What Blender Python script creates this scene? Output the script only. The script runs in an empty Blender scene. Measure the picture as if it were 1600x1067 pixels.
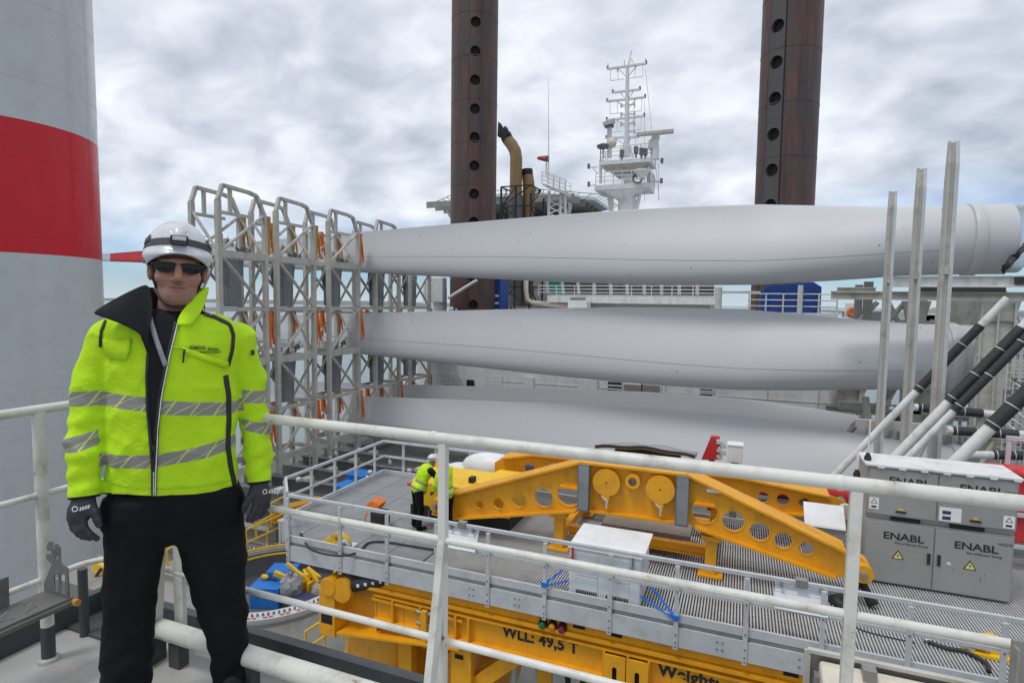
import bpy, math, random
import numpy as np
from mathutils import Vector, Matrix

# ------------------------------------------------------------------ camera
SC = bpy.context.scene
COL = SC.collection
YAW, PITCH, ROLL = math.radians(21.6), math.radians(3.9), math.radians(.775)
FPX = 907.0                                   # focal length in photograph pixels (1600 wide)
EYE = Vector((0, 0, 1.58))
RC = Matrix.Rotation(YAW, 3, 'Z') @ Matrix.Rotation(math.pi/2 - PITCH, 3, 'X') @ Matrix.Rotation(ROLL, 3, 'Z')
cd = bpy.data.cameras.new('camera'); cam = bpy.data.objects.new('camera', cd); COL.objects.link(cam)
cd.sensor_width = 36; cd.lens = FPX/1600*36; cd.clip_start = .05; cd.clip_end = 30000
cam.matrix_world = Matrix.Translation(EYE) @ RC.to_4x4()
SC.camera = cam

# ------------------------------------------------------------------ sky, sun, exposure
SUN_EL, SUN_AZ = math.radians(66), math.radians(215)      # azimuth: direction the light comes from, from +Y clockwise
W = bpy.data.worlds.new('World'); SC.world = W; W.use_nodes = True
nt = W.node_tree; nt.nodes.clear(); N = nt.nodes.new; L = nt.links.new
def wmath(op, a, b=None, clamp=False):
    n = N('ShaderNodeMath'); n.operation = op; n.use_clamp = clamp
    for i, v in enumerate((a, b)):
        if v is None: continue
        if isinstance(v, (int, float)): n.inputs[i].default_value = v
        else: L(v, n.inputs[i])
    return n.outputs[0]
tc = N('ShaderNodeTexCoord'); sx = N('ShaderNodeSeparateXYZ'); L(tc.outputs['Generated'], sx.inputs[0])
zc = wmath('ADD', wmath('MAXIMUM', sx.outputs[2], 0.0), .42)
cx = N('ShaderNodeCombineXYZ'); L(wmath('DIVIDE', sx.outputs[0], zc), cx.inputs[0]); L(wmath('DIVIDE', sx.outputs[1], zc), cx.inputs[1])
def wnoise(scale, detail, rough, dist=0, off=(0,0,0), sc=(1,1,1), rot=0):
    m = N('ShaderNodeMapping'); L(cx.outputs[0], m.inputs[0]); m.inputs['Location'].default_value = off; m.inputs['Scale'].default_value = sc
    m.inputs['Rotation'].default_value = (0, 0, rot)
    n = N('ShaderNodeTexNoise'); L(m.outputs[0], n.inputs['Vector']); n.inputs['Scale'].default_value = scale
    n.inputs['Detail'].default_value = detail; n.inputs['Roughness'].default_value = rough; n.inputs['Distortion'].default_value = dist
    return n.outputs[0]
n1 = wnoise(1.5, 2, .5, .2, (1.3, .4, 0), (1, 1.2, 1), .5)
n2 = wnoise(7.0, 4, .5, .25, (4, 2, 0), (1, 1.25, 1), .45)
dens = wmath('ADD', wmath('MULTIPLY', n1, .55), wmath('MULTIPLY', n2, .45))
ramp = N('ShaderNodeValToRGB'); L(dens, ramp.inputs[0]); r = ramp.color_ramp
r.elements[0].position = .36; r.elements[0].color = (.93, .96, 1.0, 1)
r.elements[1].position = .66; r.elements[1].color = (.41, .455, .53, 1)
e = r.elements.new(.45); e.color = (.77, .815, .88, 1)
e = r.elements.new(.54); e.color = (.60, .65, .73, 1)
sky = N('ShaderNodeTexSky'); sky.sky_type = 'NISHITA'; sky.sun_disc = False
sky.sun_elevation = SUN_EL; sky.sun_rotation = SUN_AZ; sky.air_density = 1.0; sky.dust_density = .6
skm = N('ShaderNodeMix'); skm.data_type = 'RGBA'; skm.blend_type = 'MULTIPLY'; skm.inputs[0].default_value = 1
L(sky.outputs[0], skm.inputs[6]); skm.inputs[7].default_value = (.062, .088, .125, 1)
# open blue strip low over the horizon, ragged cloud edge above it
n3 = wnoise(1.0, 4, .55, .2, (7.3, 1, 0))
gap = N('ShaderNodeMapRange'); L(wmath('ADD', sx.outputs[2], wmath('MULTIPLY', wmath('SUBTRACT', n3, .5), .22)), gap.inputs[0])
gap.inputs[1].default_value = .05; gap.inputs[2].default_value = .17; gap.inputs[3].default_value = .85; gap.inputs[4].default_value = .03
mx = N('ShaderNodeMix'); mx.data_type = 'RGBA'; L(gap.outputs[0], mx.inputs[0]); L(ramp.outputs[0], mx.inputs[6]); L(skm.outputs[2], mx.inputs[7])
# overcast thickens to plain grey-white close to the horizon
hz = N('ShaderNodeMapRange'); L(sx.outputs[2], hz.inputs[0]); hz.inputs[1].default_value = 0; hz.inputs[2].default_value = .035
hz.inputs[3].default_value = .6; hz.inputs[4].default_value = 0
mx2 = N('ShaderNodeMix'); mx2.data_type = 'RGBA'; L(hz.outputs[0], mx2.inputs[0]); L(mx.outputs[2], mx2.inputs[6]); mx2.inputs[7].default_value = (.64, .73, .83, 1)
bg = N('ShaderNodeBackground'); L(mx2.outputs[2], bg.inputs[0]); bg.inputs[1].default_value = .82
wo = N('ShaderNodeOutputWorld'); L(bg.outputs[0], wo.inputs[0])

sd = bpy.data.lights.new('sun', 'SUN'); sun = bpy.data.objects.new('sun', sd); COL.objects.link(sun)
sd.energy = 1.1; sd.angle = math.radians(14); sd.color = (1, .965, .92)
sdir = Vector((math.sin(SUN_AZ)*math.cos(SUN_EL), math.cos(SUN_AZ)*math.cos(SUN_EL), math.sin(SUN_EL)))
sun.rotation_euler = sdir.to_track_quat('Z', 'Y').to_euler()
VS = SC.view_settings; VS.view_transform = 'Standard'; VS.look = 'None'; VS.exposure = .42; VS.gamma = 1
VS.use_curve_mapping = False

# ------------------------------------------------------------------ helpers
def at(px, py, X=None, Y=None, Z=None, D=None):
    """point of the place seen at a photograph pixel, on the plane X=, Y= or Z="""
    d = RC @ Vector(((px-800)/FPX, -(py-533.5)/FPX, -1))
    k = (X-EYE.x)/d.x if X is not None else (Y-EYE.y)/d.y if Y is not None else (Z-EYE.z)/d.z if Z is not None else D
    return EYE + d*k
WO = {}                                            # world origin of every object
def tag(o, label=None, cat=None, group=None, kind=None):
    if label: o['label'] = label
    if cat: o['category'] = cat
    if group: o['group'] = group
    if kind: o['kind'] = kind
    return o
def thing(name, label, cat, loc, group=None):
    o = bpy.data.objects.new(name, None); COL.objects.link(o); o.empty_display_size = .2
    o.location = Vector(loc); WO[o.name] = Vector(loc)
    return tag(o, label, cat, group)
def link_mesh(me, name, m, parent, smooth, bevel, origin=None):
    """me holds WORLD coordinates"""
    n = len(me.vertices); co = np.empty(n*3, 'f'); me.vertices.foreach_get('co', co); co = co.reshape(-1, 3)
    if parent is not None: og = WO[parent.name]
    elif origin is not None: og = Vector(origin)
    else: og = Vector(((co[:,0].min()+co[:,0].max())/2, (co[:,1].min()+co[:,1].max())/2, co[:,2].min()))
    co -= np.array(og, 'f'); me.vertices.foreach_set('co', co.ravel()); me.update()
    o = bpy.data.objects.new(name, me); COL.objects.link(o)
    if m is not None and not me.materials: me.materials.append(m)
    elif m is not None: me.materials[0] = m
    if parent is not None: o.parent = parent
    else: o.location = og
    WO[o.name] = og
    if smooth:
        me.shade_smooth()
        if smooth is not True: me.set_sharp_from_angle(angle=math.radians(smooth))
    if bevel:
        b = o.modifiers.new('bevel', 'BEVEL'); b.width = bevel; b.segments = 2; b.limit_method = 'ANGLE'; b.angle_limit = math.radians(50)
    return o
def frame_of(d, up=None):
    d = Vector(d).normalized(); up = Vector(up) if up is not None else Vector((0, 0, 1))
    if abs(d.dot(up)) > .99: up = Vector((0, 1, 0)) if abs(d.y) < .9 else Vector((1, 0, 0))
    a = up.cross(d).normalized(); return a, d.cross(a)
class MB:
    def __init__(s): s.v = []; s.f = []
    def add(s, vs, fs):
        k = len(s.v); s.v += [tuple(v) for v in vs]; s.f += [tuple(i+k for i in f) for f in fs]; return s
    def hexa(s, p): return s.add(p, [(0,3,2,1),(4,5,6,7),(0,1,5,4),(1,2,6,5),(2,3,7,6),(3,0,4,7)])
    def box(s, c, d, R=None):
        h = [x/2 for x in d]; p = []
        for z in (-1, 1):
            for x, y in ((-1,-1),(1,-1),(1,1),(-1,1)):
                q = Vector((x*h[0], y*h[1], z*h[2])); p.append(Vector(c) + (R @ q if R else q))
        return s.hexa(p)
    def bb(s, a, b): return s.box([(x+y)/2 for x, y in zip(a, b)], [abs(x-y) for x, y in zip(a, b)])
    def beam(s, p0, p1, w, h=None, up=None):
        p0, p1 = Vector(p0), Vector(p1); h = h or w; a, u = frame_of(p1-p0, up); q = []
        for p in (p0, p1): q += [p - a*w/2 - u*h/2, p + a*w/2 - u*h/2, p + a*w/2 + u*h/2, p - a*w/2 + u*h/2]
        return s.hexa(q)
    def ibeam(s, p0, p1, w, h, t, up=None):
        p0, p1 = Vector(p0), Vector(p1); a, u = frame_of(p1-p0, up)
        s.beam(p0 + u*(h-t)/2, p1 + u*(h-t)/2, w, t, up); s.beam(p0 - u*(h-t)/2, p1 - u*(h-t)/2, w, t, up)
        return s.beam(p0, p1, t, h-2*t-.002, up)
    def tube(s, p0, p1, r, n=10, r2=None): return s.path([p0, p1], [r, r if r2 is None else r2], n)
    def path(s, pts, r, n=8, closed=False):
        pts = [Vector(p) for p in pts]; m = len(pts); rs = r if isinstance(r, (list, tuple)) else [r]*m
        t0 = (pts[1]-pts[0]).normalized(); a, u = frame_of(t0); vs = []; fs = []
        for i, p in enumerate(pts):
            t = (pts[min(i+1, m-1)] - pts[max(i-1, 0)])
            if closed: t = pts[(i+1) % m] - pts[i-1]
            t.normalize(); a = (a - t*a.dot(t)).normalized(); u = t.cross(a)
            for k in range(n):
                g = 2*math.pi*k/n; vs.append(p + (a*math.cos(g) + u*math.sin(g))*rs[i])
        for i in range(m if closed else m-1):
            j = (i+1) % m
            for k in range(n): fs.append((i*n+k, i*n+(k+1) % n, j*n+(k+1) % n, j*n+k))
        if not closed: fs += [tuple(range(n))[::-1], tuple((m-1)*n+k for k in range(n))]
        return s.add(vs, fs)
    def lathe(s, prof, c, axis=(0,0,1), n=32, cap=True, a0=0, a1=2*math.pi):
        c = Vector(c); ax = Vector(axis).normalized(); a, u = frame_of(ax); vs = []; fs = []; full = abs(a1-a0-2*math.pi) < 1e-6
        nn = n if full else n+1
        for r, z in prof:
            for k in range(nn):
                g = a0 + (a1-a0)*k/n; vs.append(c + ax*z + (a*math.cos(g) + u*math.sin(g))*r)
        for i in range(len(prof)-1):
            for k in range(n):
                k2 = (k+1) % nn; fs.append((i*nn+k, i*nn+k2, (i+1)*nn+k2, (i+1)*nn+k))
        if cap and full: fs += [tuple(range(n))[::-1], tuple((len(prof)-1)*n+k for k in range(n))]
        return s.add(vs, fs)
    def prism(s, poly, ext):
        ext = Vector(ext); p = [Vector(q) for q in poly]; n = len(p)
        fs = [tuple(range(n))[::-1], tuple(n+i for i in range(n))] + [(i, (i+1) % n, n+(i+1) % n, n+i) for i in range(n)]
        return s.add(p + [q+ext for q in p], fs)
    def ball(s, c, r, n=12, sc=(1,1,1)):
        c = Vector(c); prof = [(math.sin(math.pi*i/(n//2)), -math.cos(math.pi*i/(n//2))) for i in range(n//2+1)]; vs = []; fs = []
        for a, z in prof:
            for k in range(n):
                g = 2*math.pi*k/n; vs.append(c + Vector((a*math.cos(g)*r*sc[0], a*math.sin(g)*r*sc[1], z*r*sc[2])))
        for i in range(n//2):
            for k in range(n): fs.append((i*n+k, i*n+(k+1) % n, (i+1)*n+(k+1) % n, (i+1)*n+k))
        return s.add(vs, fs)
    def grid(s, rows, flip=False):
        m, n = len(rows), len(rows[0]); vs = [p for r_ in rows for p in r_]; fs = []
        for i in range(m-1):
            for j in range(n-1):
                q = (i*n+j, i*n+j+1, (i+1)*n+j+1, (i+1)*n+j); fs.append(q[::-1] if flip else q)
        return s.add(vs, fs)
    def mesh(s, name):
        me = bpy.data.meshes.new(name); me.from_pydata(s.v, [], s.f); me.update(); return me
    def build(s, name, m, parent=None, smooth=False, bevel=0, origin=None):
        return link_mesh(s.mesh(name), name, m, parent, smooth, bevel, origin)
def plate(name, m, parent, outline, holes, thick, o, ex, ey, bevel=0):
    """flat plate with real holes: outline / holes are 2D loops in the frame (o, ex, ey)"""
    cu = bpy.data.curves.new(name, 'CURVE'); cu.dimensions = '2D'; cu.fill_mode = 'BOTH'; cu.extrude = thick/2
    for lp in [outline] + holes:
        sp = cu.splines.new('POLY'); sp.points.add(len(lp)-1); sp.use_cyclic_u = True
        for q, p in zip(sp.points, lp): q.co = (p[0], p[1], 0, 1)
    ob = bpy.data.objects.new(name, cu); me = bpy.data.meshes.new_from_object(ob); bpy.data.objects.remove(ob); bpy.data.curves.remove(cu)
    ex, ey = Vector(ex), Vector(ey); ez = ex.cross(ey)
    M = Matrix((ex, ey, ez)).transposed().to_4x4(); M.translation = Vector(o); me.transform(M); me.name = name
    return link_mesh(me, name, m, parent, False, bevel)
def circ(c, r, n=24): return [(c[0]+r*math.cos(2*math.pi*i/n), c[1]+r*math.sin(2*math.pi*i/n)) for i in range(n)]
def text(name, body, size, o, ex, ey, m, parent, align='LEFT', ext=.0015, width=1.0, space=1.0, bold=0):
    cu = bpy.data.curves.new(name, 'FONT'); cu.body = body; cu.size = size; cu.extrude = ext; cu.align_x = align; cu.space_character = space; cu.offset = bold
    ob = bpy.data.objects.new(name, cu); me = bpy.data.meshes.new_from_object(ob); bpy.data.objects.remove(ob); bpy.data.curves.remove(cu)
    ex, ey = Vector(ex), Vector(ey); ez = ex.cross(ey).normalized()
    M = Matrix((ex*width, ey, ez)).transposed().to_4x4(); M.translation = Vector(o); me.transform(M); me.name = name
    return link_mesh(me, name, m, parent, False, 0)
def spline(pts, n=6):
    pts = [Vector(q) for q in pts]; out = []
    for i in range(len(pts)-1):
        a, b, c, d = pts[max(i-1, 0)], pts[i], pts[i+1], pts[min(i+2, len(pts)-1)]
        for k in range(n):
            t = k/n; out.append(.5*((2*b)+(c-a)*t+(2*a-5*b+4*c-d)*t*t+(3*b-a-3*c+d)*t**3))
    return out+[pts[-1]]
def copy_tree(o, parent=None, loc=None):
    c = o.copy(); COL.objects.link(c)
    if parent is not None: c.parent = parent
    if loc is not None: c.location = loc
    WO[c.name] = Vector(c.location) if parent is None else WO[parent.name]
    for ch in o.children: copy_tree(ch, c)
    return c

# ------------------------------------------------------------------ materials
def mat(name, col, rough=.55, metal=0, var=.08, scale=1.5, dirt=None, damt=.3, dscale=2.5, streak=0, bump=0, bscale=60, coat=0, fine=0, wear=None, spec=.5, rvar=1):
    m = bpy.data.materials.new(name); m.use_nodes = True; t = m.node_tree; n = t.nodes; b = n['Principled BSDF']; K = t.links.new
    b.inputs['Roughness'].default_value = rough; b.inputs['Metallic'].default_value = metal; b.inputs['Coat Weight'].default_value = coat
    b.inputs['Specular IOR Level'].default_value = spec
    g = n.new('ShaderNodeNewGeometry')
    def noise(sc, det=4, ro=.55, stretch=(1,1,1)):
        mp = n.new('ShaderNodeMapping'); K(g.outputs['Position'], mp.inputs[0]); mp.inputs['Scale'].default_value = stretch
        q = n.new('ShaderNodeTexNoise'); K(mp.outputs[0], q.inputs['Vector']); q.inputs['Scale'].default_value = sc
        q.inputs['Detail'].default_value = det; q.inputs['Roughness'].default_value = ro; return q.outputs[0]
    def mapr(v, a, c, lo=0, hi=1):
        q = n.new('ShaderNodeMapRange'); K(v, q.inputs[0]); q.inputs[1].default_value = a; q.inputs[2].default_value = c
        q.inputs[3].default_value = lo; q.inputs[4].default_value = hi; return q.outputs[0]
    def mix(f, A, B, mode='MIX'):
        q = n.new('ShaderNodeMix'); q.data_type = 'RGBA'; q.blend_type = mode
        for s, v in ((0, f), (6, A), (7, B)):
            if isinstance(v, (float, int)): q.inputs[s].default_value = v
            elif isinstance(v, tuple): q.inputs[s].default_value = (*v, 1)
            else: K(v, q.inputs[s])
        return q.outputs[2]
    c = mix(mapr(noise(scale), .3, .7), tuple(min(1, x*(1-var)) for x in col), tuple(min(1, x*(1+var)) for x in col))
    if fine: c = mix(mapr(noise(90, 2), .35, .65, 0, fine), c, tuple(x*.55 for x in col))
    if dirt:
        c = mix(mapr(noise(dscale, 7, .68), .5, .72, 0, damt), c, dirt)
    if streak:
        c = mix(mapr(noise(2.2, 5, .6, (1, 1, .07)), .48, .78, 0, streak), c, dirt or tuple(x*.5 for x in col))
    if wear:
        c = mix(mapr(noise(14, 8, .75), .63, .66, 0, .9), c, wear)
    K(c, b.inputs['Base Color'])
    rr = mapr(noise(scale*4, 5), .3, .7, max(.02, rough-.08*rvar), min(1, rough+.1*rvar)); K(rr, b.inputs['Roughness'])
    if bump:
        bp = n.new('ShaderNodeBump'); bp.inputs['Strength'].default_value = bump; bp.inputs['Distance'].default_value = .01
        K(noise(bscale, 4), bp.inputs['Height']); K(bp.outputs[0], b.inputs['Normal'])
    return m
GR = (.17, .14, .10)
M = dict(
 white=mat('white_paint', (.72,.72,.70), .45, dirt=GR, damt=.35, streak=.25),
 rail=mat('rail_paint', (.66,.655,.60), .42, dirt=(.27,.24,.17), damt=.6, dscale=7, wear=(.25,.13,.07), var=.05, bump=.15, bscale=35),
 ship=mat('ship_white', (.74,.75,.75), .5, dirt=(.35,.28,.2), damt=.22, dscale=.6, streak=.22),
 alu=mat('aluminium', (.60,.61,.61), .42, .25, dirt=(.25,.25,.25), damt=.35, dscale=4),
 alud=mat('aluminium_dull', (.28,.29,.30), .5, .3, dirt=(.15,.15,.15), damt=.4),
 deck=mat('deck_paint', (.42,.42,.405), .38, dirt=(.52,.46,.37), damt=.8, dscale=2.6, var=.16, scale=1.3, bump=.25, bscale=45, fine=.18),
 toe=mat('toe_paint', (.055,.06,.065), .5, dirt=(.14,.13,.12), damt=.4),
 yellow=mat('yellow_paint', (.80,.365,.010), .42, dirt=(.28,.12,.025), damt=.45, dscale=3, streak=.25, var=.08, wear=(.33,.15,.035), bump=.08, bscale=30),
 yellow2=mat('yellow_lemon', (.82,.50,.015), .42, dirt=(.3,.2,.04), damt=.3),
 orange=mat('orange_strap', (.72,.165,.02), .75, dirt=(.25,.10,.03), damt=.5, dscale=6),
 ochre=mat('ochre_strap', (.52,.24,.04), .8, dirt=(.2,.1,.03), damt=.5, dscale=6),
 steel=mat('rack_steel', (.50,.485,.43), .6, dirt=(.22,.19,.14), damt=.55, dscale=1.4, streak=.25),
 steeld=mat('dark_steel', (.17,.175,.18), .55, .2, dirt=(.09,.08,.07), damt=.4),
 pad=mat('saddle_grey', (.20,.21,.22), .6, var=.15),
 blade=mat('blade_gelcoat', (.545,.55,.56), .38, var=.02, scale=.2, dirt=(.43,.43,.42), damt=.15, dscale=.4, spec=.3, rvar=.1),
 tower=mat('tower_paint', (.53,.545,.55), .3, var=.025, scale=.4, dirt=(.36,.36,.35), damt=.35, dscale=1.6, streak=.22, coat=.2),
 red=mat('red_paint', (.60,.008,.018), .33, var=.05, coat=.12, spec=.3, dirt=(.40,.02,.025), damt=.3, dscale=.8),
 redm=mat('red_plain', (.55,.03,.03), .5, dirt=(.2,.03,.03), damt=.3),
 black=mat('black', (.018,.018,.02), .6, var=.2),
 rubber=mat('black_wrap', (.028,.028,.03), .6, dirt=(.07,.07,.07), damt=.4, dscale=5, bump=.3, bscale=25),
 dark=mat('dark_void', (.012,.012,.013), .8, var=.1),  # near-black colour stands for the shade inside holes, slots and recesses
 blue=mat('blue_paint', (.02,.19,.62), .45, dirt=(.02,.10,.3), damt=.3),
 navy=mat('navy_case', (.035,.045,.10), .45, dirt=(.1,.1,.13), damt=.3),
 dblue=mat('machinery_blue', (.012,.055,.25), .5, dirt=(.02,.04,.12), damt=.4),
 cab=mat('stainless', (.37,.365,.35), .42, .3, dirt=(.26,.25,.24), damt=.5, dscale=3, streak=.2, bump=.05, bscale=20),
 crate=mat('crate_white', (.74,.75,.76), .4, dirt=(.42,.41,.40), damt=.35, dscale=4),
 beige=mat('beige_panel', (.66,.60,.50), .5, dirt=(.35,.27,.2), damt=.3, dscale=9),
 tape=mat('blue_strap', (.01,.16,.62), .6),
 glass=mat('window_glass', (.02,.035,.04), .06, var=.2, spec=.8),
 teal=mat('teal_glass', (.05,.28,.27), .08, spec=.8),
 funnel=mat('funnel_ochre', (.27,.165,.07), .5, dirt=(.12,.08,.04), damt=.45, streak=.3),
 soot=mat('soot', (.02,.019,.018), .8),
 green=mat('lamp_green', (.01,.16,.06), .2, coat=.6), amber=mat('lamp_amber', (.65,.22,.02), .2, coat=.6), magenta=mat('lamp_red', (.20,.015,.06), .2, coat=.6),
 greyb=mat('grey_bag', (.28,.29,.30), .5, bump=.5, bscale=14, var=.2),
 concrete=mat('harbour_land', (.16,.17,.15), .9, var=.2, scale=.02),
 tub=mat('flange_white', (.62,.60,.55), .5, dirt=(.35,.30,.22), damt=.45, dscale=1.8, streak=.3),
 tray=mat('tray_steel', (.20,.195,.185), .5, .4, dirt=(.11,.10,.09), damt=.5, dscale=9),
 galv=mat('galvanised', (.32,.31,.29), .5, .45, dirt=(.20,.16,.11), damt=.55, dscale=9),
 decal=mat('white_decal', (.78,.78,.76), .5, var=.02), warn=mat('warning_yellow', (.80,.72,.22), .5, var=.02), ink=mat('black_ink', (.02,.02,.022), .6, var=.02),
 shipdeck=mat('ship_deck_paint', (.13,.135,.13), .6, dirt=(.22,.17,.12), damt=.5, dscale=.7, var=.2),
)
# rusty leg steel
def rust_mat():
    m = bpy.data.materials.new('rusty_leg'); m.use_nodes = True; t = m.node_tree; n = t.nodes; K = t.links.new; b = n['Principled BSDF']
    g = n.new('ShaderNodeNewGeometry')
    def noise(sc, st, det=6, ro=.62):
        mp = n.new('ShaderNodeMapping'); K(g.outputs['Position'], mp.inputs[0]); mp.inputs['Scale'].default_value = st
        q = n.new('ShaderNodeTexNoise'); K(mp.outputs[0], q.inputs['Vector']); q.inputs['Scale'].default_value = sc; q.inputs['Detail'].default_value = det; q.inputs['Roughness'].default_value = ro
        return q.outputs[0]
    r1 = n.new('ShaderNodeValToRGB'); K(noise(1.3, (1,1,.10)), r1.inputs[0]); c = r1.color_ramp
    c.elements[0].position = .30; c.elements[0].color = (.030,.020,.020,1); c.elements[1].position = .75; c.elements[1].color = (.170,.072,.047,1)
    e = c.elements.new(.5); e.color = (.098,.045,.036,1)
    r2 = n.new('ShaderNodeValToRGB'); K(noise(.55, (1,1,.55)), r2.inputs[0]); c = r2.color_ramp
    c.elements[0].position = .42; c.elements[0].color = (0,0,0,1); c.elements[1].position = .60; c.elements[1].color = (.75,.75,.75,1)
    mx = n.new('ShaderNodeMix'); mx.data_type = 'RGBA'; K(r2.outputs[0], mx.inputs[0]); K(r1.outputs[0], mx.inputs[6]); mx.inputs[7].default_value = (.062,.050,.050,1)
    r3 = n.new('ShaderNodeValToRGB'); K(noise(3.2, (1,1,.16), 8, .7), r3.inputs[0]); c = r3.color_ramp
    c.elements[0].position = .60; c.elements[0].color = (0,0,0,1); c.elements[1].position = .72; c.elements[1].color = (.6,.6,.6,1)
    mx2 = n.new('ShaderNodeMix'); mx2.data_type = 'RGBA'; K(r3.outputs[0], mx2.inputs[0]); K(mx.outputs[2], mx2.inputs[6]); mx2.inputs[7].default_value = (.22,.125,.075,1)
    K(mx2.outputs[2], b.inputs['Base Color']); b.inputs['Roughness'].default_value = .55
    bp = n.new('ShaderNodeBump'); bp.inputs['Strength'].default_value = .3; bp.inputs['Distance'].default_value = .03; K(noise(2.5, (1,1,.5)), bp.inputs['Height']); K(bp.outputs[0], b.inputs['Normal'])
    return m
M['rust'] = rust_mat()
M['legstrip'] = mat('leg_rack_plate', (.085,.080,.080), .5, .2, dirt=(.10,.06,.045), damt=.5, dscale=.9, streak=.35)
def water_mat():
    m = bpy.data.materials.new('sea_water'); m.use_nodes = True; t = m.node_tree; n = t.nodes; K = t.links.new; b = n['Principled BSDF']
    b.inputs['Base Color'].default_value = (.16,.20,.20,1); b.inputs['Roughness'].default_value = .22; b.inputs['IOR'].default_value = 1.33
    g = n.new('ShaderNodeNewGeometry'); q = n.new('ShaderNodeTexNoise'); K(g.outputs['Position'], q.inputs['Vector']); q.inputs['Scale'].default_value = .45; q.inputs['Detail'].default_value = 6
    bp = n.new('ShaderNodeBump'); bp.inputs['Strength'].default_value = .35; bp.inputs['Distance'].default_value = .5; K(q.outputs[0], bp.inputs['Height']); K(bp.outputs[0], b.inputs['Normal'])
    return m
M['sea'] = water_mat()
R_ = random.Random(5)
# ================================================================== SETTING
DZ = -12.0                                        # main cargo deck level
tag(MB().add([(-9000,-2000,-24),(9000,-2000,-24),(9000,14000,-24),(-9000,14000,-24)], [(0,1,2,3)]).build('sea', M['sea']), kind='structure')
def land():
    mb = MB(); rr = random.Random(3); n = 160; rows = []
    for j, (y0, hh) in enumerate(((2300, 0), (2320, 1), (2600, 1.4), (3600, 1.6))):
        row = []
        for i in range(n):
            x = -4200 + 8400*i/(n-1); h = (5 + 5*math.sin(i*.21) + 4*math.sin(i*.53+1) + 3*rr.random())*hh*.7
            row.append((x, y0 + 160*math.sin(i*.11), -24.3 if j == 0 else -24 + max(2.2, h)))
        rows.append(row)
    mb.grid(rows); return mb
tag(land().build('shoreline', M['concrete'], smooth=True), kind='structure')
# far quay with sheds, tanks and a second quay arm on the right
tag(MB().bb((-900,900,-24.5),(-60,960,-20.5)).build('breakwater', M['concrete']), kind='structure')
tag(MB().bb((60,520,-24.5),(900,560,-20)).build('quay', M['concrete']), kind='structure')
# cargo deck and hull side of the vessel
mb = MB(); mb.bb((-37,-6,DZ-1.2),(60,80,DZ)); tag(mb.build('ship_deck', M['shipdeck']), kind='structure')
mb = MB(); mb.bb((-36.8,-5.8,-26),(59.8,79.8,DZ-1.25)); tag(mb.build('ship_hull', M['dblue']), kind='structure')
# upper deck on which the man stands: edge along Y=1.95 and X=-2.95
ud = MB().bb((-2.94,-6,-.25),(9,1.90,0)).build('upper_deck', M['deck']); tag(ud, kind='structure')
for i, y in enumerate((-.35, 1.15)):
    MB().bb((-2.9,y,.001),(8.9,y+.012,.006)).build('weld_seam', M['deck'], ud)
toe = MB()
toe.bb((-2.96,1.88,-.25),(9,1.925,.105)); toe.bb((-2.985,-6,-.25),(-2.942,1.925,.105)); toe.bb((-2.94,1.70,.0),(-2.60,1.878,.012))
toe.build('toe_board', M['toe'], ud)

# ================================================================== TURBINE TOWER
TX, TY, TR = -23.6, 12.0, 3.0
tw = thing('turbine_tower', 'huge pale grey turbine tower with a broad red band at the left', 'tower', (TX, TY, DZ))
def tr(z): return TR - (z-DZ)*.0045
def shell(name, z0, z1, m, par):
    n = 160; prof = [(tr(z0), z0), (tr(z1), z1)]
    return MB().lathe(prof, (TX, TY, 0), n=n, cap=False).build(name, m, par, smooth=True)
shell('lower_shell', DZ, 2.88, M['tower'], tw); shell('red_band', 2.88, 6.95, M['red'], tw); shell('upper_shell', 6.95, 34, M['tower'], tw)
for k in range(-6, 10):
    z = 3.41 + k*2.4
    MB().lathe([(tr(z)-.02, z-.016), (tr(z)+.0045, z-.010), (tr(z)+.0045, z+.010), (tr(z)-.02, z+.016)], (TX, TY, 0), n=160, cap=False).build('weld_seam', M['red'] if 2.9 < z < 6.9 else M['tower'], tw, smooth=True)
mb = MB(); rr = random.Random(8)                  # scattered specks of dirt and small weld bosses
for _ in range(150):
    z = rr.uniform(-4, 14); g = rr.uniform(-2.2, .6); g = math.radians(-60) + g
    mb.ball((TX+math.cos(g)*tr(z), TY+math.sin(g)*tr(z), z), rr.uniform(.008, .022), 6, (1, 1, .8))
o = mb.build('paint_specks', M['steeld'], tw); o['kind'] = 'stuff'
MB().lathe([(TR+.001, DZ), (TR+.35, DZ), (TR+.35, DZ+.35), (TR+.002, DZ+.35)], (TX, TY, 0), n=80, cap=False).build('base_flange', M['tower'], tw)

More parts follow.
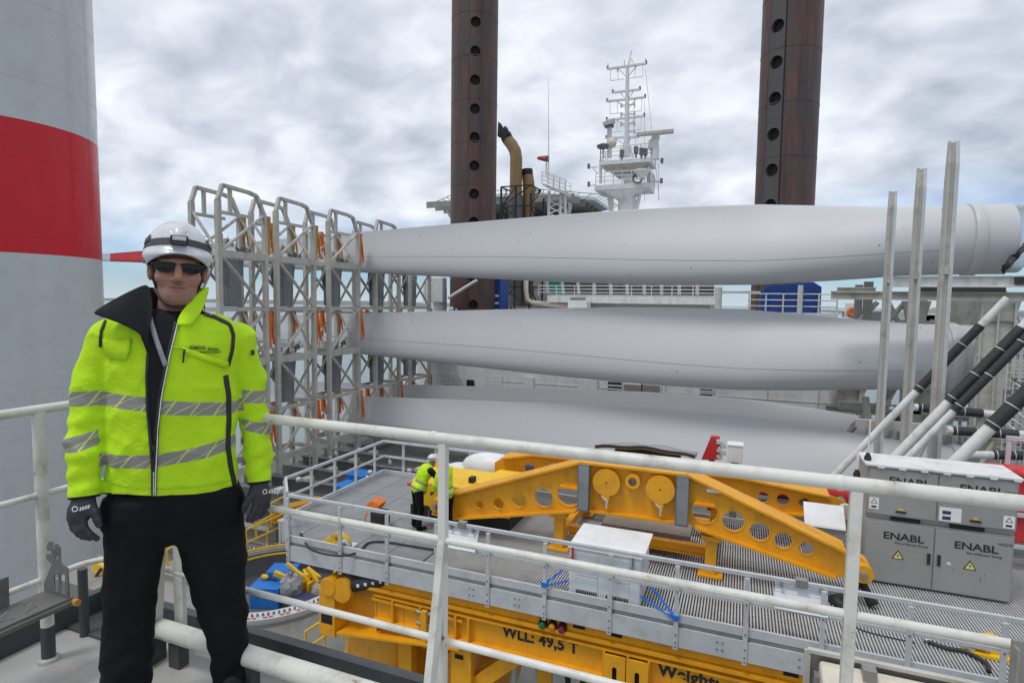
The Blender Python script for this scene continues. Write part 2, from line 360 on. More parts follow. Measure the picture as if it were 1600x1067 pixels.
# ================================================================== JACK-UP LEGS
def jack_leg(X, Y, face, label):
    R, pitch, r, w = (2.5 if face[0] > 0 else 2.38), 2.93, .54, .66
    t = thing('jack_up_leg', label, 'jack-up leg', (X, Y, DZ), 'rusty jack-up legs')
    a0 = math.atan2(face[1], face[0])
    def cyl(s, z, rad=R): g = a0 + s/R; return (X + rad*math.cos(g), Y + rad*math.sin(g), z)
    z0, nz = DZ, 20; ztop = z0 + nz*pitch
    mb = MB(); n = 72; gs = [w + (2*math.pi*R - 2*w)*i/n for i in range(n+1)]
    mb.grid([[cyl(s, z) for s in gs] for z in [z0 + (ztop-z0)*k/30 for k in range(31)]], flip=True)
    mb.build('leg_shell', M['rust'], t, smooth=30)
    sm = MB(); hz_ = MB(); h = pitch/2
    ang = sorted([2*math.pi*i/28 for i in range(28)] + [math.atan2(sy*h, sx*w) % (2*math.pi) for sx in (1,-1) for sy in (1,-1)])
    m_ = len(ang)
    for k in range(nz):
        zc = z0 + (k+.5)*pitch; A = []; B = []; C = []
        for g in ang:
            c, s = math.cos(g), math.sin(g); q = min(w/abs(c) if abs(c) > 1e-9 else 1e9, h/abs(s) if abs(s) > 1e-9 else 1e9)
            A.append(cyl(c*q, zc+s*q, R+.008)); B.append(cyl(c*r, zc+s*r, R+.008)); C.append(cyl(c*r, zc+s*r, R-.35))
        vs = A+B+C
        sm.add(vs, [(i, (i+1) % m_, m_+(i+1) % m_, m_+i) for i in range(m_)] + [(m_+i, m_+(i+1) % m_, 2*m_+(i+1) % m_, 2*m_+i) for i in range(m_)])
    for s_ in (-1, 1):
        sm.grid([[cyl(s_*w, z, R+.03), cyl(s_*w, z, R-.05)] for z in (z0, ztop)])
    sm.build('pin_hole_plate', M['rust'] if face[0] > 0 else M['legstrip'], t)
    MB().lathe([(R-.36, z0), (R-.36, ztop)], (X, Y, 0), n=40, cap=False).build('leg_shade_core', M['dark'], t)  # black inner cylinder put in for the darkness behind the pin holes
    for s_ in ((1,) if face[0] < 0 else ()):
        mb = MB(); mb.beam(cyl(s_*(w+.05), z0, R+.03), cyl(s_*(w+.05), ztop, R+.03), .07, .09, (math.cos(a0), math.sin(a0), 0)); mb.build('edge_bar', M['dark'] if s_ > 0 else M['legstrip'], t)
    mb = MB()
    for k in range(12): z = z0 + 4 + k*4.4; mb.lathe([(R-.02, z-.05), (R+.02, z-.035), (R+.02, z+.035), (R-.02, z+.05)], (X, Y, 0), n=72, cap=False)
    mb.build('girth_weld', M['rust'], t, smooth=40)
    return t
jack_leg(-28, 58.6, (.46, -.89), 'rust-brown jack-up leg left of the ochre exhaust pipe, holes facing front')
jack_leg(3.0, 56.2, (-.50, -.85), 'rust-brown jack-up leg right of the radar mast, holes along its left side')

# ================================================================== TURBINE BLADES
ROOTX, TIPX, BY = 15.0, -69.0, 43.3
BX = [15.0, 13, 10, 6, 1.4, -3, -7, -14, -22, -31, -42, -52, -61.8, -66, -68.2, -69.0]
BC = [4.15,4.15,4.35,5.05,5.66,5.72,5.63,5.12,4.42,3.58,2.62,1.78,1.03,.72,.40,.08]
BT = [1.0, .99, .86, .60, .43, .38,.355,.315,.285,.26,.235,.215,.20,.19,.19,.2]
BW = [0, .02, .2, .62, .95, 1, 1, 1, 1, 1, 1, 1, 1, 1, 1, 1]
TWI = [16, 16, 16, 15.5, 14, 12.5, 11, 8.5, 6, 4, 2.5, 1.5, .8, .5, .3, 0]
def blade_loft(x0, x1, m):
    n = 56; mb = MB(); rows = []
    for i in range(m+1):
        x = x0 + (x1-x0)*i/m
        c, tt, w, tw_ = (float(np.interp(-x, [-q for q in BX], v)) for v in (BC, BT, BW, TWI))
        ca, sa = math.cos(math.radians(tw_)), math.sin(math.radians(tw_)); row = []
        for k in range(n+1):
            g = 2*math.pi*k/n; u = math.cos(g)
            fa = (.07 + .93*((1-u)/2)**.85)*1.32
            v = tt*c/2*math.sin(g)*((1-w) + w*fa)
            v += w*c*.020*(1-u*u) - w*c*.030*max(0, u-.1)**2*(1 if math.sin(g) < 0 else .6)
            zz = u*c/2; row.append((x, v*ca + zz*sa, zz*ca - v*sa))
        rows.append(row)
    mb.grid(rows, flip=True)
    if x1 <= TIPX+.01: mb.add([rows[-1][k] for k in range(n)], [tuple(range(n))])
    return mb
def merge_loft(mb):
    me = mb.mesh('loft'); import bmesh
    b = bmesh.new(); b.from_mesh(me); bmesh.ops.remove_doubles(b, verts=b.verts, dist=1e-4); bmesh.ops.recalc_face_normals(b, faces=b.faces); b.to_mesh(me); b.free(); return me
MESH = dict(shell=merge_loft(blade_loft(ROOTX, -56, 90)), red_band=merge_loft(blade_loft(-56, -64, 10)), tip=merge_loft(blade_loft(-64, TIPX, 10)))
def part_mesh(me, name, m, parent, smooth=True):
    """mesh in the parent's own coordinates"""
    o = bpy.data.objects.new(name, me); COL.objects.link(o); o.parent = parent; WO[o.name] = WO[parent.name]
    if not me.materials: me.materials.append(m)
    if smooth: me.shade_smooth()
    if smooth and smooth is not True: me.set_sharp_from_angle(angle=math.radians(smooth))
    return o
bolts = MB()
for k in range(90):
    g = 2*math.pi*k/90; bolts.tube((ROOTX-.02, 1.95*math.cos(g), 1.95*math.sin(g)), (ROOTX+.62, 1.95*math.cos(g), 1.95*math.sin(g)), .035, 5)
bolts = bolts.mesh('root_bolts')
ring = MB().lathe([(2.06, -.30), (2.16, -.27), (2.21, -.14), (2.21, .14), (2.16, .27), (2.06, .30)], (ROOTX-1.75, 0, 0), axis=(1, 0, 0), n=64, cap=False).mesh('root_collar')
flange = MB().lathe([(1.70, -.05), (2.06, -.05), (2.06, .02), (1.70, .02), (1.70, -.05)], (ROOTX, 0, 0), axis=(1, 0, 0), n=64, cap=False).mesh('root_flange')
plugm = MB().lathe([(1.72, -.30), (.01, -.30)], (ROOTX, 0, 0), axis=(1, 0, 0), n=48, cap=False).mesh('root_plate')
def blade_pt(x, g, off):
    c, tt, w, tw_ = (float(np.interp(-x, [-q for q in BX], v)) for v in (BC, BT, BW, TWI)); u = math.cos(g)
    v = tt*c/2*math.sin(g)*((1-w) + w*(.07 + .93*((1-u)/2)**.85)*1.32); v += w*c*.020*(1-u*u) - w*c*.030*max(0, u-.1)**2*(1 if math.sin(g) < 0 else .6) - off
    ca, sa = math.cos(math.radians(tw_)), math.sin(math.radians(tw_)); return (x, v*ca + u*c/2*sa, u*c/2*ca - v*sa)
seam = MB(); xs_ = np.linspace(11.5, -46, 120); sg_ = lambda x: -(2.02 + .22*math.tanh((x+6)/14))
seam.grid([[blade_pt(x, sg_(x)+d_, .006) for x in xs_] for d_ in (-.0055, .0055)], flip=True); seam = seam.mesh('seam')
receptors = MB(); rr = random.Random(31)
for _ in range(26):
    x = rr.uniform(-30, 12); receptors.ball(blade_pt(x, -rr.uniform(.7, 2.6), .0), rr.uniform(.02, .045), 6)
receptors = receptors.mesh('receptors')
def blade(Y, Z, tilt, label, dx=-.6):
    t = thing('turbine_blade', label, 'turbine blade', (0, Y, Z), 'wind turbine blades in the transport racks')
    t.rotation_euler.y = math.radians(tilt); t.location.x = dx
    part_mesh(MESH['shell'], 'blade_shell', M['blade'], t); part_mesh(MESH['red_band'], 'red_band', M['redm'], t); part_mesh(MESH['tip'], 'tip', M['blade'], t)
    part_mesh(ring, 'root_collar', M['blade'], t, 40); part_mesh(flange, 'root_flange', M['steel'], t, 40); part_mesh(plugm, 'root_plate', M['dark'], t)
    part_mesh(seam, 'bond_seam', M['pad'], t, False); o = part_mesh(receptors, 'drain_plugs', M['steeld'], t, False); o['kind'] = 'stuff'
    o = part_mesh(bolts, 'root_bolts', M['alu'], t, False); o['kind'] = 'stuff'
    return t
blade(BY, 5.72, .1, 'topmost white turbine blade, seen against the sky below both rusty legs')
blade(BY, -1.50, .1, 'white turbine blade in the middle tier, directly under the topmost one', -1.3)
blade(BY, -9.05, .3, 'white turbine blade in the lowest tier, in front of another lowest blade')
blade(BY+6.2, -8.75, .3, 'white turbine blade peeping out behind the nearer blade of the lowest tier')

# ================================================================== BLADE TIP RACKS
RX, RW = -31.0, 3.85
def tip_rack(Y, label):
    t = thing('blade_rack', label, 'blade rack', (RX, Y, DZ), 'blade tip racks'); S = M['steel']
    lev = [4.4, .83, -2.8, -6.4, -10.0]
    for x in (0, -2.3):
        X = RX + x
        MB().beam((X, Y, DZ), (X, Y, 7.75), .30).build('column', S, t); MB().beam((X, Y+RW, DZ), (X, Y+RW, 7.2), .30).build('column', S, t)
        pts = [(X, Y, 7.75), (X, Y+.35, 8.72), (X, Y+2.55, 8.62), (X, Y+3.15, 8.5), (X, Y+RW, 7.2)]
        for a, b in zip(pts, pts[1:]): MB().beam(a, b, .26, .22).build('top_beam', S, t)
        for k, z in enumerate(lev):
            h = .46 if k % 2 == 0 else .24
            MB().beam((X, Y+.15, z), (X, Y+RW-.15, z), .26, h).build('cross_beam', S, t)
        zz = [7.35] + lev
        for k, (a, b) in enumerate(zip(zz, zz[1:])):
            ya, yb = (Y+RW-.12, Y+.12) if k % 2 == 0 else (Y+.12, Y+RW-.12)
            MB().tube((X+.02, ya, a-.1), (X+.02, yb, b+.15), .115, 8).build('brace', S, t, smooth=40)
        MB().beam((X, Y, 7.0), (X, Y+2.6, 7.0), .16, .2).build('hanger_beam', S, t)
        MB().beam((X, Y+.95, 7.0), (X, Y+.95, 8.6), .2, .2).build('hanger_post', S, t)
    for y in (0, RW):
        for k, z in enumerate(lev):
            MB().beam((RX-.15, Y+y, z), (RX-2.15, Y+y, z), .22, .3).build('tie_beam', S, t)
        zz = [7.2] + lev
        for k, (a, b) in enumerate(zip(zz, zz[1:])):
            xa, xb = (RX-2.2, RX-.1) if k % 2 == 0 else (RX-.1, RX-2.2)
            MB().tube((xa, Y+y, a-.1), (xb, Y+y, b+.15), .10, 8).build('brace', S, t, smooth=40)
    for z in (4.4, -2.8):
        for x in (-.9, -1.5):                                     # saddle clamps under the tier
            q = MB(); yy = Y+1.15
            q.prism([(RX+x, yy, z-.25), (RX+x, yy+1.7, z-.25), (RX+x, yy+1.55, z-1.5), (RX+x, yy+1.15, z-2.2), (RX+x, yy+1.15, z-3.3), (RX+x, yy+.2, z-3.3), (RX+x, yy+.2, z-2.0), (RX+x, yy-.1, z-1.2)], (-.12, 0, 0))
            q.build('saddle_plate', M['pad'], t)
        MB().lathe([(.62, -3.4), (.66, -2.4), (.66, -.6), (.45, -.25)], (RX-1.25, Y+2.0, z), n=20).build('saddle_drum', M['pad'], t, smooth=40)
        for y0, nb in ((.5, 5), (2.3, 4)):                         # clamps, hooks and ratchets lying on the tier
            q = MB(); rr = random.Random(int(z*10+y0*7))
            for _ in range(nb):
                c = (RX-rr.uniform(.1, 1.6), Y+y0+rr.uniform(0, 1.1), z+.25+rr.uniform(.05, .5)); q.box(c, (rr.uniform(.1, .3), rr.uniform(.1, .35), rr.uniform(.1, .6)), Matrix.Rotation(rr.uniform(0, 3), 3, 'X'))
                q.tube(c, (c[0]+.2, c[1]+rr.uniform(-.5, .5), c[2]+rr.uniform(.1, .7)), .035, 6)
            q.build('clamp_gear', M['steeld'] if y0 > 1 else M['galv'], t)
    for k, z in enumerate((7.25, .75, -6.35)):
        m_ = M['ochre'] if (k == 0 and Y < 34) else M['orange']
        for y, x, dz in ((RW+.24, .05, 2.7), (RW+.24, -2.2, 2.2), (RW*.52, -2.35, 2.3)):
            X = RX+x; ww = .19
            q = MB(); zb = z - dz
            q.hexa([(X-ww/2, Y+y-.10, zb), (X+ww/2, Y+y-.10, zb), (X+ww/2, Y+y+.06, zb), (X-ww/2, Y+y+.06, zb), (X-ww/2-.04, Y+y-.14, z), (X+ww/2+.04, Y+y-.14, z), (X+ww/2+.04, Y+y+.14, z), (X-ww/2-.04, Y+y+.14, z)])
            q.beam((X, Y+y+.12, z-.05), (X+.05, Y+y+.40*(1 if y > 1 else -1), z-.9*dz), .16, .05)
            q.build('strap', m_, t)
    for z in (4.55, -2.65):                                        # walkway rail on the tier
        q = MB()
        for y in (.3, 1.3, 2.3, 3.3): q.tube((RX-2.05, Y+y, z), (RX-2.05, Y+y, z+1.05), .03, 6)
        q.tube((RX-2.05, Y+.3, z+1.05), (RX-2.05, Y+3.3, z+1.05), .03, 6); q.tube((RX-2.05, Y+.3, z+.55), (RX-2.05, Y+3.3, z+.55), .025, 6); q.build('guard_rail', S, t)
    mb = MB(); yl = Y+2.9                                           # ladder at the foot
    for s_ in (-.25, .25): mb.beam((RX+.55, yl+s_, DZ), (RX+.25, yl+s_, -6.6), .06)
    for k in range(16): f = k/16; mb.tube((RX+.55-.3*f, yl-.25, DZ+.2+5.2*f), (RX+.55-.3*f, yl+.25, DZ+.2+5.2*f), .025, 6)
    mb.build('ladder', S, t)
    MB().bb((RX-2.8, Y-.5, DZ), (RX+.7, Y+RW+.5, DZ+.25)).build('base_plate', M['steeld'], t)
for y, l in ((27.6, 'nearest steel blade rack, behind the helmeted man, ochre straps hanging inside'), (32.5, 'second nearest steel blade rack, empty, just right of the man\'s shoulder'),
             (38.1, 'steel blade rack whose right side grips the three stacked blades'), (44.5, 'fourth steel blade rack, mostly hidden behind the ends of the stacked blades'),
             (50.4, 'farthest steel blade rack, just left of the left rusty leg')): tip_rack(y, l)

# ================================================================== ROOT-END FRAMES (right side)
PX_ = 7.5
for i, (y, zt, lab) in enumerate(((38.2, 8.0, 'leftmost and shortest of three grey guide posts before the blade roots'), (32.6, 8.05, 'middle one of three grey guide posts before the blade roots'), (28.2, 8.15, 'rightmost and tallest of three grey guide posts before the blade roots'))):
    t = thing('guide_post', lab, 'guide post', (PX_, y, DZ), 'guide posts at the blade roots')
    for s_, w in ((-.13, .10), (.13, .14)):
        q = MB(); x = PX_+s_
        q.prism([(x-w/2, y-.2, DZ), (x-w/2, y+.2, DZ), (x-w/2, y+.2, zt-1.6), (x-w/2, y+.02, zt), (x-w/2, y-.08, zt-.02), (x-w/2, y-.2, zt-.9)], (w, 0, 0)); q.build('flange', M['steel'] if s_ < 0 else M['alu'], t)
    q = MB(); q.prism([(PX_-.079, y-.12, DZ), (PX_-.079, y+.1, DZ), (PX_-.079, y+.1, zt-1.2), (PX_-.079, y, zt-.04), (PX_-.079, y-.06, zt-.06), (PX_-.079, y-.14, zt-.8)], (.138, 0, 0)); q.build('web', M['steel'], t)
    MB().bb((PX_-.10, y-.225, 2.9), (PX_+.10, y-.203, 3.25)).build('splice_plate', M['steel'], t)
    MB().bb((PX_-.5, y-.5, DZ), (PX_+.5, y+.5, DZ+.2)).build('foot', M['steel'], t)
rf = thing('root_support', 'pale steel frame carrying the blade roots at the right edge', 'support frame', (12, 39, DZ))
MB().ibeam((5.2, 39.6, 2.55), (7.2, 39.6, 2.55), .3, .32, .05).build('beam', M['steel'], rf)
MB().ibeam((8.0, 39.4, 3.05), (15.5, 39.4, 3.05), .4, .62, .06).build('beam', M['white'], rf)
MB().ibeam((5.0, 40.4, 2.25), (22, 40.4, 2.25), .3, .5, .06).build('beam', M['steel'], rf)
MB().bb((9.0, 39.16, 2.45), (13.2, 39.22, 2.72)).build('rubber_strip', M['rubber'], rf); MB().bb((13.6, 39.16, 2.9), (22, 39.3, 3.3)).build('rubber_strip', M['rubber'], rf)
for x0, x1, y in ((12.35, 13.9, 39.8), (10.2, 11.3, 45.8), (17.5, 18.6, 39.9)):
    q = MB(); q.prism([(x0-.25, y, 2.0), (x1+.25, y, 2.0), (x1, y, .9), (x1+.1, y, DZ), (x0-.1, y, DZ), (x0, y, .9)], (0, .5, 0)); q.build('column', M['steel'], rf)
for x0, x1, y in ((12.35, 13.9, 39.79), (17.5, 18.6, 39.89)):
    for xx in (x0+.02, (x0+x1)/2, x1-.02): MB().bb((xx-.05, y-.16, DZ), (xx+.05, y-.002, 1.9)).build('column_rib', M['steel'], rf)
    for z in (-8, -4.5, -1.2, .9): MB().bb((x0-.05, y-.12, z-.05), (x1+.05, y-.004, z+.05)).build('column_rib', M['galv'], rf)
for y in (39.2, 46):
    MB().beam((6.5, y, -5.3), (19, y, -5.3), .4, .5).build('beam', M['steel'], rf)
    for x in (8, 11, 14): MB().tube((x, y, DZ), (x+2.2, y, -5.5), .14, 8).build('brace', M['steel'], rf, smooth=40)
for a, b in (((9.2, 46.5, 2.0), (11.5, 46.5, -3)), ((8.2, 46.5, -1.0), (10.2, 46.5, 1.9)), ((6.2, 46.5, -1.2), (8.6, 46.5, 1.9)), ((11.5, 45.2, -5.2), (13.6, 45.2, 1.5)), ((15.8, 42, -5), (13.4, 42, 2))):
    MB().tube(a, b, .17, 10).build('brace', M['steel'], rf, smooth=40)
for px0, px1, y0_, y1_, Y in ((1428, 1446, 455, 520, 47), (1488, 1528, 452, 520, 47), (1530, 1546, 640, 730, 46.5), (1545, 1600, 560, 730, 48.5), (1440, 1484, 640, 735, 47.5), (1352, 1362, 440, 500, 46.2), (1338, 1346, 445, 500, 47)):
    a, b = at(px0, y0_, Y=Y), at(px1, y1_, Y=Y); MB().bb((a.x, Y, b.z), (b.x, Y+.5, a.z)).build('column', M['steel'] if px0 > 1400 else M['galv'], rf)
for k, (a, b, r) in enumerate((((1352, 620), (1366, 735), .22), ((1362, 640), (1312, 690), .18), ((1390, 615), (1330, 668), .18), ((1440, 520), (1412, 508), .15), ((1470, 505), (1440, 545), .2), ((1545, 470), (1530, 520), .12), ((1552, 475), (1566, 560), .12), ((1540, 640), (1600, 700), .12), ((1600, 640), (1548, 700), .12), ((1500, 655), (1500, 700), .1), ((1478, 645), (1478, 720), .1), ((1568, 450), (1600, 520), .1))):
    MB().tube(at(*a, Y=44+.4*k), at(*b, Y=44+.4*k), r, 8).build('brace', M['galv'] if k % 3 else M['steel'], rf, smooth=40)
q = MB()
for k in range(9):
    for (a, b) in (((1545+k*7, 520), (1560+k*7, 600)), ((1560+k*7, 520), (1545+k*7, 600)), ((1545, 520+k*24), (1610, 516+k*24))): q.tube(at(*a, Y=52), at(*b, Y=52), .06, 5)
q.build('lattice', M['galv'], rf)['kind'] = 'stuff'
for px, py, w, h in ((1588, 590, 10, 50), (1575, 610, 8, 30), (1590, 680, 24, 20), (1560, 700, 20, 14)):
    a, b = at(px, py, Y=37.2), at(px+w, py+h, Y=37.2); MB().bb((a.x, 37.2, b.z), (b.x, 37.8, a.z)).build('bracket', M['galv'], rf)
rf2 = thing('root_support', 'farther grey steel frame standing behind the blade roots at the right edge', 'support frame', (14, 52, DZ))
for k, x in enumerate((7.5, 9.0, 10.8, 12.6, 14.4, 16.2, 18.0, 20.0)): MB().beam((x, 52.6, DZ), (x, 52.6, -2.0 if x < 12 else 2.4), .38).build('column', M['steel'] if k % 2 else M['galv'], rf2)
for z in (-9.5, -6.6, -4.2, -2.0): MB().ibeam((6.5, 52.3, z), (22, 52.3, z), .35, .5, .06).build('beam', M['galv'], rf2)
for z in (.3, 2.4): MB().ibeam((12, 52.3, z), (22, 52.3, z), .35, .5, .06).build('beam', M['steel'], rf2)
for k in range(6): MB().tube((7.5+k*2, 52.9, -9.4), (9.5+k*2, 52.9, -4.3), .15, 8).build('brace', M['steel'], rf2, smooth=40); MB().tube((9.5+k*2, 53.1, -9.4), (7.5+k*2, 53.1, -2.2), .12, 8).build('brace', M['galv'], rf2, smooth=40)
for x0, x1, z0, z1 in ((7.7, 8.8, -6.3, -4.5), (11, 12.4, -9.2, -6.9), (14.6, 16, -3.9, -2.3), (12.8, 14.2, -6.3, -4.5), (16.4, 17.8, -9.2, -4.5), (9.2, 10.6, -3.9, -2.3)): MB().bb((x0, 52.7, z0), (x1, 52.8, z1)).build('infill_panel', M['steel'], rf2)
# heavy pipe struts with black sleeves
def strut(Y, a, b, ba, bb, label, r=.17):
    pa, pb = at(*a, Y=Y), at(*b, Y=Y); t = thing('pipe_strut', label, 'strut', pa, 'white and black pipe struts')
    MB().tube(pa, pb, r, 16).build('pipe', M['white'], t, smooth=40)
    qa, qb = at(*ba, Y=Y), at(*bb, Y=Y); ax_ = (pb-pa).normalized(); qa = pa+ax_*(qa-pa).dot(ax_); qb = pa+ax_*(qb-pa).dot(ax_); d = (qb-qa); MB().tube(qa, qb, r+.03, 16).build('rubber_sleeve', M['rubber'], t, smooth=40)
    for k in (.06, .38, .72):
        c = qa + d*k; e = d.normalized()*.018; MB().tube(c-e, c+e, r+.045, 16).build('sleeve_tie', M['alu'], t, smooth=40)
strut(31.0, (1284, 763), (1574, 466), (1434, 612), (1531, 508), 'long slanting pipe strut passing before the middle blade root, sleeve highest', .16)
strut(27.4, (1340, 773), (1640, 469), (1483, 628), (1596, 513), 'slanting pipe strut right of the tallest guide post, long black sleeve', .18)
strut(27.0, (1362, 772), (1640, 490), (1488, 640), (1640, 490), 'second slanting pipe lying close beside the long-sleeved one, right of the guide posts', .13)
strut(24.0, (1460, 753), (1640, 578), (1548, 668), (1640, 578), 'lowest slanting pipe strut at the right edge, above the steel cabinets', .2)
strut(37.5, (1428, 636), (1560, 648), (1434, 636), (1535, 645), 'upper of two horizontal black-sleeved pipes under the middle blade root', .2)
strut(34.5, (1480, 672), (1612, 680), (1488, 672), (1590, 678), 'lower of two horizontal black-sleeved pipes right of the guide posts', .2)
strut(33.0, (1515, 710), (1640, 712), (1552, 712), (1640, 712), 'short horizontal pipe just above the cabinets at the right edge', .18)
strut(40.5, (1392, 636), (1450, 745), (1392, 640), (1446, 740), 'thin black pipe slanting down behind the middle guide post', .13)
# hoses, cable clutter and ladders near the blade roots
t = thing('hose_bundle', 'tangle of hoses and small fittings at the right edge by the blade roots', 'hoses', (17, 36, -5)); rr = random.Random(12)
for k in range(9):
    p0 = at(rr.uniform(1562, 1600), rr.uniform(590, 690), Y=36+rr.random()); sg_ = rr.uniform(.5, 1.3); q = spline([p0 + Vector((.45*i, .1*rr.random(), -sg_*math.sin(i*.63)+.15*rr.random())) for i in range(6)])
    MB().path(q, rr.choice((.04, .06, .08)), 6).build('hose', M[rr.choice(('rubber', 'white', 'galv', 'rubber'))], t, smooth=True)
for k in range(3):
    x = at(1572+k*11, 600, Y=37).x; q = MB(); z0 = -4+k
    for s_ in (0, .5): q.tube((x+s_, 37, z0-5), (x+s_, 37, z0+4), .035, 6)
    for j in range(22): q.tube((x, 37, z0-4.9+j*.4), (x+.5, 37, z0-4.9+j*.4), .025, 5)
    q.build('ladder', M['alu'], t)
t = thing('protective_cover', 'dark crumpled cover hanging from the lower rim of the top blade root', 'cover', at(1590, 425, Y=41.2))
q = MB(); rr = random.Random(2)
rows = []
for i in range(8):
    rows.append([tuple(at(1566+i*5+rr.uniform(-2, 2), 428-(i*5.2)-j*4+rr.uniform(-2, 2), Y=41.0+.25*math.sin(i*1.7+j)+.1*j)) for j in range(4)])
q.grid(rows); o = q.build('fabric', M['rubber'], t, smooth=True); o.modifiers.new('s', 'SOLIDIFY').thickness = .06
# ================================================================== SHIP SUPERSTRUCTURE (behind the blades)
def rail_run(mb, pts, h=1.1, r=.035, post=1.5, rows=3):
    pts = [Vector(p) for p in pts]
    for k in range(rows): z = Vector((0, 0, h*(k+1)/rows)); mb.path([p+z for p in pts], r, 6)
    for a, b in zip(pts, pts[1:]):
        n = max(1, round((b-a).length/post))
        for i in range(n+1): p = a.lerp(b, i/n); mb.tube(p, p+Vector((0, 0, h)), r*1.1, 6)
    return mb
ss = thing('ship_superstructure', 'long white deckhouse behind the stacked blades with windows and seams', 'deckhouse', (-15, 66, DZ))
WX0, WX1 = at(786, 600, Y=53).x, at(1308, 600, Y=53).x
MB().bb((-37.6, 66, DZ), (10.2, 78, .4)).build('wall', M['ship'], ss)
MB().bb((WX0, 53, DZ), (WX1, 53.6, -1.2)).build('wall', M['ship'], ss); MB().bb((WX0, 53.61, -1.5), (WX1, 66, -1.25)).build('roof', M['ship'], ss)
WXL = at(668, 600, Y=55.4).x
MB().bb((WXL, 55.4, DZ), (WX0-.01, 55.9, -1.6)).build('wall', M['ship'], ss); MB().bb((WX0-1.3, 55.3, -5.2), (WX0-.3, 55.39, -3.0)).build('recess_shade', M['dark'], ss)  # flat dark panel on the wall stands for the shade of a recess
MB().bb((-37.4, 62.6, DZ), (-30.6, 65.9, -.6)).build('wall', M['ship'], ss)
for px in (905, 1040, 1200, 1280): x = at(px, 600, Y=53).x; MB().bb((x-.03, 52.95, DZ), (x+.03, 52.985, -1.3)).build('panel_seam', M['steel'], ss)
for z in (-3.2, -6.3, -8.8): MB().bb((WX0, 52.96, z-.03), (WX1, 52.985, z+.03)).build('panel_seam', M['ship'], ss)
for (x0, y0, x1, y1, m_) in ((950, 596, 971, 614, 'glass'), (975, 600, 1002, 616, 'galv'), (1004, 601, 1031, 617, 'galv'), (1094, 607, 1113, 618, 'glass'), (820, 590, 832, 606, 'ship'), (905, 592, 932, 611, 'ship')):
    a, b = at(x0, y0, Y=52.9), at(x1, y1, Y=52.9)
    w = MB().bb((a.x-.12, 52.86, b.z-.12), (b.x+.12, 52.98, a.z+.12)).build('window', M['ship'], ss); WO[w.name] = WO[ss.name]
    MB().bb((a.x, 52.83, b.z), (b.x, 52.855, a.z)).build('pane', M[m_], w)
    if m_ == 'glass':
        for f in (.33, .66): z = a.z+(b.z-a.z)*f; MB().bb((a.x, 52.78, z-.06), (b.x, 52.825, z+.06)).build('guard_bar', M['white'], w)
q = MB(); a = at(678, 562, Y=55.1); q.prism([(a.x, 55.1, a.z), (a.x+2.4, 55.1, a.z), (a.x+3.4, 55.1, a.z-2.6), (a.x+1.1, 55.1, a.z-2.6)], (0, .25, 0)); q.build('hatch', M['alu'], ss)
rail_run(MB(), [at(682, 606, Y=54.9), at(726, 606, Y=54.9)], 1.6).build('guard_rail', M['white'], ss)
rail_run(MB(), [at(762, 608, Y=54.8), at(785, 608, Y=54.8)], 1.4).build('guard_rail', M['white'], ss)
MB().bb((WXL, 54.9, at(700, 607, Y=55).z-.25), (WX0-4, 55.39, at(700, 607, Y=55).z)).build('walkway', M['ship'], ss)
a = at(735, 601, Y=55.3); MB().bb((a.x-.4, 55.2, a.z-.5), (a.x+.4, 55.39, a.z+.5)).build('vent', M['dark'], ss)
# bridge front
br = thing('ship_bridge', 'white ship bridge with a row of raked dark windows above the middle blade', 'ship bridge', (-12, 62, .4))
z0, z1 = at(980, 474, Y=62).z, at(980, 463, Y=62).z
MB().bb((at(855, 470, Y=62).x, 62, z0), (at(1117, 470, Y=62).x, 75, z1)).build('bridge_deck', M['white'], br)
MB().bb((at(838, 480, Y=63).x, 63, .35), (at(1110, 480, Y=63).x, 75, z0-.02)).build('lower_wall', M['galv'], br)  # grey colour stands for the shade under the bridge deck
for px in (905, 960, 1020, 1070): x = at(px, 478, Y=62.8).x; MB().bb((x-1.2, 62.9, .55), (x+1.2, 62.985, .95)).build('louvre', M['steel'], br)
zs, zt = z1+.22, z1+3.4; xa, xb = at(852, 450, Y=64).x, at(1118, 450, Y=64).x
MB().bb((xa, 65.2, z1+.01), (xb, 75, zs)).build('sill_wall', M['ship'], br)
npane = 10
for k in range(npane):
    x0, x1 = xa+(xb-xa)*k/npane, xa+(xb-xa)*(k+1)/npane
    q = MB(); q.prism([(x0+.18, 65.2, zs), (x1-.18, 65.2, zs), (x1-.18, 64.0, zt), (x0+.18, 64.0, zt)], (0, .08, 0)); q.build('pane', M['teal'] if k == 0 else M['glass'], br)
    q = MB(); q.prism([(x0-.18, 65.1, zs), (x0+.178, 65.1, zs), (x0+.178, 63.9, zt), (x0-.18, 63.9, zt)], (0, .3, 0)); q.build('mullion', M['white'], br)
MB().bb((xa-.4, 63.6, zt+.01), (xb+.4, 75, zt+1.2)).build('roof', M['ship'], br)
q = MB(); rail_run(q, [(xa-.2, 62.25, z1), (xb, 62.25, z1)], 1.1, .045, 2.0); q.build('guard_rail', M['white'], br)
a, b = at(888, 486, Y=60.5), at(918, 470, Y=60.5)
t = thing('deck_box', 'small white box on the edge of the deckhouse roof above the middle blade', 'box', (a.x, 60.5, 0)); MB().bb((a.x, 60.2, a.z), (b.x, 62, b.z)).build('body', M['ship'], t, bevel=.05); MB().bb((a.x+.2, 60.4, b.z+.01), (b.x-.5, 61.6, b.z+.35)).build('lid', M['galv'], t)
t = thing('vent_pipe', 'beige bent pipe running down beside the black lattice frame', 'pipe', at(823, 440, Y=63))
MB().path([at(822, 430, Y=63), at(822, 455, Y=63), at(824, 468, Y=63), at(832, 473, Y=63), at(888, 478, Y=63)], .28, 10).build('pipe', M['beige'], t, smooth=True)
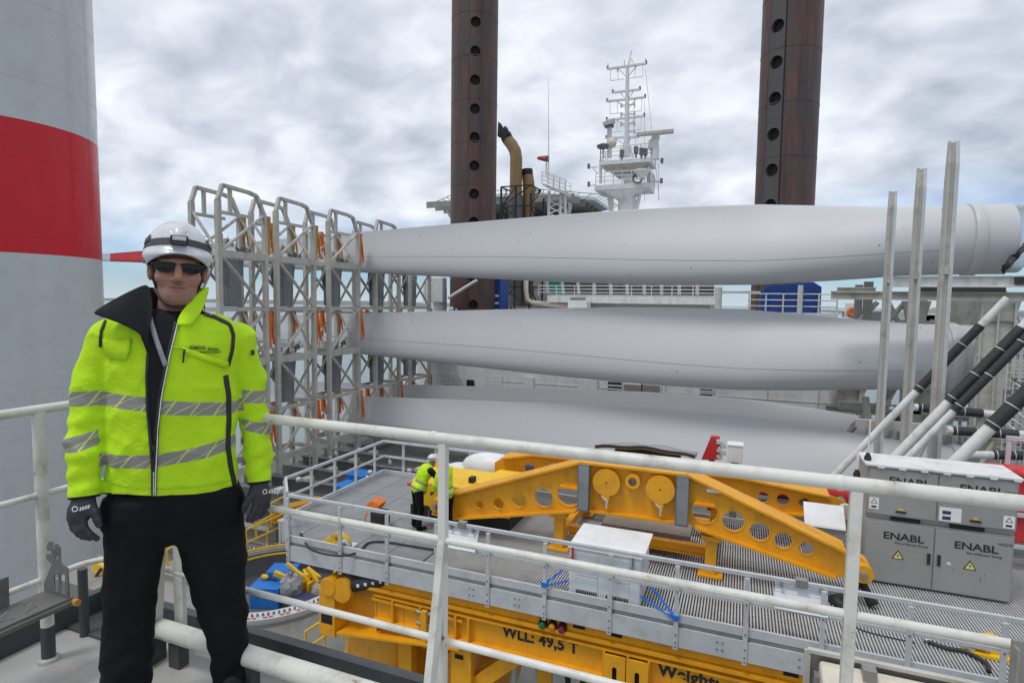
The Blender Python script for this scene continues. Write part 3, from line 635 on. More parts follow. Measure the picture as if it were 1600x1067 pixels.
# right-hand machinery deck with railing and blue jacking house
md = thing('machinery_deck', 'white railed machinery deck in front of the right rusty leg', 'deck', (5, 58, 0))
zd = at(1210, 488, Y=52).z
MB().bb((at(1112, 480, Y=52).x, 52, zd-.5), (at(1310, 480, Y=52).x, 62, zd)).build('deck_slab', M['ship'], md)
q = MB(); rail_run(q, [(at(1170, 480, Y=52).x, 52.1, zd), (at(1308, 480, Y=52).x, 52.1, zd)], 1.5, .055, 1.3); q.build('guard_rail', M['white'], md)
x = at(1122, 470, Y=51).x; MB().tube((x, 51.5, zd-1), (x, 51.5, zd+2.0), .28, 12).build('post', M['white'], md, smooth=40); MB().beam((x, 51.5, zd+1.6), (x+3.2, 51.5, zd+1.6), .2).build('rail', M['white'], md)
MB().tube((at(1250, 470, Y=51.8).x, 51.8, zd-.3), (at(1250, 470, Y=51.8).x, 51.8, zd+2.2), .2, 10).build('pipe', M['white'], md, smooth=40)
bj = thing('jacking_house', 'dark blue jacking machinery beside the foot of the right rusty leg', 'machinery', (6, 55, zd))
x0, x1 = at(1188, 470, Y=53).x, at(1283, 470, Y=53).x
q = MB(); q.prism([(x0, 53, zd), (x1, 53, zd), (x1, 53, zd+2.1), (x1-.6, 53, zd+2.5), (x0+.5, 53, zd+2.2), (x0, 53, zd+1.7)], (0, 2.6, 0)); q.build('housing', M['dblue'], bj, bevel=.05)
for k in range(4): x = x0+.5+(x1-x0-1)*k/3; MB().bb((x-.08, 52.85, zd+.1), (x+.08, 52.995, zd+1.9)).build('rib', M['dblue'], bj)
x0, x1 = at(775, 470, Y=60.5).x, at(787, 470, Y=60.5).x
t = thing('jacking_house', 'narrow dark blue machinery sliver between left rusty leg and black lattice', 'machinery', (x0, 60.5, -1)); MB().bb((x0-1, 59.5, -.6), (x1, 62, 4.4)).build('housing', M['dblue'], t, bevel=.05)
for k in range(3): MB().bb((x0-.6, 59.35, .5+k*.8), (x1-.2, 59.48, .75+k*.8)).build('rib', M['white'], t)
# white crane pedestal bits at the left of the left leg
cp = thing('crane_pedestal', 'white pedestal and vents left of the left rusty leg', 'pedestal', at(690, 490, Y=58))
a, b = at(668, 492, Y=58), at(702, 436, Y=58); zb = a.z
MB().lathe([(1.3, 0), (1.3, .3), (.95, .5), (.95, 3.2), (.7, 3.5)], (at(685, 480, Y=58).x, 58, zb-.2), n=24).build('column', M['ship'], cp, smooth=40)
MB().bb((at(676, 455, Y=57).x, 56.6, at(676, 472, Y=57).z), (at(694, 455, Y=57).x, 57.6, at(676, 434, Y=57).z)).build('housing', M['ship'], cp, bevel=.05)
MB().tube(at(664, 470, Y=57), at(664, 440, Y=57), .22, 10).build('vent', M['ship'], cp, smooth=40); MB().tube(at(700, 466, Y=55.5), at(745, 438, Y=55.5), .16, 10).build('strut', M['ship'], cp, smooth=40)
MB().bb((at(668, 488, Y=56).x, 56, zb-.6), (at(734, 488, Y=56).x, 60, zb-.2)).build('platform', M['ship'], cp)
for px in (706, 716, 726): MB().ball(at(px, 484, Y=56.5), .35, 10).build('dome', M['ship'], cp, smooth=True)

# ================================================================== HELIDECK
hd = thing('helideck', 'flat helicopter deck with perimeter netting behind the left rusty leg', 'helideck', at(815, 335, Y=88))
HC = at(818, 322, Y=88); HR = at(948, 322, Y=88).x - HC.x
oc = [(HC.x+HR*1.02*math.cos(math.pi/8+k*math.pi/4), HC.y+HR*.9*math.sin(math.pi/8+k*math.pi/4)) for k in range(8)]
MB().prism([(x, y, HC.z-.5) for x, y in oc], (0, 0, .45)).build('deck_plate', M['ship'], hd)
q = MB()
for k in range(9):
    y = HC.y - HR*.8 + k*HR*.2; q.beam((HC.x-HR*.85, y, HC.z-1.0), (HC.x+HR*.85, y, HC.z-1.0), .25, .9)
q.build('under_beams', M['galv'], hd)
for k in range(8):
    a, b = oc[k], oc[(k+1) % 8]; n = 6
    for i in range(n):
        x0, y0 = a[0]+(b[0]-a[0])*i/n, a[1]+(b[1]-a[1])*i/n; x1, y1 = a[0]+(b[0]-a[0])*(i+1)/n, a[1]+(b[1]-a[1])*(i+1)/n
        e = lambda x, y, f: (HC.x+(x-HC.x)*f, HC.y+(y-HC.y)*f)
        o0, o1 = e(x0, y0, 1.11), e(x1, y1, 1.11); q = MB()
        q.tube((*o0, HC.z+.15), (*o1, HC.z+.15), .07, 5); q.tube((x0, y0, HC.z-.4), (*o0, HC.z+.15), .07, 5)
        q.build('net_frame', M['alu'], hd)
for x, y, x2, y2 in ((-.7, -.6, -.3, .2), (.2, -.7, .1, .2), (.75, -.6, .3, .2), (-.3, -.75, -.2, .2)):
    MB().tube((HC.x+HR*x, HC.y+HR*y, HC.z-1.4), (HC.x+HR*x2, HC.y+HR*y2, .4), .3, 10).build('support', M['ship'], hd, smooth=40)
MB().bb((HC.x-HR*.6, HC.y-HR*.3, .4), (HC.x+HR*.9, HC.y+HR*.5, HC.z-3.2)).build('trunk', M['galv'], hd)

# ================================================================== EXHAUST
ex = thing('exhaust_stack', 'ochre exhaust pipe with sooty curved top inside a black lattice frame', 'exhaust', at(806, 490, Y=70))
a = at(806, 290, Y=70)
def exh(dx, dy, ztop, name, bend=1):
    x, y = a.x+dx, 70+dy; pts = [(x, y, 1), (x, y, ztop-3.1), (x-.15*bend, y, ztop-2.2), (x-.6*bend, y, ztop-1.4), (x-1.15*bend, y, ztop-.75)]
    MB().path(pts, [.78, .78, .77, .76, .73], 18).build(name, M['funnel'], ex, smooth=40)
    MB().path([(x-1.15*bend, y, ztop-.75), (x-1.38*bend, y, ztop-.35), (x-1.5*bend, y, ztop+.05)], [.735, .73, .70], 18).build('sooty_tip', M['soot'], ex, smooth=40)
q = MB(); zt_ = at(800, 222, Y=70).z+1.0; q.prism([(a.x-2.35, 69.3, zt_-.3), (a.x-.75, 69.3, zt_-.2), (a.x-1.35, 69.3, zt_+.9), (a.x-1.55, 69.3, zt_+.5), (a.x-2.25, 69.3, zt_+1.5)], (0, .9, 0)); q.build('torn_lip', M['soot'], ex)
exh(0, 0, at(800, 222, Y=70).z+1.0, 'main_pipe'); exh(1.35, 1.2, at(822, 262, Y=70).z, 'rear_pipe', .2)
MB().tube((a.x, 70, 1), (a.x, 70, at(806, 310, Y=70).z), .92, 18).build('sooty_jacket', M['steeld'], ex, smooth=40)
cx0, cx1 = at(787, 300, Y=69).x, at(833, 300, Y=69).x; zt = at(806, 293, Y=69).z; q = MB(); zs_ = [zt - k*(zt-1)/6 for k in range(7)]
for x, y in ((cx0, 68.2), (cx1, 68.2), (cx0, 72), (cx1+.4, 72), ((cx0+cx1)/2, 68.2)): MB().beam((x, y, .5), (x, y, zt - (1.0 if x > (cx0+cx1)/2 else 0)), .2).build('frame_post', M['black'], ex)
for k in range(6):
    for p, r_ in (((cx0, 68.2), (cx1, 68.2)), ((cx0, 72), (cx1, 72)), ((cx1, 68.2), (cx1, 72)), ((cx0, 68.2), (cx0, 72))):
        q.beam((*p, zs_[k]), (*r_, zs_[k]), .14); (q.beam((*p, zs_[k]), (*r_, zs_[k+1]), .12) if k % 2 else q.beam((*r_, zs_[k]), (*p, zs_[k+1]), .12))
        q.beam(((p[0]+r_[0])/2, (p[1]+r_[1])/2, zs_[k]), (*p, zs_[k+1]), .1)
q.build('frame_lattice', M['black'], ex)
# ================================================================== WINDSOCK MAST
wm = thing('windsock_mast', 'slim aerial with a windsock on a white platform left of the radar mast', 'mast', at(866, 335, Y=72))
A = lambda x, y, Y=72: at(660+x/3.557, 60+y/3.557, Y=Y)      # from the enlarged view
MB().tube(A(702, 760), A(700, 220), .09, 6, .02).build('aerial', M['ship'], wm)
MB().tube(A(690, 760), A(689, 690), .12, 8).build('sock_pole', M['ship'], wm)
s0, s1 = A(700, 670), A(640, 666)
MB().path([s0, s0.lerp(s1, .35), s0.lerp(s1, .36), s1], [.42, .36, .36, .18], 10).build('windsock', mat('windsock_cloth', (.36,.10,.09), .8, var=.35, scale=2), wm, smooth=True)
p0, p1 = A(662, 812), A(790, 868)
q = MB(); q.prism([A(662, 812, 71), A(700, 826, 71), A(790, 868, 71), A(796, 862, 71), A(798, 850, 71), A(672, 806, 71)], (0, 2.4, 0)); q.build('platform', M['ship'], wm)
q = MB(); b0, b1 = A(664, 808, 71), A(796, 856, 71); b0.z += .05; b1.z += .05
rail_run(q, [b0, b1], 1.5, .05, .8); rail_run(q, [b0+Vector((0, 2.3, 0)), b1+Vector((0, 2.3, 0))], 1.5, .05, .8); q.build('guard_rail', M['white'], wm)
q = MB()
for xa_, xb_ in ((705, 700), (770, 765), (790, 795)): q.tube(A(xa_, 850), A(xb_, 1010), .2, 8)
for k in range(4): q.tube(A(705, 870+k*35), A(785, 905+k*35), .1, 6); q.tube(A(785, 870+k*35), A(705, 905+k*35), .1, 6)
q.build('lattice_legs', M['ship'], wm)

# ================================================================== RADAR MAST
rm = thing('radar_mast', 'tall white mast with crosstrees and radar scanners on two platforms', 'radar mast', at(985, 330, Y=75))
G = lambda x, y, Y=75: at(900+x/4.105, 70+y/4.105, Y=Y)
MB().tube(G(325, 700), G(330, 150), .34, 10, .22).build('mast_pole', M['ship'], rm, smooth=40)
MB().tube(G(330, 150), G(357, 40), .05, 6).build('top_aerial', M['steel'], rm)
[MB().tube(G(x, 135), G(357, 90), .05, 5).build('top_stay', M['ship'], rm) for x in (340, 372)]
def yard(xl, yl, xr, yr, drop=0, dl=None):
    l, r_ = G(xl, yl), G(xr, yr); c = l.lerp(r_, .5)
    MB().beam(l, r_, .28, .22).build('crosstree', M['ship'], rm)
    q = MB(); cz = G(328, max(yl, yr)+55)
    q.beam(l.lerp(r_, .25), cz, .10); q.beam(l.lerp(r_, .78), cz, .10)
    if drop:
        for f in (.08, .28, .72, .92): p = l.lerp(r_, f); q.tube(p, p-Vector((0, 0, drop)), .04, 5)
        for f0, f1 in ((.08, .45), (.55, .92)): q.tube(l.lerp(r_, f0)-Vector((0, 0, drop)), l.lerp(r_, f1)-Vector((0, 0, drop)), .05, 5)
    q.build('yard_stay', M['ship'], rm)
    for p in (l, r_): MB().box(p+Vector((0, 0, .15)), (.22, .22, .4)).build('lamp', M['steeld'], rm)
yard(203, 157, 450, 122, 1.5); yard(236, 308, 410, 288); yard(200, 365, 443, 338, 1.6); yard(198, 485, 438, 458, 1.6); yard(195, 600, 400, 592, 1.3)
q = MB()
for x, y in ((205, 120), (447, 88), (310, 100), (265, 140), (380, 125)): q.tube(G(x, y), G(x, y+38), .05, 5)
q.build('whip_aerials', M['steel'], rm)['kind'] = 'stuff'
for y in (385, 445, 505, 560):
    q = MB(); q.tube(G(328, y), G(375, y), .07, 6); q.tube(G(375, y-14), G(375, y+16), .1, 6); q.build('signal_arm', M['steel'], rm)
    if y in (385, 445, 505): q = MB(); q.tube(G(328, y+4), G(290, y+4), .07, 6); q.tube(G(290, y-8), G(290, y+20), .1, 6); q.build('signal_arm', M['steel'], rm)
for dx in (-42, 45): MB().tube(G(322, 590), G(322+dx, 725), .14, 6).build('mast_leg', M['ship'], rm)
MB().tube(G(320, 720), G(320, 660), .5, 10).build('mast_foot', M['ship'], rm)
def tier(x0, x1, y, depth, th, name):
    a, b = G(x0, y, 73.2), G(x1, y, 73.2); z = (a.z+b.z)/2
    MB().bb((a.x, 73.2, z-th), (b.x, 73.2+depth, z)).build(name, M['ship'], rm); return a.x, b.x, z
xa, xb, z = tier(150, 480, 735, 4.4, .5, 'upper_platform')
q = MB(); q.prism([(xa+.3, 73.3, z-.52), (xb-.3, 73.3, z-.52), (xb-2.2, 74.3, z-1.6), (xa+1.8, 74.3, z-1.6)], (0, 2.5, 0)); q.build('platform_keel', M['steel'], rm)
q = MB(); rail_run(q, [(xa+.1, 77.4, z), (xa+.1, 73.3, z), (xb, 73.3, z), (xb, 77.4, z)], 1.7, .05, 1.2); q.build('guard_rail', M['white'], rm)
xa, xb, z2 = tier(120, 470, 893, 4.6, .6, 'lower_platform')
q = MB(); q.prism([(xa+.8, 73.3, z2-.62), (xb-.8, 73.3, z2-.62), (xb-3.4, 74.3, z2-1.8), (xa+3.0, 74.3, z2-1.8)], (0, 2.5, 0)); q.build('platform_keel', M['ship'], rm)
q = MB(); rail_run(q, [(xa+.1, 73.3, z2), (xb, 73.3, z2), (xb, 77.6, z2)], 1.6, .05, 1.2); q.build('guard_rail', M['white'], rm)
MB().bb((G(312, 850).x, 74.5, z2-1), (G(362, 850).x, 76, z-.55)).build('trunk', M['ship'], rm); MB().tube(G(322, 1075), G(325, 905), 1.05, 16).build('trunk', M['ship'], rm, smooth=40)
for x0, x1 in ((158, 158), (465, 462)): MB().tube(G(x0, 890), G(x1, 740), .2, 8).build('post', M['ship'], rm)
for x0, x1 in ((205, 225), (230, 228), (415, 385), (365, 385)): MB().tube(G(x0, 930), G(x1, 1075), .24, 8).build('leg', M['ship'], rm)
q = MB()
for k in range(5): q.tube(G(275, 960+k*25), G(310, 985+k*25), .1, 6); q.tube(G(310, 960+k*25), G(275, 985+k*25), .1, 6)
q.build('lattice', M['ship'], rm)
for (x0, y0, x1, y1) in ((140, 785, 82, 785), (130, 900, 82, 900), (475, 880, 548, 878), (500, 715, 552, 750)):
    MB().tube(G(x0, y0), G(x1, y1), .09, 6).build('boom', M['ship'], rm); MB().box(G(x1, y1-5), (.3, .3, .6)).build('lamp', M['steeld'], rm)
for a_, b_ in (((140, 830), (105, 785)), ((470, 820), (520, 880))): MB().tube(G(*a_), G(*b_), .07, 6).build('boom_stay', M['ship'], rm)
MB().tube(G(510, 735, 73.4), G(510, 590, 73.4), .42, 12).build('scanner_post', M['ship'], rm, smooth=40)
MB().box(G(512, 583, 73.4), (.9, .8, .9)).build('scanner_motor', M['ship'], rm, bevel=.1)
MB().beam(G(388, 577, 72.6), G(627, 555, 72.6), .5, .5).build('radar_scanner', M['steel'], rm, bevel=.1)
MB().lathe([(.5, -.6), (.6, -.45), (.6, .45), (.4, .7)], G(495, 640, 73.6), n=16).build('radome', M['ship'], rm, smooth=40)
MB().tube(G(215, 725, 73.6), G(215, 520, 73.6), .3, 10).build('scanner_post', M['ship'], rm); MB().beam(G(175, 512, 73), G(250, 490, 73), .4, .45).build('radar_scanner', M['steel'], rm)
MB().tube(G(213, 530, 73.5), G(213, 512, 73.5), .6, 10).build('scanner_motor', M['steeld'], rm)
MB().lathe([(.05, .2), (.62, .1), (.66, 0), (.62, -.1), (.05, -.15)], G(228, 630, 73.3), axis=(0, 1, 0), n=20, cap=False).build('dish', M['beige'], rm, smooth=True)
MB().lathe([(.1, -.3), (.75, -.1), (.85, .2), (.3, .45)], G(175, 658, 73.5), n=14).build('radome', M['steeld'], rm, smooth=40); MB().tube(G(175, 665, 73.5), G(175, 730, 73.5), .12, 8).build('scanner_post', M['ship'], rm)
MB().lathe([(.2, -.8), (1.05, .0), (1.05, .2), (.2, .3)], G(425, 815, 73.0), n=16).build('radome', M['ship'], rm, smooth=40)
for k in range(2): q = MB(); c = G(397, 855, 73); q.path([c+Vector((.6*math.cos(j*.5+k), 0, .6*math.sin(j*.5+k))) for j in range(12)], .1, 6); q.build('antenna_loop', M['steeld'], rm)
for x, y in ((385, 690), (420, 700), (445, 705), (295, 712)): q = MB(); q.tube(G(x, y+35, 73.3), G(x, y-15, 73.3), .12, 8); q.box(G(x, y-15, 73.3), (.5, .4, .8)); q.build('lamp', M['steeld'], rm)
q = MB(); [q.tube(G(x, 1000), G(x+dx, y), .025, 4) for x, dx, y in ((535, -90, 160), (530, 0, 760), (440, 0, 360))]; q.build('stay_wires', M['steel'], rm)['kind'] = 'stuff'

# small far things by the harbour: a work boat, buoys, quay cranes and sheds
def far_box(name, label, cat, px, py, w, h, dist, m_, roof=True):
    p = at(px, py, Y=dist); t = thing(name, label, cat, (p.x, dist, p.z-h))
    MB().bb((p.x-w/2, dist, p.z-h), (p.x+w/2, dist+w*.6, p.z)).build('wall', m_, t)
    if roof: q = MB(); q.prism([(p.x-w/2-.3, dist-.2, p.z+.01), (p.x+w/2+.3, dist-.2, p.z+.01), (p.x, dist-.2, p.z+h*.35)], (0, w*.6+.4, 0)); q.build('roof', M['steel'], t)
    MB().bb((p.x-w*.15, dist-.15, p.z-h), (p.x+w*.1, dist-.02, p.z-h*.4)).build('door', M['steeld'], t)
for i, (px, py, w, h, m_, l) in enumerate(((1350, 487, 26, 9, 'steeld', 'long dark quay shed seen left of the guide posts'), (1420, 492, 34, 10, 'steel', 'grey quay shed seen between the first two guide posts'), (1460, 489, 18, 12, 'ship', 'pale tall quay building between the second and third guide posts'))):
    far_box('quay_shed', l, 'shed', px, py, w, h, 530, M[m_])
p = at(1332, 488, Y=75); t = thing('orange_float', 'small orange ring float at the far rail left of the guide posts', 'float', (p.x, 75, p.z-1))
q = MB(); q.path([(p.x+0.38*math.cos(k*.314), 75, p.z+.38*math.sin(k*.314)) for k in range(20)], .2, 8, closed=True); q.build('ring', M['orange'], t, smooth=True); MB().bb((p.x-.7, 75.3, p.z-3), (p.x+.7, 75.6, p.z+1)).build('board', M['ship'], t)
# ================================================================== WORK PLATFORM
FZ, PY0, PY1, PXL, PXR = -4.1, 10.5, 15.9, -10.76, 9.6
wp = thing('work_platform', 'raised aluminium work platform with ribbed grating floor beside the railing', 'platform', (0, 13, FZ-.6))
q = MB(); q.prism([(PXL, 11.5, FZ-.30), (-9.75, PY0+.06, FZ-.30), (PXR, PY0+.06, FZ-.30), (PXR, PY1, FZ-.30), (PXL, PY1, FZ-.30)], (0, 0, .235)); q.build('gap_shade_pan', M['steeld'], wp)  # dark sheet put in for the shade seen through the rib gaps
q = MB(); x = -6.25                                                   # ribbed aluminium decking, bars run across the platform
while x < PXR:
    q.bb((x, PY0+.07, FZ-.062), (x+.024, PY1-.02, FZ)); x += .054
o = q.build('decking_ribs', M['alu'], wp); o['kind'] = 'stuff'
q = MB(); yy = PY0+.09
while yy < PY1: q.bb((-6.25, yy, FZ-.064), (PXR, yy+.010, FZ-.022)); yy += .35
o = q.build('decking_ties', M['alud'], wp); o['kind'] = 'stuff'
xs = [-10.74, -9.9, -9.0, -8.1, -7.2, -6.3]
for i in range(5):
    for j, (a, b) in enumerate(((PY0+.09, 12.25), (12.27, 14.05), (14.07, PY1-.02))):
        if i == 0 and j == 0:
            MB().prism([(xs[0], 11.52, FZ-.06), (xs[1]+.14, PY0+.09, FZ-.06), (xs[1]-.01+.15, 12.25, FZ-.06), (xs[0], 12.25, FZ-.06)], (0, 0, .055)).build('floor_plate', M['alud'], wp); continue
        MB().bb((xs[i]+(.16 if (i == 1 and j == 0) else 0), a, FZ-.06), (xs[i+1]-.015, b, FZ-.005)).build('floor_plate', M['alud'], wp)
# front fascia: toe ledge, groove, lower channel
edge = [(PXL, 11.5), (-9.75, PY0), (PXR, PY0)]
for name, z0, z1, off, m_ in (('toe_board', FZ-.02, FZ+.13, 0, 'alu'), ('fascia_groove', FZ-.10, FZ-.02, .03, 'alud'), ('fascia_channel', FZ-.46, FZ-.10, -.03, 'alu')):
    for a, b in zip(edge, edge[1:]):
        MB().beam((a[0], a[1]+off, (z0+z1)/2), (b[0], b[1]+off, (z0+z1)/2), .05, z1-z0-.002).build(name, M[m_], wp)
MB().bb((PXL-.05, 11.5, FZ-.46), (PXL, PY1, FZ+.13)).build('toe_board', M['alu'], wp); MB().bb((PXL, PY1, FZ-.4), (PXR, PY1+.05, FZ+.13)).build('toe_board', M['alu'], wp)
for x in (-8, -4, 0, 4, 8): MB().ibeam((x, PY0+.1, FZ-.42), (x, PY1, FZ-.42), .15, .22, .02).build('joist', M['alud'], wp)
def alu_rail(name, label, pts, posts, outward, mid=True):
    t = thing(name, label, 'railing', (*pts[0], FZ), 'white railings round the work platform')
    for a, b in zip(pts, pts[1:]):
        MB().beam((*a, FZ+1.08), (*b, FZ+1.08), .06, .075).build('top_rail', M['alu'], t, bevel=.008); MB().beam((*a, FZ+.58), (*b, FZ+.58), .045, .06).build('mid_rail', M['alu'], t)
    ox, oy = outward
    for p in posts:
        x, y = p[0]+ox*.065, p[1]+oy*.065
        c = MB().bb((x-.04, y-.025, FZ-.50), (x+.04, y+.025, FZ+1.04)).build('post', M['alu'], t, bevel=.006); WO[c.name] = WO[t.name]
        k = MB()
        for z in (-.44, -.36, -.22, .05, .58): k.tube((x, y+oy*.026, FZ+z), (x, y+oy*.036, FZ+z), .016, 8)
        k.build('bolts', M['steeld'], c)['kind'] = 'stuff'
    return t
fx = [-9.72, -8.23, -6.99, -5.78, -4.59, -3.38, -2.10, -.90, .25, 1.41, 2.61, 3.80, 5.0, 6.2]
fr = alu_rail('platform_railing', 'long white railing along the near edge of the work platform', [(-9.75, PY0), (PXR, PY0)], [(x, PY0) for x in fx], (0, -1))
alu_rail('platform_railing', 'white railing along the left end of the work platform', [(-9.9, PY0+.12), (PXL, 11.5), (PXL, PY1)], [(PXL, 11.5+k*.98) for k in range(5)] + [(-10.3, 11.05)], (-.4, 0))
alu_rail('platform_railing', 'white railing along the far edge of the work platform behind the workers', [(PXL, PY1), (-2, PY1)], [(PXL+.7+k*1.2, PY1) for k in range(7)], (0, 1))
for x, y0 in ((-5.0, 0), (-4.0, 0), (1.1, 0), (2.0, 0), (-.2, 0)):                    # bolt groups on the channel
    k = MB()
    for dx in (0, .09):
        for dz in (-.2, -.33): k.tube((x+dx, PY0-.056, FZ+dz), (x+dx, PY0-.066, FZ+dz), .02, 8)
    k.build('bolts', M['alud'], wp)['kind'] = 'stuff'

# ------------------------------------------------------------------ yellow yokes
def yoke(Y, outline, holes, th, label, extras):
    t = thing('lifting_yoke', label, 'lifting yoke', (-2.2, Y, FZ), 'yellow yokes lying on the platform')
    for s_ in (-.55,): plate('web_plate', M['yellow'], t, outline, [circ(h[:2], h[2]) for h in holes], .04, (0, Y+s_*th/2, 0), (1, 0, 0), (0, 0, 1))
    n = len(outline)
    for i in range(n):
        a, b = outline[i], outline[(i+1) % n]
        if (Vector(b)-Vector(a)).length > .6:
            d = (Vector(b)-Vector(a)).normalized(); nn = Vector((-d.y, d.x)); s_ = -1 if nn.dot(Vector((0, 1))) * (-1 if Vector(a).y+Vector(b).y < -6.4 else 1) > 0 else 1
            MB().beam((a[0], Y, a[1]), (b[0], Y, b[1]), th+.16, .045).build('flange', M['yellow'], t)
    for h in holes:
        MB().lathe([(h[2]-.004, .03), (h[2]-.004, -.034), (h[2]+.018, -.034), (h[2]+.022, -.021)], (h[0], Y-th/2*.55, h[1]), axis=(0, 1, 0), n=24, cap=False).build('hole_rim', M['yellow'], t, smooth=40)
    return t
OUT = [(-6.95,-3.66),(-6.98,-3.42),(-6.85,-3.28),(-6.5,-3.16),(-3.2,-1.95),(-.95,-1.95),(2.0,-3.08),(2.3,-3.2),(2.44,-3.38),(2.36,-3.56),(2.15,-3.64),(1.85,-3.62),(-.75,-3.04),(-1.05,-3.0),(-2.95,-3.02),(-3.3,-3.08),(-6.3,-3.70)]
HOL = [(-5.72,-3.30,.10),(-5.22,-3.20,.14),(-4.70,-3.04,.18),(-4.10,-2.90,.225),(-3.50,-2.74,.275),(-.58,-2.70,.26),(-.02,-2.82,.215),(.48,-2.96,.19),(.92,-3.07,.165),(1.34,-3.16,.135)]
fy = yoke(12.6, OUT, HOL, .42, 'large yellow bent yoke with round holes in front of the white crate', 0)
for x0 in (-3.12, -1.02): MB().bb((x0-.13, 12.25, -3.02), (x0+.13, 12.36, -1.97)).build('wear_pad', M['steeld'], fy); MB().bb((x0-.10, 12.24, -2.98), (x0+.12, 12.25, -1.99)).build('wear_pad', M['alud'], fy)
for x in (-2.62, -1.47):
    c = MB().lathe([(.02, -.03), (.30, -.03), (.30, .03), (.02, .03)], (x, 12.33, -2.32), axis=(0, -1, 0), n=28, cap=False).build('cover_disc', M['yellow'], fy, smooth=40); WO[c.name] = WO[fy.name]
    MB().bb((x-.07, 12.305, -2.72), (x+.07, 12.345, -2.55)).build('cover_tab', M['yellow'], c); q = MB(); q.tube((x-.1, 12.3, -2.62), (x+.05, 12.29, -2.75), .018, 6); q.tube((x+.02, 12.29, -2.68), (x+.02, 12.29, -2.88), .02, 6); q.build('locking_pin', M['alu'], c)
MB().lathe([(.09, -.06), (.16, -.06), (.16, .06), (.09, .06)], (-2.05, 12.35, -2.22), axis=(0, -1, 0), n=24, cap=False).build('port_rim', M['yellow'], fy, smooth=40); MB().lathe([(.01, .0), (.09, .0)], (-2.05, 12.375, -2.22), axis=(0, -1, 0), n=20, cap=False).build('port_bore', M['galv'], fy)
for x in (-6.84, 2.30): q = MB(); q.lathe([(.05, -.30), (.17, -.30), (.17, .30), (.05, .30)], (x, 12.6, -3.44), axis=(0, 1, 0), n=24); q.build('eye_boss', M['yellow'], fy, smooth=40); MB().tube((x, 12.2, -3.44), (x, 13.0, -3.44), .06, 12).build('eye_pin', M['galv'], fy, smooth=40)
MB().bb((-.55, 12.372, -2.26), (-.28, 12.378, -2.19)).build('data_plate', M['decal'], fy)
OUT2 = [(-6.35,-3.28),(-6.35,-2.95),(-6.1,-2.78),(-5.2,-2.58),(.1,-2.55),(2.0,-2.74),(2.34,-2.84),(2.46,-3.0),(2.34,-3.18),(2.1,-3.22),(.4,-3.32),(-5.0,-3.36)]
by = yoke(15.0, OUT2, [(.62,-2.98,.13),(1.05,-2.98,.14),(1.5,-2.99,.12),(-5.3,-3.0,.16),(-4.6,-2.96,.2)], .5, 'second yellow yoke lying behind the larger one, nearer the blades', 0)
MB().tube((2.32, 14.6, -3.0), (2.32, 15.4, -3.0), .10, 12).build('eye_pin', M['green'], by, smooth=40); MB().tube((2.32, 14.55, -3.0), (2.32, 14.66, -3.0), .17, 14).build('eye_boss', M['beige'], by, smooth=40)
q = MB(); pts = [(-5.6, 14.9, -2.52), (-5.55, 14.8, -2.38), (-5.2, 14.8, -2.32), (-4.4, 14.8, -2.32), (-4.2, 14.85, -2.4)]; q.path(pts, .03, 6); q.build('hand_loop', M['beige'], by, smooth=True)
ys = thing('yoke_stand', 'yellow beam stand on the grating carrying the yellow yokes', 'stand', (-2, 13.5, FZ))
for x in (-3.74, -.43):
    for y in (12.62, 15.0):
        MB().bb((x-.11, y-.12, FZ+.06), (x+.11, y+.12, -3.1 if y < 13 else -3.36)).build('leg', M['yellow'], ys, bevel=.01); MB().bb((x-.25, y-.2, FZ+.002), (x+.25, y+.2, FZ+.06)).build('foot_plate', M['yellow'], ys, bevel=.01)
    MB().beam((x, 12.7, FZ+.32), (x, 15, FZ+.32), .16, .2).build('sleeper', M['yellow'], ys)
    MB().bb((x-.2, 12.4, -3.3), (x+.2, 12.8, -3.2)).build('head_plate', M['yellow'], ys)
for y in (12.95, 14.6): MB().ibeam((-3.6, y, FZ+.36), (-.55, y, FZ+.36), .16, .22, .03).build('cross_bar', M['yellow'], ys)
MB().bb((-2.9, 13.2, FZ+.42), (-.9, 14.2, FZ+.52)).build('tray', M['galv'], ys)

# ------------------------------------------------------------------ cabinets
CX0, CX1, CXM, CY, CZ = 2.52, 5.0, 3.72, 13.62, -2.66
cb = thing('control_cabinet', 'lower stainless double-door cabinet with ENABL lettering on the grating', 'cabinet', ((CX0+CX1)/2, CY, FZ))
MB().bb((CX0, CY, FZ+.03), (CX1, CY+.9, CZ-.10)).build('body', M['cab'], cb, bevel=.01)
def door(t, x0, x1, z0, z1, y, hx):
    d = MB().bb((x0+.012, y-.03, z0), (x1-.012, y-.002, z1)).build('door', M['cab'], t, bevel=.008); WO[d.name] = WO[t.name]
    if hx is not None: MB().bb((hx-.025, y-.06, (z0+z1)/2-.12), (hx+.025, y-.032, (z0+z1)/2+.10)).build('handle', M['black'], d)
    return d
def sign(t, x, z, y, w):
    q = MB(); q.prism([(x-w, y, z-w*.8), (x+w, y, z-w*.8), (x, y, z+w)], (0, -.003, 0)); q.build('warning_sign', M['ink'], t)
    q = MB(); w2 = w*.74; q.prism([(x-w2, y-.004, z-w*.66), (x+w2, y-.004, z-w*.66), (x, y-.004, z+w*.68)], (0, -.003, 0)); q.build('warning_face', M['warn'], t)
    q = MB(); q.prism([(x+.02*w, y-.008, z+.35*w), (x-.22*w, y-.008, z-.15*w), (x, y-.008, z-.12*w), (x-.08*w, y-.008, z-.52*w), (x+.2*w, y-.008, z), (x, y-.008, z-.02*w)], (0, -.003, 0)); q.build('bolt_symbol', M['ink'], t)
EXV, EZV = (1, 0, 0), (0, 0, 1)
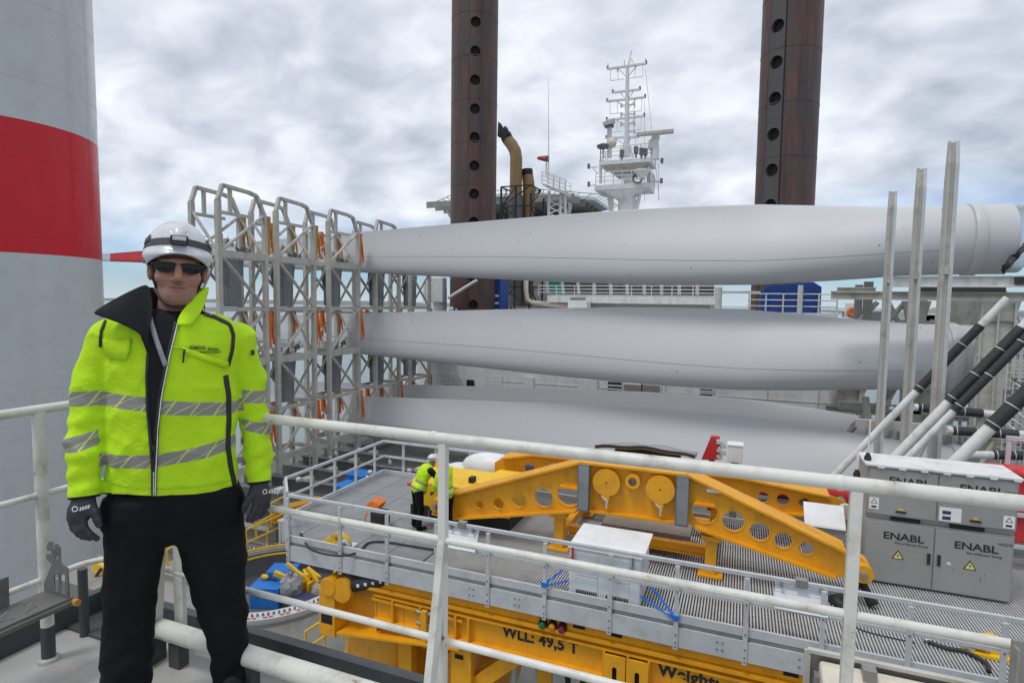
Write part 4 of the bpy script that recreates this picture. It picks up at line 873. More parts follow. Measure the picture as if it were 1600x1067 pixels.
d1 = door(cb, CX0, CXM, FZ+.06, CZ-.14, CY, CXM-.08); d2 = door(cb, CXM, CX1-.02, FZ+.06, CZ-.14, CY, CXM+.09)
text('lettering', 'ENABL', .20, (2.84, CY-.034, CZ-.47), EXV, EZV, M['ink'], cb, width=1.18, bold=.004); text('lettering', 'ENABL', .20, (4.04, CY-.034, CZ-.47), EXV, EZV, M['ink'], cb, width=1.18, bold=.004)
for x in (3.05, 4.25): text('lettering', 'Part of Eltronic Group', .062, (x, CY-.034, CZ-.555), EXV, EZV, M['ink'], cb)
text('lettering', '+AQ10', .075, (4.73, CY-.034, CZ-.30), EXV, EZV, M['ink'], cb)
sign(cb, 3.12, CZ-.78, CY-.034, .105); sign(cb, 4.32, CZ-.78, CY-.034, .105)
MB().ball((3.98, CY-.03, CZ-.82), .045, 10, (1, .3, 1)).build('round_cap', M['alu'], cb, smooth=True)
for x, z, l in ((4.5, -3.75, .1), (3.55, -3.75, .03), (2.9, -3.3, .03), (4.05, -3.6, .05), (4.56, -3.6, .03)): MB().bb((x, CY-.034, z), (x+.012, CY-.031, z+l)).build('scratch', M['steeld'], cb)
cu = thing('control_cabinet', 'upper stainless cabinet with pale lid standing on the double-door cabinet', 'cabinet', ((CX0+CX1)/2, CY, CZ-.1))
MB().bb((CX0-.02, CY-.03, CZ), (CX1, CY+.85, -1.66)).build('body', M['cab'], cu, bevel=.01); MB().bb((CX0, CY+.05, CZ-.098), (CX1, CY+.85, CZ-.002)).build('plinth', M['cab'], cu)
q = MB(); q.prism([(CX0-.06, CY-.10, -1.655), (CX0-.06, CY+.9, -1.655), (CX0-.06, CY+.9, -1.60), (CX0-.06, CY-.10, -1.61)], (CX1-CX0+.1, 0, 0)); q.build('lid', M['white'], cu, bevel=.008)
for k in range(7): x = CX0+.15+k*.37; MB().bb((x, CY-.105, -1.68), (x+.12, CY-.09, -1.63)).build('lid_clip', M['crate'], cu)
for x0, x1 in ((CX0+.45, CX0+.95), (CXM+.25, CXM+.8)): MB().bb((x0, CY-.02, CZ-.085), (x1, CY+.04, CZ-.02)).build('slot', M['dark'], cu)
for x0, x1 in ((CX0, CXM), (CXM, CX1-.02)):
    d = door(cu, x0, x1, CZ+.03, -1.70, CY-.032, None); c = (x0+x1)/2; MB().bb((c-.09, CY-.085, CZ+.10), (c+.09, CY-.064, CZ+.135)).build('handle', M['black'], d); MB().bb((c-.04, CY-.08, CZ+.15), (c+.04, CY-.064, CZ+.18)).build('lock', M['yellow2'], d)
text('lettering', 'ENABL', .20, (2.88, CY-.066, CZ+.68), EXV, EZV, M['ink'], cu, width=1.18, bold=.004); text('lettering', 'ENABL', .20, (4.06, CY-.066, CZ+.68), EXV, EZV, M['ink'], cu, width=1.18, bold=.004)
text('lettering', '+AQ12', .075, (4.76, CY-.066, CZ+.72), EXV, EZV, M['ink'], cu)
for x, z, w, h in ((2.56, CZ+.12, .17, .24), (3.76, CZ+.05, .36, .28), (4.78, CZ+.06, .18, .24)):
    MB().bb((x, CY-.069, z), (x+w, CY-.065, z+h)).build('label_sheet', M['decal'], cu)
    if w < .3:
        q = MB(); xx = x+w/2; zz = z+h*.68; q.prism([(xx-.06, CY-.07, zz-.045), (xx+.06, CY-.07, zz-.045), (xx, CY-.07, zz+.06)], (0, -.002, 0)); q.build('triangle_mark', M['ink'], cu); q = MB(); q.prism([(xx-.04, CY-.073, zz-.035), (xx+.04, CY-.073, zz-.035), (xx, CY-.073, zz+.04)], (0, -.002, 0)); q.build('triangle_face', M['decal'], cu)
        MB().bb((x+.04, CY-.071, z+.03), (x+w-.04, CY-.0695, z+.07)).build('print_line', M['ink'], cu)
    else:
        for k in range(2): MB().bb((x+.05, CY-.072, z+.03+k*.11), (x+.19, CY-.0695, z+.10+k*.11)).build('print_block', M['navy'], cu)
q = MB(); q.tube((CX0-.18, CY+.1, -2.0), (CX0-.18, CY+.1, -1.35), .022, 8); q.tube((CX0+.02, CY+.2, -1.6), (CX0+.03, CY+.2, -.75), .016, 8); q.build('aerials', M['crate'], cu)
for p in ((CX0-.18, CY+.1, -1.9), (CX0+.02, CY+.2, -1.55)): MB().lathe([(.06, -.1), (.07, 0), (.03, .1)], p, n=12).build('aerial_foot', M['black'], cu, smooth=40)

# ------------------------------------------------------------------ white crate with blue straps
wc = thing('white_crate', 'white lidded crate on the grating, lashed with blue straps', 'crate', (-2.27, 11.1, FZ))
bx0, bx1, by0, by1 = -2.95, -1.58, 10.62, 11.62
MB().bb((bx0, by0, FZ+.01), (bx1, by1, -3.14)).build('body', M['crate'], wc, bevel=.015)
q = MB(); q.prism([(bx0-.03, by0-.03, -3.138), (bx0-.03, by1+.03, -3.138), (bx0+.03, by1-.03, -3.0), (bx0+.03, by0+.05, -3.02)], (bx1-bx0+.06, 0, 0)); q.build('lid', M['crate'], wc, bevel=.015)
for x0, x1 in ((-2.80, -2.38), (-2.22, -1.78)):
    MB().bb((x0, by0-.018, FZ+.45), (x1, by0-.001, -3.22)).build('panel', M['crate'], wc, bevel=.006); MB().bb((x0, by0-.014, FZ+.16), (x1, by0-.001, FZ+.42)).build('panel', M['crate'], wc, bevel=.006)
    k = MB(); k.bb((x0, by0-.022, FZ+.03), (x1, by0-.015, FZ+.08))
    for j in range(10): xx = x0+(x1-x0)*(j+.15)/10; k.bb((xx, by0-.022, FZ+.081), (xx+.022, by0-.015, FZ+.15))
    k.build('foot_vent', M['black'], wc)
for x in (-2.87, -1.72): q = MB(); q.bb((x-.018, by0-.045, FZ+.72), (x+.018, by0-.034, -3.12)); q.bb((x-.03, by0-.06, FZ+.70), (x+.03, by0-.046, FZ+.80)); q.build('tie_down', M['redm'] if x < -2 else M['galv'], wc)
for k in range(5): MB().bb((bx1+.001, by0+.08+k*.2, FZ+.1), (bx1+.02, by0+.12+k*.2, -3.2)).build('rib', M['crate'], wc)
for i, (a, b, l) in enumerate((((-3.38, PY0-.10, FZ+.22), (bx0-.02, by0+.15, FZ+.55), 'l'), ((-.90, PY0-.10, FZ+.10), (bx1+.02, by0+.1, FZ+.62), 'r'))):
    t = thing('lashing_strap', 'bright blue lashing strap at the %s of the white crate' % ('left foot' if i == 0 else 'right foot'), 'strap', a, 'blue straps holding the white crate')
    MB().beam(a, b, .06, .008).build('webbing', M['tape'], t); b2 = (b[0], b[1]-.1, FZ+.26); a2 = (a[0], a[1]+.02, a[2]-.04); MB().beam(a2, b2, .06, .008).build('webbing', M['tape'], t); MB().bb((a[0]-.06, a[1]-.01, a[2]-.05), (a[0]+.06, a[1]+.01, a[2]+.04)).build('loop', M['tape'], t)

# ------------------------------------------------------------------ boards on the rails, small gear
def board(label, x0, x1, z0, z1, tilt):
    t = thing('hinged_board', label, 'board', ((x0+x1)/2, PY0, z0), 'white boards at the platform railing')
    n = 3
    for k in range(n):
        za, zb = z0+(z1-z0)*k/n, z0+(z1-z0)*(k+1)/n-.012; ya, yb = PY0+.06+tilt*(n-k)/n, PY0+.06+tilt*(n-k-1)/n
        q = MB(); q.prism([(x0, ya, za), (x1, ya, za), (x1, yb, zb), (x0, yb, zb)], (0, .02, 0)); q.build('panel', M['crate'], t)
    for x in (x0+.1, x1-.1): MB().bb((x-.02, PY0-.05, z1-.03), (x+.02, PY0+.11, z1+.07)).build('hook', M['galv'], t)
    MB().bb(((x0+x1)/2-.09, PY0-.06, FZ+1.02), ((x0+x1)/2+.09, PY0+.07, FZ+1.16)).build('clamp', M['galv'], t, bevel=.01)
board('white slatted board hanging from the platform railing right of the crate', .68, 1.48, FZ+.62, FZ+1.0, -.16)
board('white slatted board at the platform railing left of the crate, by the workers', -5.55, -4.85, FZ+.62, FZ+1.0, -.20)
def padeye(p, label, flip=1):
    t = thing('pad_eye', label, 'pad eye', p, 'yellow pad eyes lying on the platform'); x, y, z = p
    q = [(-.34, .0), (.34, 0), (.30, .12), (.16, .22), (.04, .26), (-.08, .22), (-.2, .1), (-.34, .06)]
    plate('eye_plate', M['yellow2'], t, [(a*flip, b) for a, b in (q if flip > 0 else q[::-1])], [circ((.03*flip, .13), .055, 16)], .16, (x, y, z+.06), (1, 0, 0), (0, 0, 1), .01)
    MB().bb((x-.42, y-.2, z+.002), (x+.42, y+.2, z+.05)).build('base', M['crate'] if flip > 0 else M['yellow2'], t); MB().path([(x+.12*flip, y-.12, z+.12), (x+.3*flip, y-.12, z+.2), (x+.42*flip, y-.1, z+.1), (x+.3*flip, y-.1, z+.06)], .05, 8).build('shackle', M['alu'], t, smooth=True)
p = at(528, 852, Z=FZ); padeye((p.x, p.y, FZ), 'yellow pad eye on a white board, lying on the plain plates at the left'); p2 = at(1562, 1035, Z=FZ); padeye((p2.x, p2.y+.25, FZ), 'yellow pad eye lying on the grating at the lower right corner', -1)
for lab, pts, r in (('thin black hose looping round the yellow pad eye on the plates', [(470, 832), (476, 846), (490, 860), (530, 868), (560, 862), (575, 848), (600, 846), (640, 852), (688, 860)], .025), ('black sling lying on the grating near the lower right pad eye', [(1445, 1000), (1480, 1012), (1510, 1018), (1540, 1035), (1545, 1048)], .035), ('grey cable along the grating behind the right railing', [(1225, 955), (1300, 962), (1350, 985), (1430, 1004)], .012)):
    pp = [at(*a, Z=FZ+r+.004) for a in pts]; t = thing('hose', lab, 'hose', pp[0]); MB().path(spline(pp), r, 8).build('line', M['rubber'], t, smooth=True); MB().tube(pp[0]-Vector((.0, .0, .01)), pp[0]+Vector((.06, .02, .0)), r*1.5, 8).build('fitting', M['alu'], t)
p = at(1352, 950, Z=FZ); t = thing('shackle_sling', 'black sling hanging under the right end of the larger yoke', 'sling', (p.x, p.y, FZ))
MB().path([(2.30, 12.6, -3.62), (2.2, 12.55, -3.85), (2.05, 12.5, FZ+.05), (1.85, 12.3, FZ+.06), (1.95, 12.1, FZ+.06)], [.06, .09, .12, .13, .06], 8).build('webbing', M['black'], t, smooth=True); MB().path([(2.32, 12.6, -3.62), (2.42, 12.5, -3.9), (2.5, 12.4, FZ+.06)], [.05, .09, .10], 8).build('webbing', M['black'], t, smooth=True); MB().tube((2.30, 12.6, -3.4), (2.30, 12.6, -3.66), .06, 10).build('bow', M['galv'], t)
# tool bag
p = at(594, 822, Z=FZ); t = thing('tool_bag', 'black tool bag with an orange top on the platform plates', 'tool bag', (p.x, p.y, FZ))
MB().bb((p.x-.22, p.y-.18, FZ+.003), (p.x+.24, p.y+.16, FZ+.46)).build('bag', M['black'], t, bevel=.11); q = MB(); q.prism([(p.x-.30, p.y-.16, FZ+.42), (p.x+.05, p.y-.2, FZ+.48), (p.x+.12, p.y-.18, FZ+.62), (p.x-.12, p.y-.16, FZ+.70), (p.x-.30, p.y-.15, FZ+.60)], (0, .3, .02)); q.build('flap', M['orange'], t, bevel=.03); MB().path([(p.x-.25, p.y-.18, FZ+.42), (p.x-.3, p.y-.22, FZ+.2), (p.x-.22, p.y-.24, FZ+.04)], .02, 6).build('strap', M['orange'], t, smooth=True)
# yellow power unit with workers in front
pu = thing('power_unit', 'bright yellow power unit in front of which two workers stand', 'machine', (-7, 14.2, FZ))
X0, X1, Y0, Y1 = -8.0, -5.2, 13.1, 14.5
q = MB(); q.prism([(X0, Y0, FZ+.28), (X0, Y0, FZ+.92), (X0, Y0+.12, FZ+.98), (X0, Y1, FZ+.98), (X0, Y1, FZ+.28)], (X1-X0, 0, 0)); q.build('housing', M['yellow2'], pu, bevel=.03)
MB().bb((X0-.02, Y0-.02, FZ+.003), (X1+.02, Y1+.02, FZ+.275)).build('skid', M['black'], pu)
for x0, x1 in ((X0+.6, X0+1.1), (X0+1.2, X0+1.7), (X0+1.9, X0+2.5)): MB().bb((x0, Y0-.02, FZ+.36), (x1, Y0-.002, FZ+.84)).build('door', M['galv'] if x0 > X0+1.1 and x0 < X0+1.3 else M['yellow2'], pu, bevel=.01)
q = MB(); q.prism([(X0+1.75, Y0+.2, FZ+.985), (X0+2.6, Y0+.2, FZ+.985), (X0+2.7, Y1-.1, FZ+1.06), (X0+2.0, Y1-.1, FZ+1.06)], (0, 0, .05)); q.build('hatch', M['yellow2'], pu); MB().bb((X0+1.55, Y0+.25, FZ+.985), (X0+1.68, Y0+.45, FZ+1.12)).build('handle', M['black'], pu)
MB().tube((X0-.02, Y0+.3, FZ+.7), (X0-.3, Y0+.3, FZ+.7), .05, 8).build('outlet', M['redm'], pu)
MB().bb((X0+.05, Y1-.2, FZ+.985), (X0+.2, Y1-.05, FZ+1.35)).build('stub_mast', M['yellow2'], pu, bevel=.02)
for k in range(4): MB().tube((X0+.3+k*.25, Y0-.03, FZ+.2), (X0+.35+k*.3, Y0-.2, FZ+.04), .03, 8).build('hose', M['rubber'], pu, smooth=40)
MB().bb((X0+.95, Y0-.03, FZ+.55), (X0+1.5, Y0-.021, FZ+.8)).build('control_panel', M['black'], pu)
for k, (px, py, r, lab) in enumerate(((770, 712, .55, 'large smooth white domed cover behind the yellow power unit'), (722, 727, .4, 'small white domed cover just behind the workers'))):
    p = at(px, py, Y=15.3); t = thing('domed_cover', lab, 'cover', (p.x, 15.3, FZ), 'white domed covers'); MB().ball((p.x, 15.25, p.z-.35), .6, 18, (1.6*r/.55, .7, .75)).build('dome', M['crate'], t, smooth=True); MB().bb((p.x-.7, 14.85, FZ), (p.x+.7, 15.6, p.z-.4)).build('base', M['galv'], t)
# red wing-shaped bracket, white box and tarpaulin behind the yokes
p = at(1110, 715, Y=16.6); t = thing('red_bracket', 'red slanted bracket with fittings above the yellow yokes', 'bracket', (p.x, 16.6, FZ))
q = MB(); a = [at(1096, 718, Y=16.6), at(1128, 718, Y=16.6), at(1126, 700, Y=16.6), at(1124, 683, Y=16.6), at(1111, 682, Y=16.6)]; q.prism(a, (0, .22, 0)); q.build('bracket_plate', M['redm'], t); q = MB()
for k in range(5): q.box(at(1124+k % 2*6, 690+k*6, Y=16.5), (.14, .12, .1), Matrix.Rotation(k, 3, 'Y'))
q.build('fittings', M['alu'], t)['kind'] = 'stuff'; MB().tube(at(1112, 718, Y=16.7), (at(1112, 718, Y=16.7).x, 16.7, FZ), .08, 8).build('post', M['redm'], t)
p, p2 = at(1136, 722, Y=16.2), at(1161, 698, Y=16.2); t = thing('white_box', 'small white box right of the red bracket', 'box', (p.x, 16.2, FZ)); MB().bb((p.x, 16.2, p.z), (p2.x, 16.6, p2.z)).build('body', M['crate'], t, bevel=.02); MB().bb((p.x-.01, 16.18, p2.z+.001), (p2.x+.01, 16.62, p2.z+.03)).build('lid', M['crate'], t); MB().bb((p.x+.1, 16.3, FZ), (p2.x-.1, 16.5, p.z-.002)).build('stand', M['galv'], t)
t = thing('tarpaulin', 'folded tarpaulin edge lying on top behind the larger yoke', 'tarpaulin', at(1010, 705, Y=15.6)); rows = []
for j in range(5): rows.append([tuple(at(930+i*13, (690+i*1.35-6*math.sin(i*.26)+8)+0*j, Y=15.3)+Vector((0, .25*j, -.03*j+.02*math.sin(i*1.3+j)))) for i in range(13)])
o = MB().grid(rows).build('sheet', M['greyb'], t, smooth=True); o.modifiers.new('s', 'SOLIDIFY').thickness = .05
MB().path([tuple(Vector(v)+Vector((0, -.03, .02))) for v in rows[0]], .035, 6).build('hem', M['black'], t, smooth=True); MB().bb((rows[2][2][0], 15.5, FZ), (rows[2][10][0], 16.2, rows[2][8][2]-.15)).build('load', M['galv'], t)
p, p2 = at(1265, 806, Y=14.6), at(1305, 790, Y=14.6); t = thing('junction_box', 'open white-lidded metal box beside the end of the rear yoke', 'box', (p.x, 14.4, FZ)); MB().bb((p.x-.1, 14.1, FZ+.02), (p2.x+.15, 14.5, p.z-.05)).build('body', M['cab'], t); q = MB(); q.prism([(p.x-.15, 14.05, p.z-.04), (p2.x+.15, 14.05, p.z-.04), (p2.x+.15, 14.5, p2.z), (p.x-.15, 14.5, p2.z)], (0, .02, .04)); q.build('lid', M['crate'], t)
p = at(1592, 870, Y=15.5); t = thing('red_container', 'red container with white rails at the right edge beside the cabinets', 'container', (p.x+1, 15.5, FZ)); MB().bb((p.x-.25, 15.5, FZ+.6), (p.x+2.2, 17, FZ+2.0)).build('body', M['redm'], t, bevel=.05); MB().bb((p.x-.3, 15.42, FZ+1.2), (p.x+2.2, 15.49, FZ+1.28)).build('rail', M['alu'], t); MB().bb((p.x-.3, 15.42, FZ+.5), (p.x+2.2, 15.49, FZ+.58)).build('rail', M['alu'], t); MB().ball((p.x+.1, 15.6, FZ+2.1), .25, 10, (1.2, 1, .7)).build('cap', M['redm'], t, smooth=True)
t = thing('red_tank', 'low red tank with yellow bands behind the rear yoke', 'tank', (1.6, 16.8, FZ)); MB().tube((.6, 16.8, -3.2), (3.0, 16.8, -3.25), .32, 16).build('shell', M['redm'], t, smooth=40); MB().tube((1.4, 16.8, -3.217), (1.65, 16.8, -3.222), .335, 16).build('band', M['yellow2'], t, smooth=40); MB().bb((.9, 16.6, FZ), (2.7, 17, -3.5)).build('cradle', M['galv'], t)
for px, w, lab in ((1556, .5, 'white small steel frame at the right edge above the red container'),):
    p = at(px+20, 700, Y=17); t = thing('steel_stand', lab, 'frame', (p.x, 17, FZ)); q = MB()
    for dx in (0, .35, .7): q.beam((p.x+dx, 17, FZ), (p.x+dx, 17, p.z+.2), .08)
    q.build('posts', M['alu'], t); MB().beam((p.x-.05, 17, p.z+.24), (p.x+.75, 17, p.z+.24), .1).build('head', M['alu'], t)

# ================================================================== YELLOW LIFTING FRAME UNDER THE PLATFORM
lf = thing('lifting_frame', 'heavy yellow lifting frame marked WLL 49,5 T under the work platform', 'lifting frame', (-2, 11.5, DZ)); YL = M['yellow']
LY = 10.62
MB().bb((-7.6, LY-.12, -4.86), (9.5, LY+.5, -4.80)).build('top_flange', YL, lf); MB().bb((-7.6, LY-.02, -4.795), (9.5, LY+.06, -4.57)).build('upper_web', YL, lf)
MB().bb((-7.4, LY, -5.50), (9.5, LY+.05, -4.865)).build('web', YL, lf); MB().bb((-7.4, LY-.16, -5.56), (9.5, LY+.5, -5.50)).build('bottom_flange', YL, lf)
MB().bb((-7.4, LY-.10, -4.99), (9.5, LY-.001, -4.95)).build('web_rib', YL, lf)
for x in (-6.9, -6.2, -5.35, -5.05, -2.2, -1.75, -1.36, 1.9, 2.4, 5, 7): MB().bb((x-.02, LY-.13, -5.497), (x+.02, LY-.002, -4.992)).build('stiffener', YL, lf)
text('lettering', 'WLL: 49,5 T', .315, (-4.32, LY-.006, -5.24), EXV, EZV, M['ink'], lf, width=.93, bold=.011, space=1.06); text('lettering', 'Weight:', .315, (-1.20, LY-.006, -5.26), EXV, EZV, M['ink'], lf, width=1.0, bold=.011, space=1.05)
for k, (x, m_) in enumerate(((-3.44, 'green'), (-3.24, 'amber'), (-3.04, 'magenta'))):
    MB().lathe([(.065, -.02), (.070, .07), (.058, .11), (.02, .125)], (x, LY-.06, -4.745), axis=(0, -1, -.25), n=18).build('signal_lamp', M[m_], lf, smooth=40); MB().lathe([(.085, -.05), (.085, .06)], (x, LY-.05, -4.735), axis=(0, -1, -.25), n=18, cap=False).build('lamp_hood', M['black'], lf, smooth=40)
for x in (-2.72, -2.0, 1.0): MB().bb((x-.12, LY-.026, -4.72), (x+.12, LY-.021, -4.64)).build('slot', M['dark'], lf); MB().bb((x-.15, LY-.03, -4.75), (x+.15, LY-.028, -4.61))  # flat dark plates stand for the shade in rectangular openings
for x in (-1.98, -1.56):
    plate('slotted_plate', YL, lf, [(-.2, -.85), (.2, -.85), (.2, 0), (-.2, 0)], [[(.045*math.cos(a)+0, -.42+(.17 if math.sin(a) > 0 else -.17)+.045*math.sin(a)) for a in [2*math.pi*k/20 for k in range(20)]]], .05, (x, LY-.17, -5.0), EXV, EZV); MB().bb((x-.19, LY-.12, -5.8), (x+.19, LY-.1, -5.05)).build('backing', M['dark'], lf)
# left end of the frame
plate('end_plate', YL, lf, [(-8.65, -6.0), (-7.4, -6.0), (-5.2, -5.55), (-5.2, -4.62), (-5.7, -4.62), (-7.6, -4.95), (-8.05, -5.15), (-8.65, -5.1)], [circ((-6.15, -4.85), .07, 16)], .06, (0, LY+.28, 0), EXV, EZV)
MB().bb((-8.78, LY-.25, -6.1), (-8.35, LY+.35, -5.05)).build('end_box', YL, lf, bevel=.015); MB().bb((-8.72, LY-.256, -5.8), (-8.41, LY-.251, -5.45)).build('end_window', M['dark'], lf)
MB().tube((-8.5, LY-.3, -4.92), (-8.5, LY+.4, -4.92), .2, 20).build('sheave', YL, lf, smooth=40); MB().tube((-8.15, LY-.2, -4.95), (-8.15, LY+.4, -4.95), .24, 20).build('roller', M['galv'], lf, smooth=40); MB().lathe([(.26, -.08), (.26, .08)], (-8.15, LY-.2, -4.95), axis=(0, 1, 0), n=20).build('roller_flange', YL, lf, smooth=40)
for x in (-7.4, -6.7, -6.15, -5.6): MB().bb((x-.02, LY-.02, -5.95), (x+.02, LY+.24, -5.05)).build('stiffener', YL, lf)
MB().beam((-8.3, LY, -5.98), (-5.2, LY, -5.62), .5, .05).build('flange', YL, lf); MB().beam((-7.45, LY+.05, -5.06), (-5.2, LY+.05, -5.1), .3, .05).build('flange', YL, lf)
q = MB(); q.bb((-6.13, LY-.22, -5.75), (-6.0, LY-.12, -5.0)); q.build('latch', YL, lf, bevel=.01)
for z in (-5.1, -5.35, -5.6): MB().tube((-6.28, LY-.1, z), (-5.85, LY-.1, z), .05, 10).build('latch_pin', M['galv'], lf, smooth=40)
MB().lathe([(.02, -.05), (.1, -.05), (.1, .05), (.02, .05)], (-6.4, LY+.2, -4.85), axis=(0, -1, 0), n=16, cap=False).build('boss', M['galv'], lf)
# black padded sling running to the end roller
MB().path([(-7.95, LY-.1, -4.86), (-7.3, LY+.1, -4.66), (-6.4, LY+.6, -4.62)], [.14, .19, .2], 12).build('padded_sling', M['rubber'], lf, smooth=True); 
for k in range(5): c = Vector((-7.75+.17*k, LY-.02+.04*k, -4.81+.045*k)); MB().box(c+Vector((0, -.17, .03)), (.07, .02, .06)).build('sling_mark', M['decal'], lf)
# legs, drum and lower girders
for x in (-5.25, 3.2):
    MB().bb((x-.24, LY-.05, DZ+.1), (x+.24, LY+.45, -5.565)).build('leg', YL, lf, bevel=.02); MB().bb((x-.14, LY-.056, -5.95), (x+.06, LY-.051, -5.85)).build('slot', M['dark'], lf)
    MB().beam((x+.2, LY+.2, -6.6), (x+1.3, LY+.2, -5.6), .22, .3).build('knee', YL, lf)
for x in (-5.9, -7.2, -3.6): MB().beam((x, LY+.6, -5.6), (x-.2, LY+1.4, -9), .3, .4).build('leg', YL, lf)
MB().lathe([(1.05, -2.2), (1.05, .1), (.98, .2)], (-7.75, 12.0, -6.1), axis=(.18, .1, 1), n=36).build('drum', YL, lf, smooth=40)
MB().lathe([(1.5, -.5), (1.5, .5)], (-6.3, 12.7, -7.2), axis=(.2, 1, 0), n=40).build('drum', YL, lf, smooth=40)
MB().bb((-7.05, LY+.35, -8.4), (-6.7, LY+.6, -6.0)).build('plate', YL, lf, bevel=.015)
for k in range(5): MB().ibeam((-6.8+k*2.2, 12.8, -6.6), (-5.2+k*2.2, 14.5, -5.2), .2, .3, .03).build('girder', YL, lf)
MB().ibeam((-8, 13.2, -6.4), (9, 13.2, -6.4), .35, .6, .04).build('girder', YL, lf); MB().ibeam((-8, 12.3, -8.4), (9, 12.3, -8.4), .35, .6, .04).build('girder', YL, lf)
t = thing('pipe_scaffold', 'grey pipes and valves glimpsed below the yellow lifting frame', 'pipework', (-3, 11.2, DZ)); rr = random.Random(4)
for k in range(16):
    x = -5 + k*.55; MB().tube((x, 11.1+rr.random(), DZ), (x+rr.uniform(-.7, .7), 11.2+rr.random(), -5.8), rr.uniform(.035, .08), 8).build('pipe', M[rr.choice(('alu', 'galv', 'rubber', 'steeld'))], t, smooth=40)

# ================================================================== ROUND FLANGED TUB WITH EQUIPMENT
TC, TRD, TZ = (-16.1, 16.5), 3.1, -8.85
tb = thing('tower_section', 'round pale tower base section with bolted flange below the platform', 'tower section', (*TC, DZ))
MB().lathe([(TRD-.05, DZ), (TRD-.05, TZ-.2)], (*TC, 0), n=96, cap=False).build('wall', M['tub'], tb, smooth=True)
MB().lathe([(TRD-.48, TZ-.16), (TRD-.48, TZ), (TRD+.05, TZ), (TRD+.05, TZ-.10), (TRD+.02, TZ-.19)], (*TC, 0), n=96, cap=False).build('flange', M['alu'], tb, smooth=40)
MB().lathe([(TRD+.055, TZ-.22), (TRD+.055, TZ-.3)], (*TC, 0), n=96, cap=False).build('seal_band', M['galv'], tb, smooth=True)
MB().lathe([(TRD-.49, TZ-.2), (TRD-.49, TZ-1.0), (.05, TZ-1.0)], (*TC, 0), n=60, cap=False).build('inner_floor', M['steeld'], tb)
bo = MB().lathe([(.035, 0), (.035, .09), (.01, .10)], (0, 0, 0), n=8).mesh('bolt')
for k in range(110):
    g = 2*math.pi*k/110; o = bpy.data.objects.new('bolt', bo); COL.objects.link(o); o.parent = tb; WO[o.name] = WO[tb.name]; o.location = ((TRD-.20)*math.cos(g), (TRD-.20)*math.sin(g), TZ-DZ)
bo.materials.append(M['steeld'])
q = MB()
for k in range(110):
    if k % 3 == 0: continue
    g = 2*math.pi*(k+.5)/110; q.box((TC[0]+(TRD-.06)*math.cos(g), TC[1]+(TRD-.06)*math.sin(g), TZ+.012), (.12, .05, .02), Matrix.Rotation(g+math.pi/2, 3, 'Z'))
q.build('torque_marks', M['redm'], tb)['kind'] = 'stuff'
q = MB(); n = 50
for zz in (.35, .0):
    q.path([(TC[0]+(TRD-.75)*math.cos(g), TC[1]+(TRD-.75)*math.sin(g), TZ-.15+zz) for g in [.3+2.6*k/n for k in range(n+1)]], .05, 6)
q.build('inner_rail', M['yellow2'], tb, smooth=True)
def case(x, y, z, w, d, h, m_, lab, rot=0):
    t = thing('equipment_case', lab, 'case', (x, y, z), 'cases lying in the round tower section'); t.rotation_euler.z = rot
    MB().bb((x-w/2, y-d/2, z), (x+w/2, y+d/2, z+h*.7)).build('base', M[m_], t, bevel=.03); MB().bb((x-w/2-.02, y-d/2-.02, z+h*.7+.004), (x+w/2+.02, y+d/2+.02, z+h)).build('lid', M[m_], t, bevel=.03)
    for k in (-.25, .25): MB().bb((x+w*k-.04, y-d/2-.045, z+h*.6), (x+w*k+.04, y-d/2-.022, z+h*.8)).build('latch', M['galv'], t)
zc_ = TZ-1.0
def put(px, py, z): p = at(px, py, Z=z); return p.x, p.y
x, y = put(420, 910, zc_+.8); case(x, y, zc_, 1.1, .85, .8, 'blue', 'front bright blue case in the round tower section', .35)
x, y = put(434, 893, zc_+1.0); case(x, y+.3, zc_, 1.0, .75, 1.05, 'blue', 'rear bright blue case in the round tower section', .35)
x, y = put(474, 930, zc_+.8); case(x, y, zc_, 1.05, .75, .75, 'navy', 'dark navy case with pale sticker in the round tower section', .35)
x, y = put(470, 928, zc_+1.0)
t = thing('yellow_gear', 'yellow pipework gear heaped behind the navy case', 'gear', (x+.5, y+1.4, zc_)); rr = random.Random(9); gx, gy = put(487, 905, zc_+.9)
for k in range(16): c = Vector((gx+rr.uniform(-.75, .75), gy+rr.uniform(-.4, .4), zc_+rr.uniform(.5, 1.3))); MB().beam(c, c+Vector((rr.uniform(-.6, .6), rr.uniform(-.2, .2), rr.uniform(-.1, .5))), rr.uniform(.07, .16)).build('bar', M['yellow2'], t)
for k in range(5): MB().bb((gx-.7+k*.3, gy-.5, zc_), (gx-.62+k*.3, gy+.2, zc_+1.0)).build('upright', M['yellow2'], t)
x, y = put(455, 902, zc_+1.3); t = thing('grey_sack', 'crumpled grey plastic sack beside the yellow gear', 'sack', (x, y, zc_)); q = MB(); q.ball((x, y, zc_+.95), .5, 20, (.8, .8, 1)); rr = random.Random(6); q.v = [(v[0]+rr.uniform(-.06, .06), v[1]+rr.uniform(-.06, .06), v[2]+rr.uniform(-.07, .07)) for v in q.v]; q.build('sack', M['greyb'], t, smooth=30)
x, y = put(503, 912, zc_+1.0); t = thing('grey_sack', 'second grey plastic sack right of the yellow gear', 'sack', (x, y, zc_)); q = MB(); q.ball((x, y, zc_+.7), .42, 20, (1, .8, .95)); q.v = [(v[0]+rr.uniform(-.05, .05), v[1]+rr.uniform(-.05, .05), v[2]+rr.uniform(-.06, .06)) for v in q.v]; q.build('sack', M['greyb'], t, smooth=30)
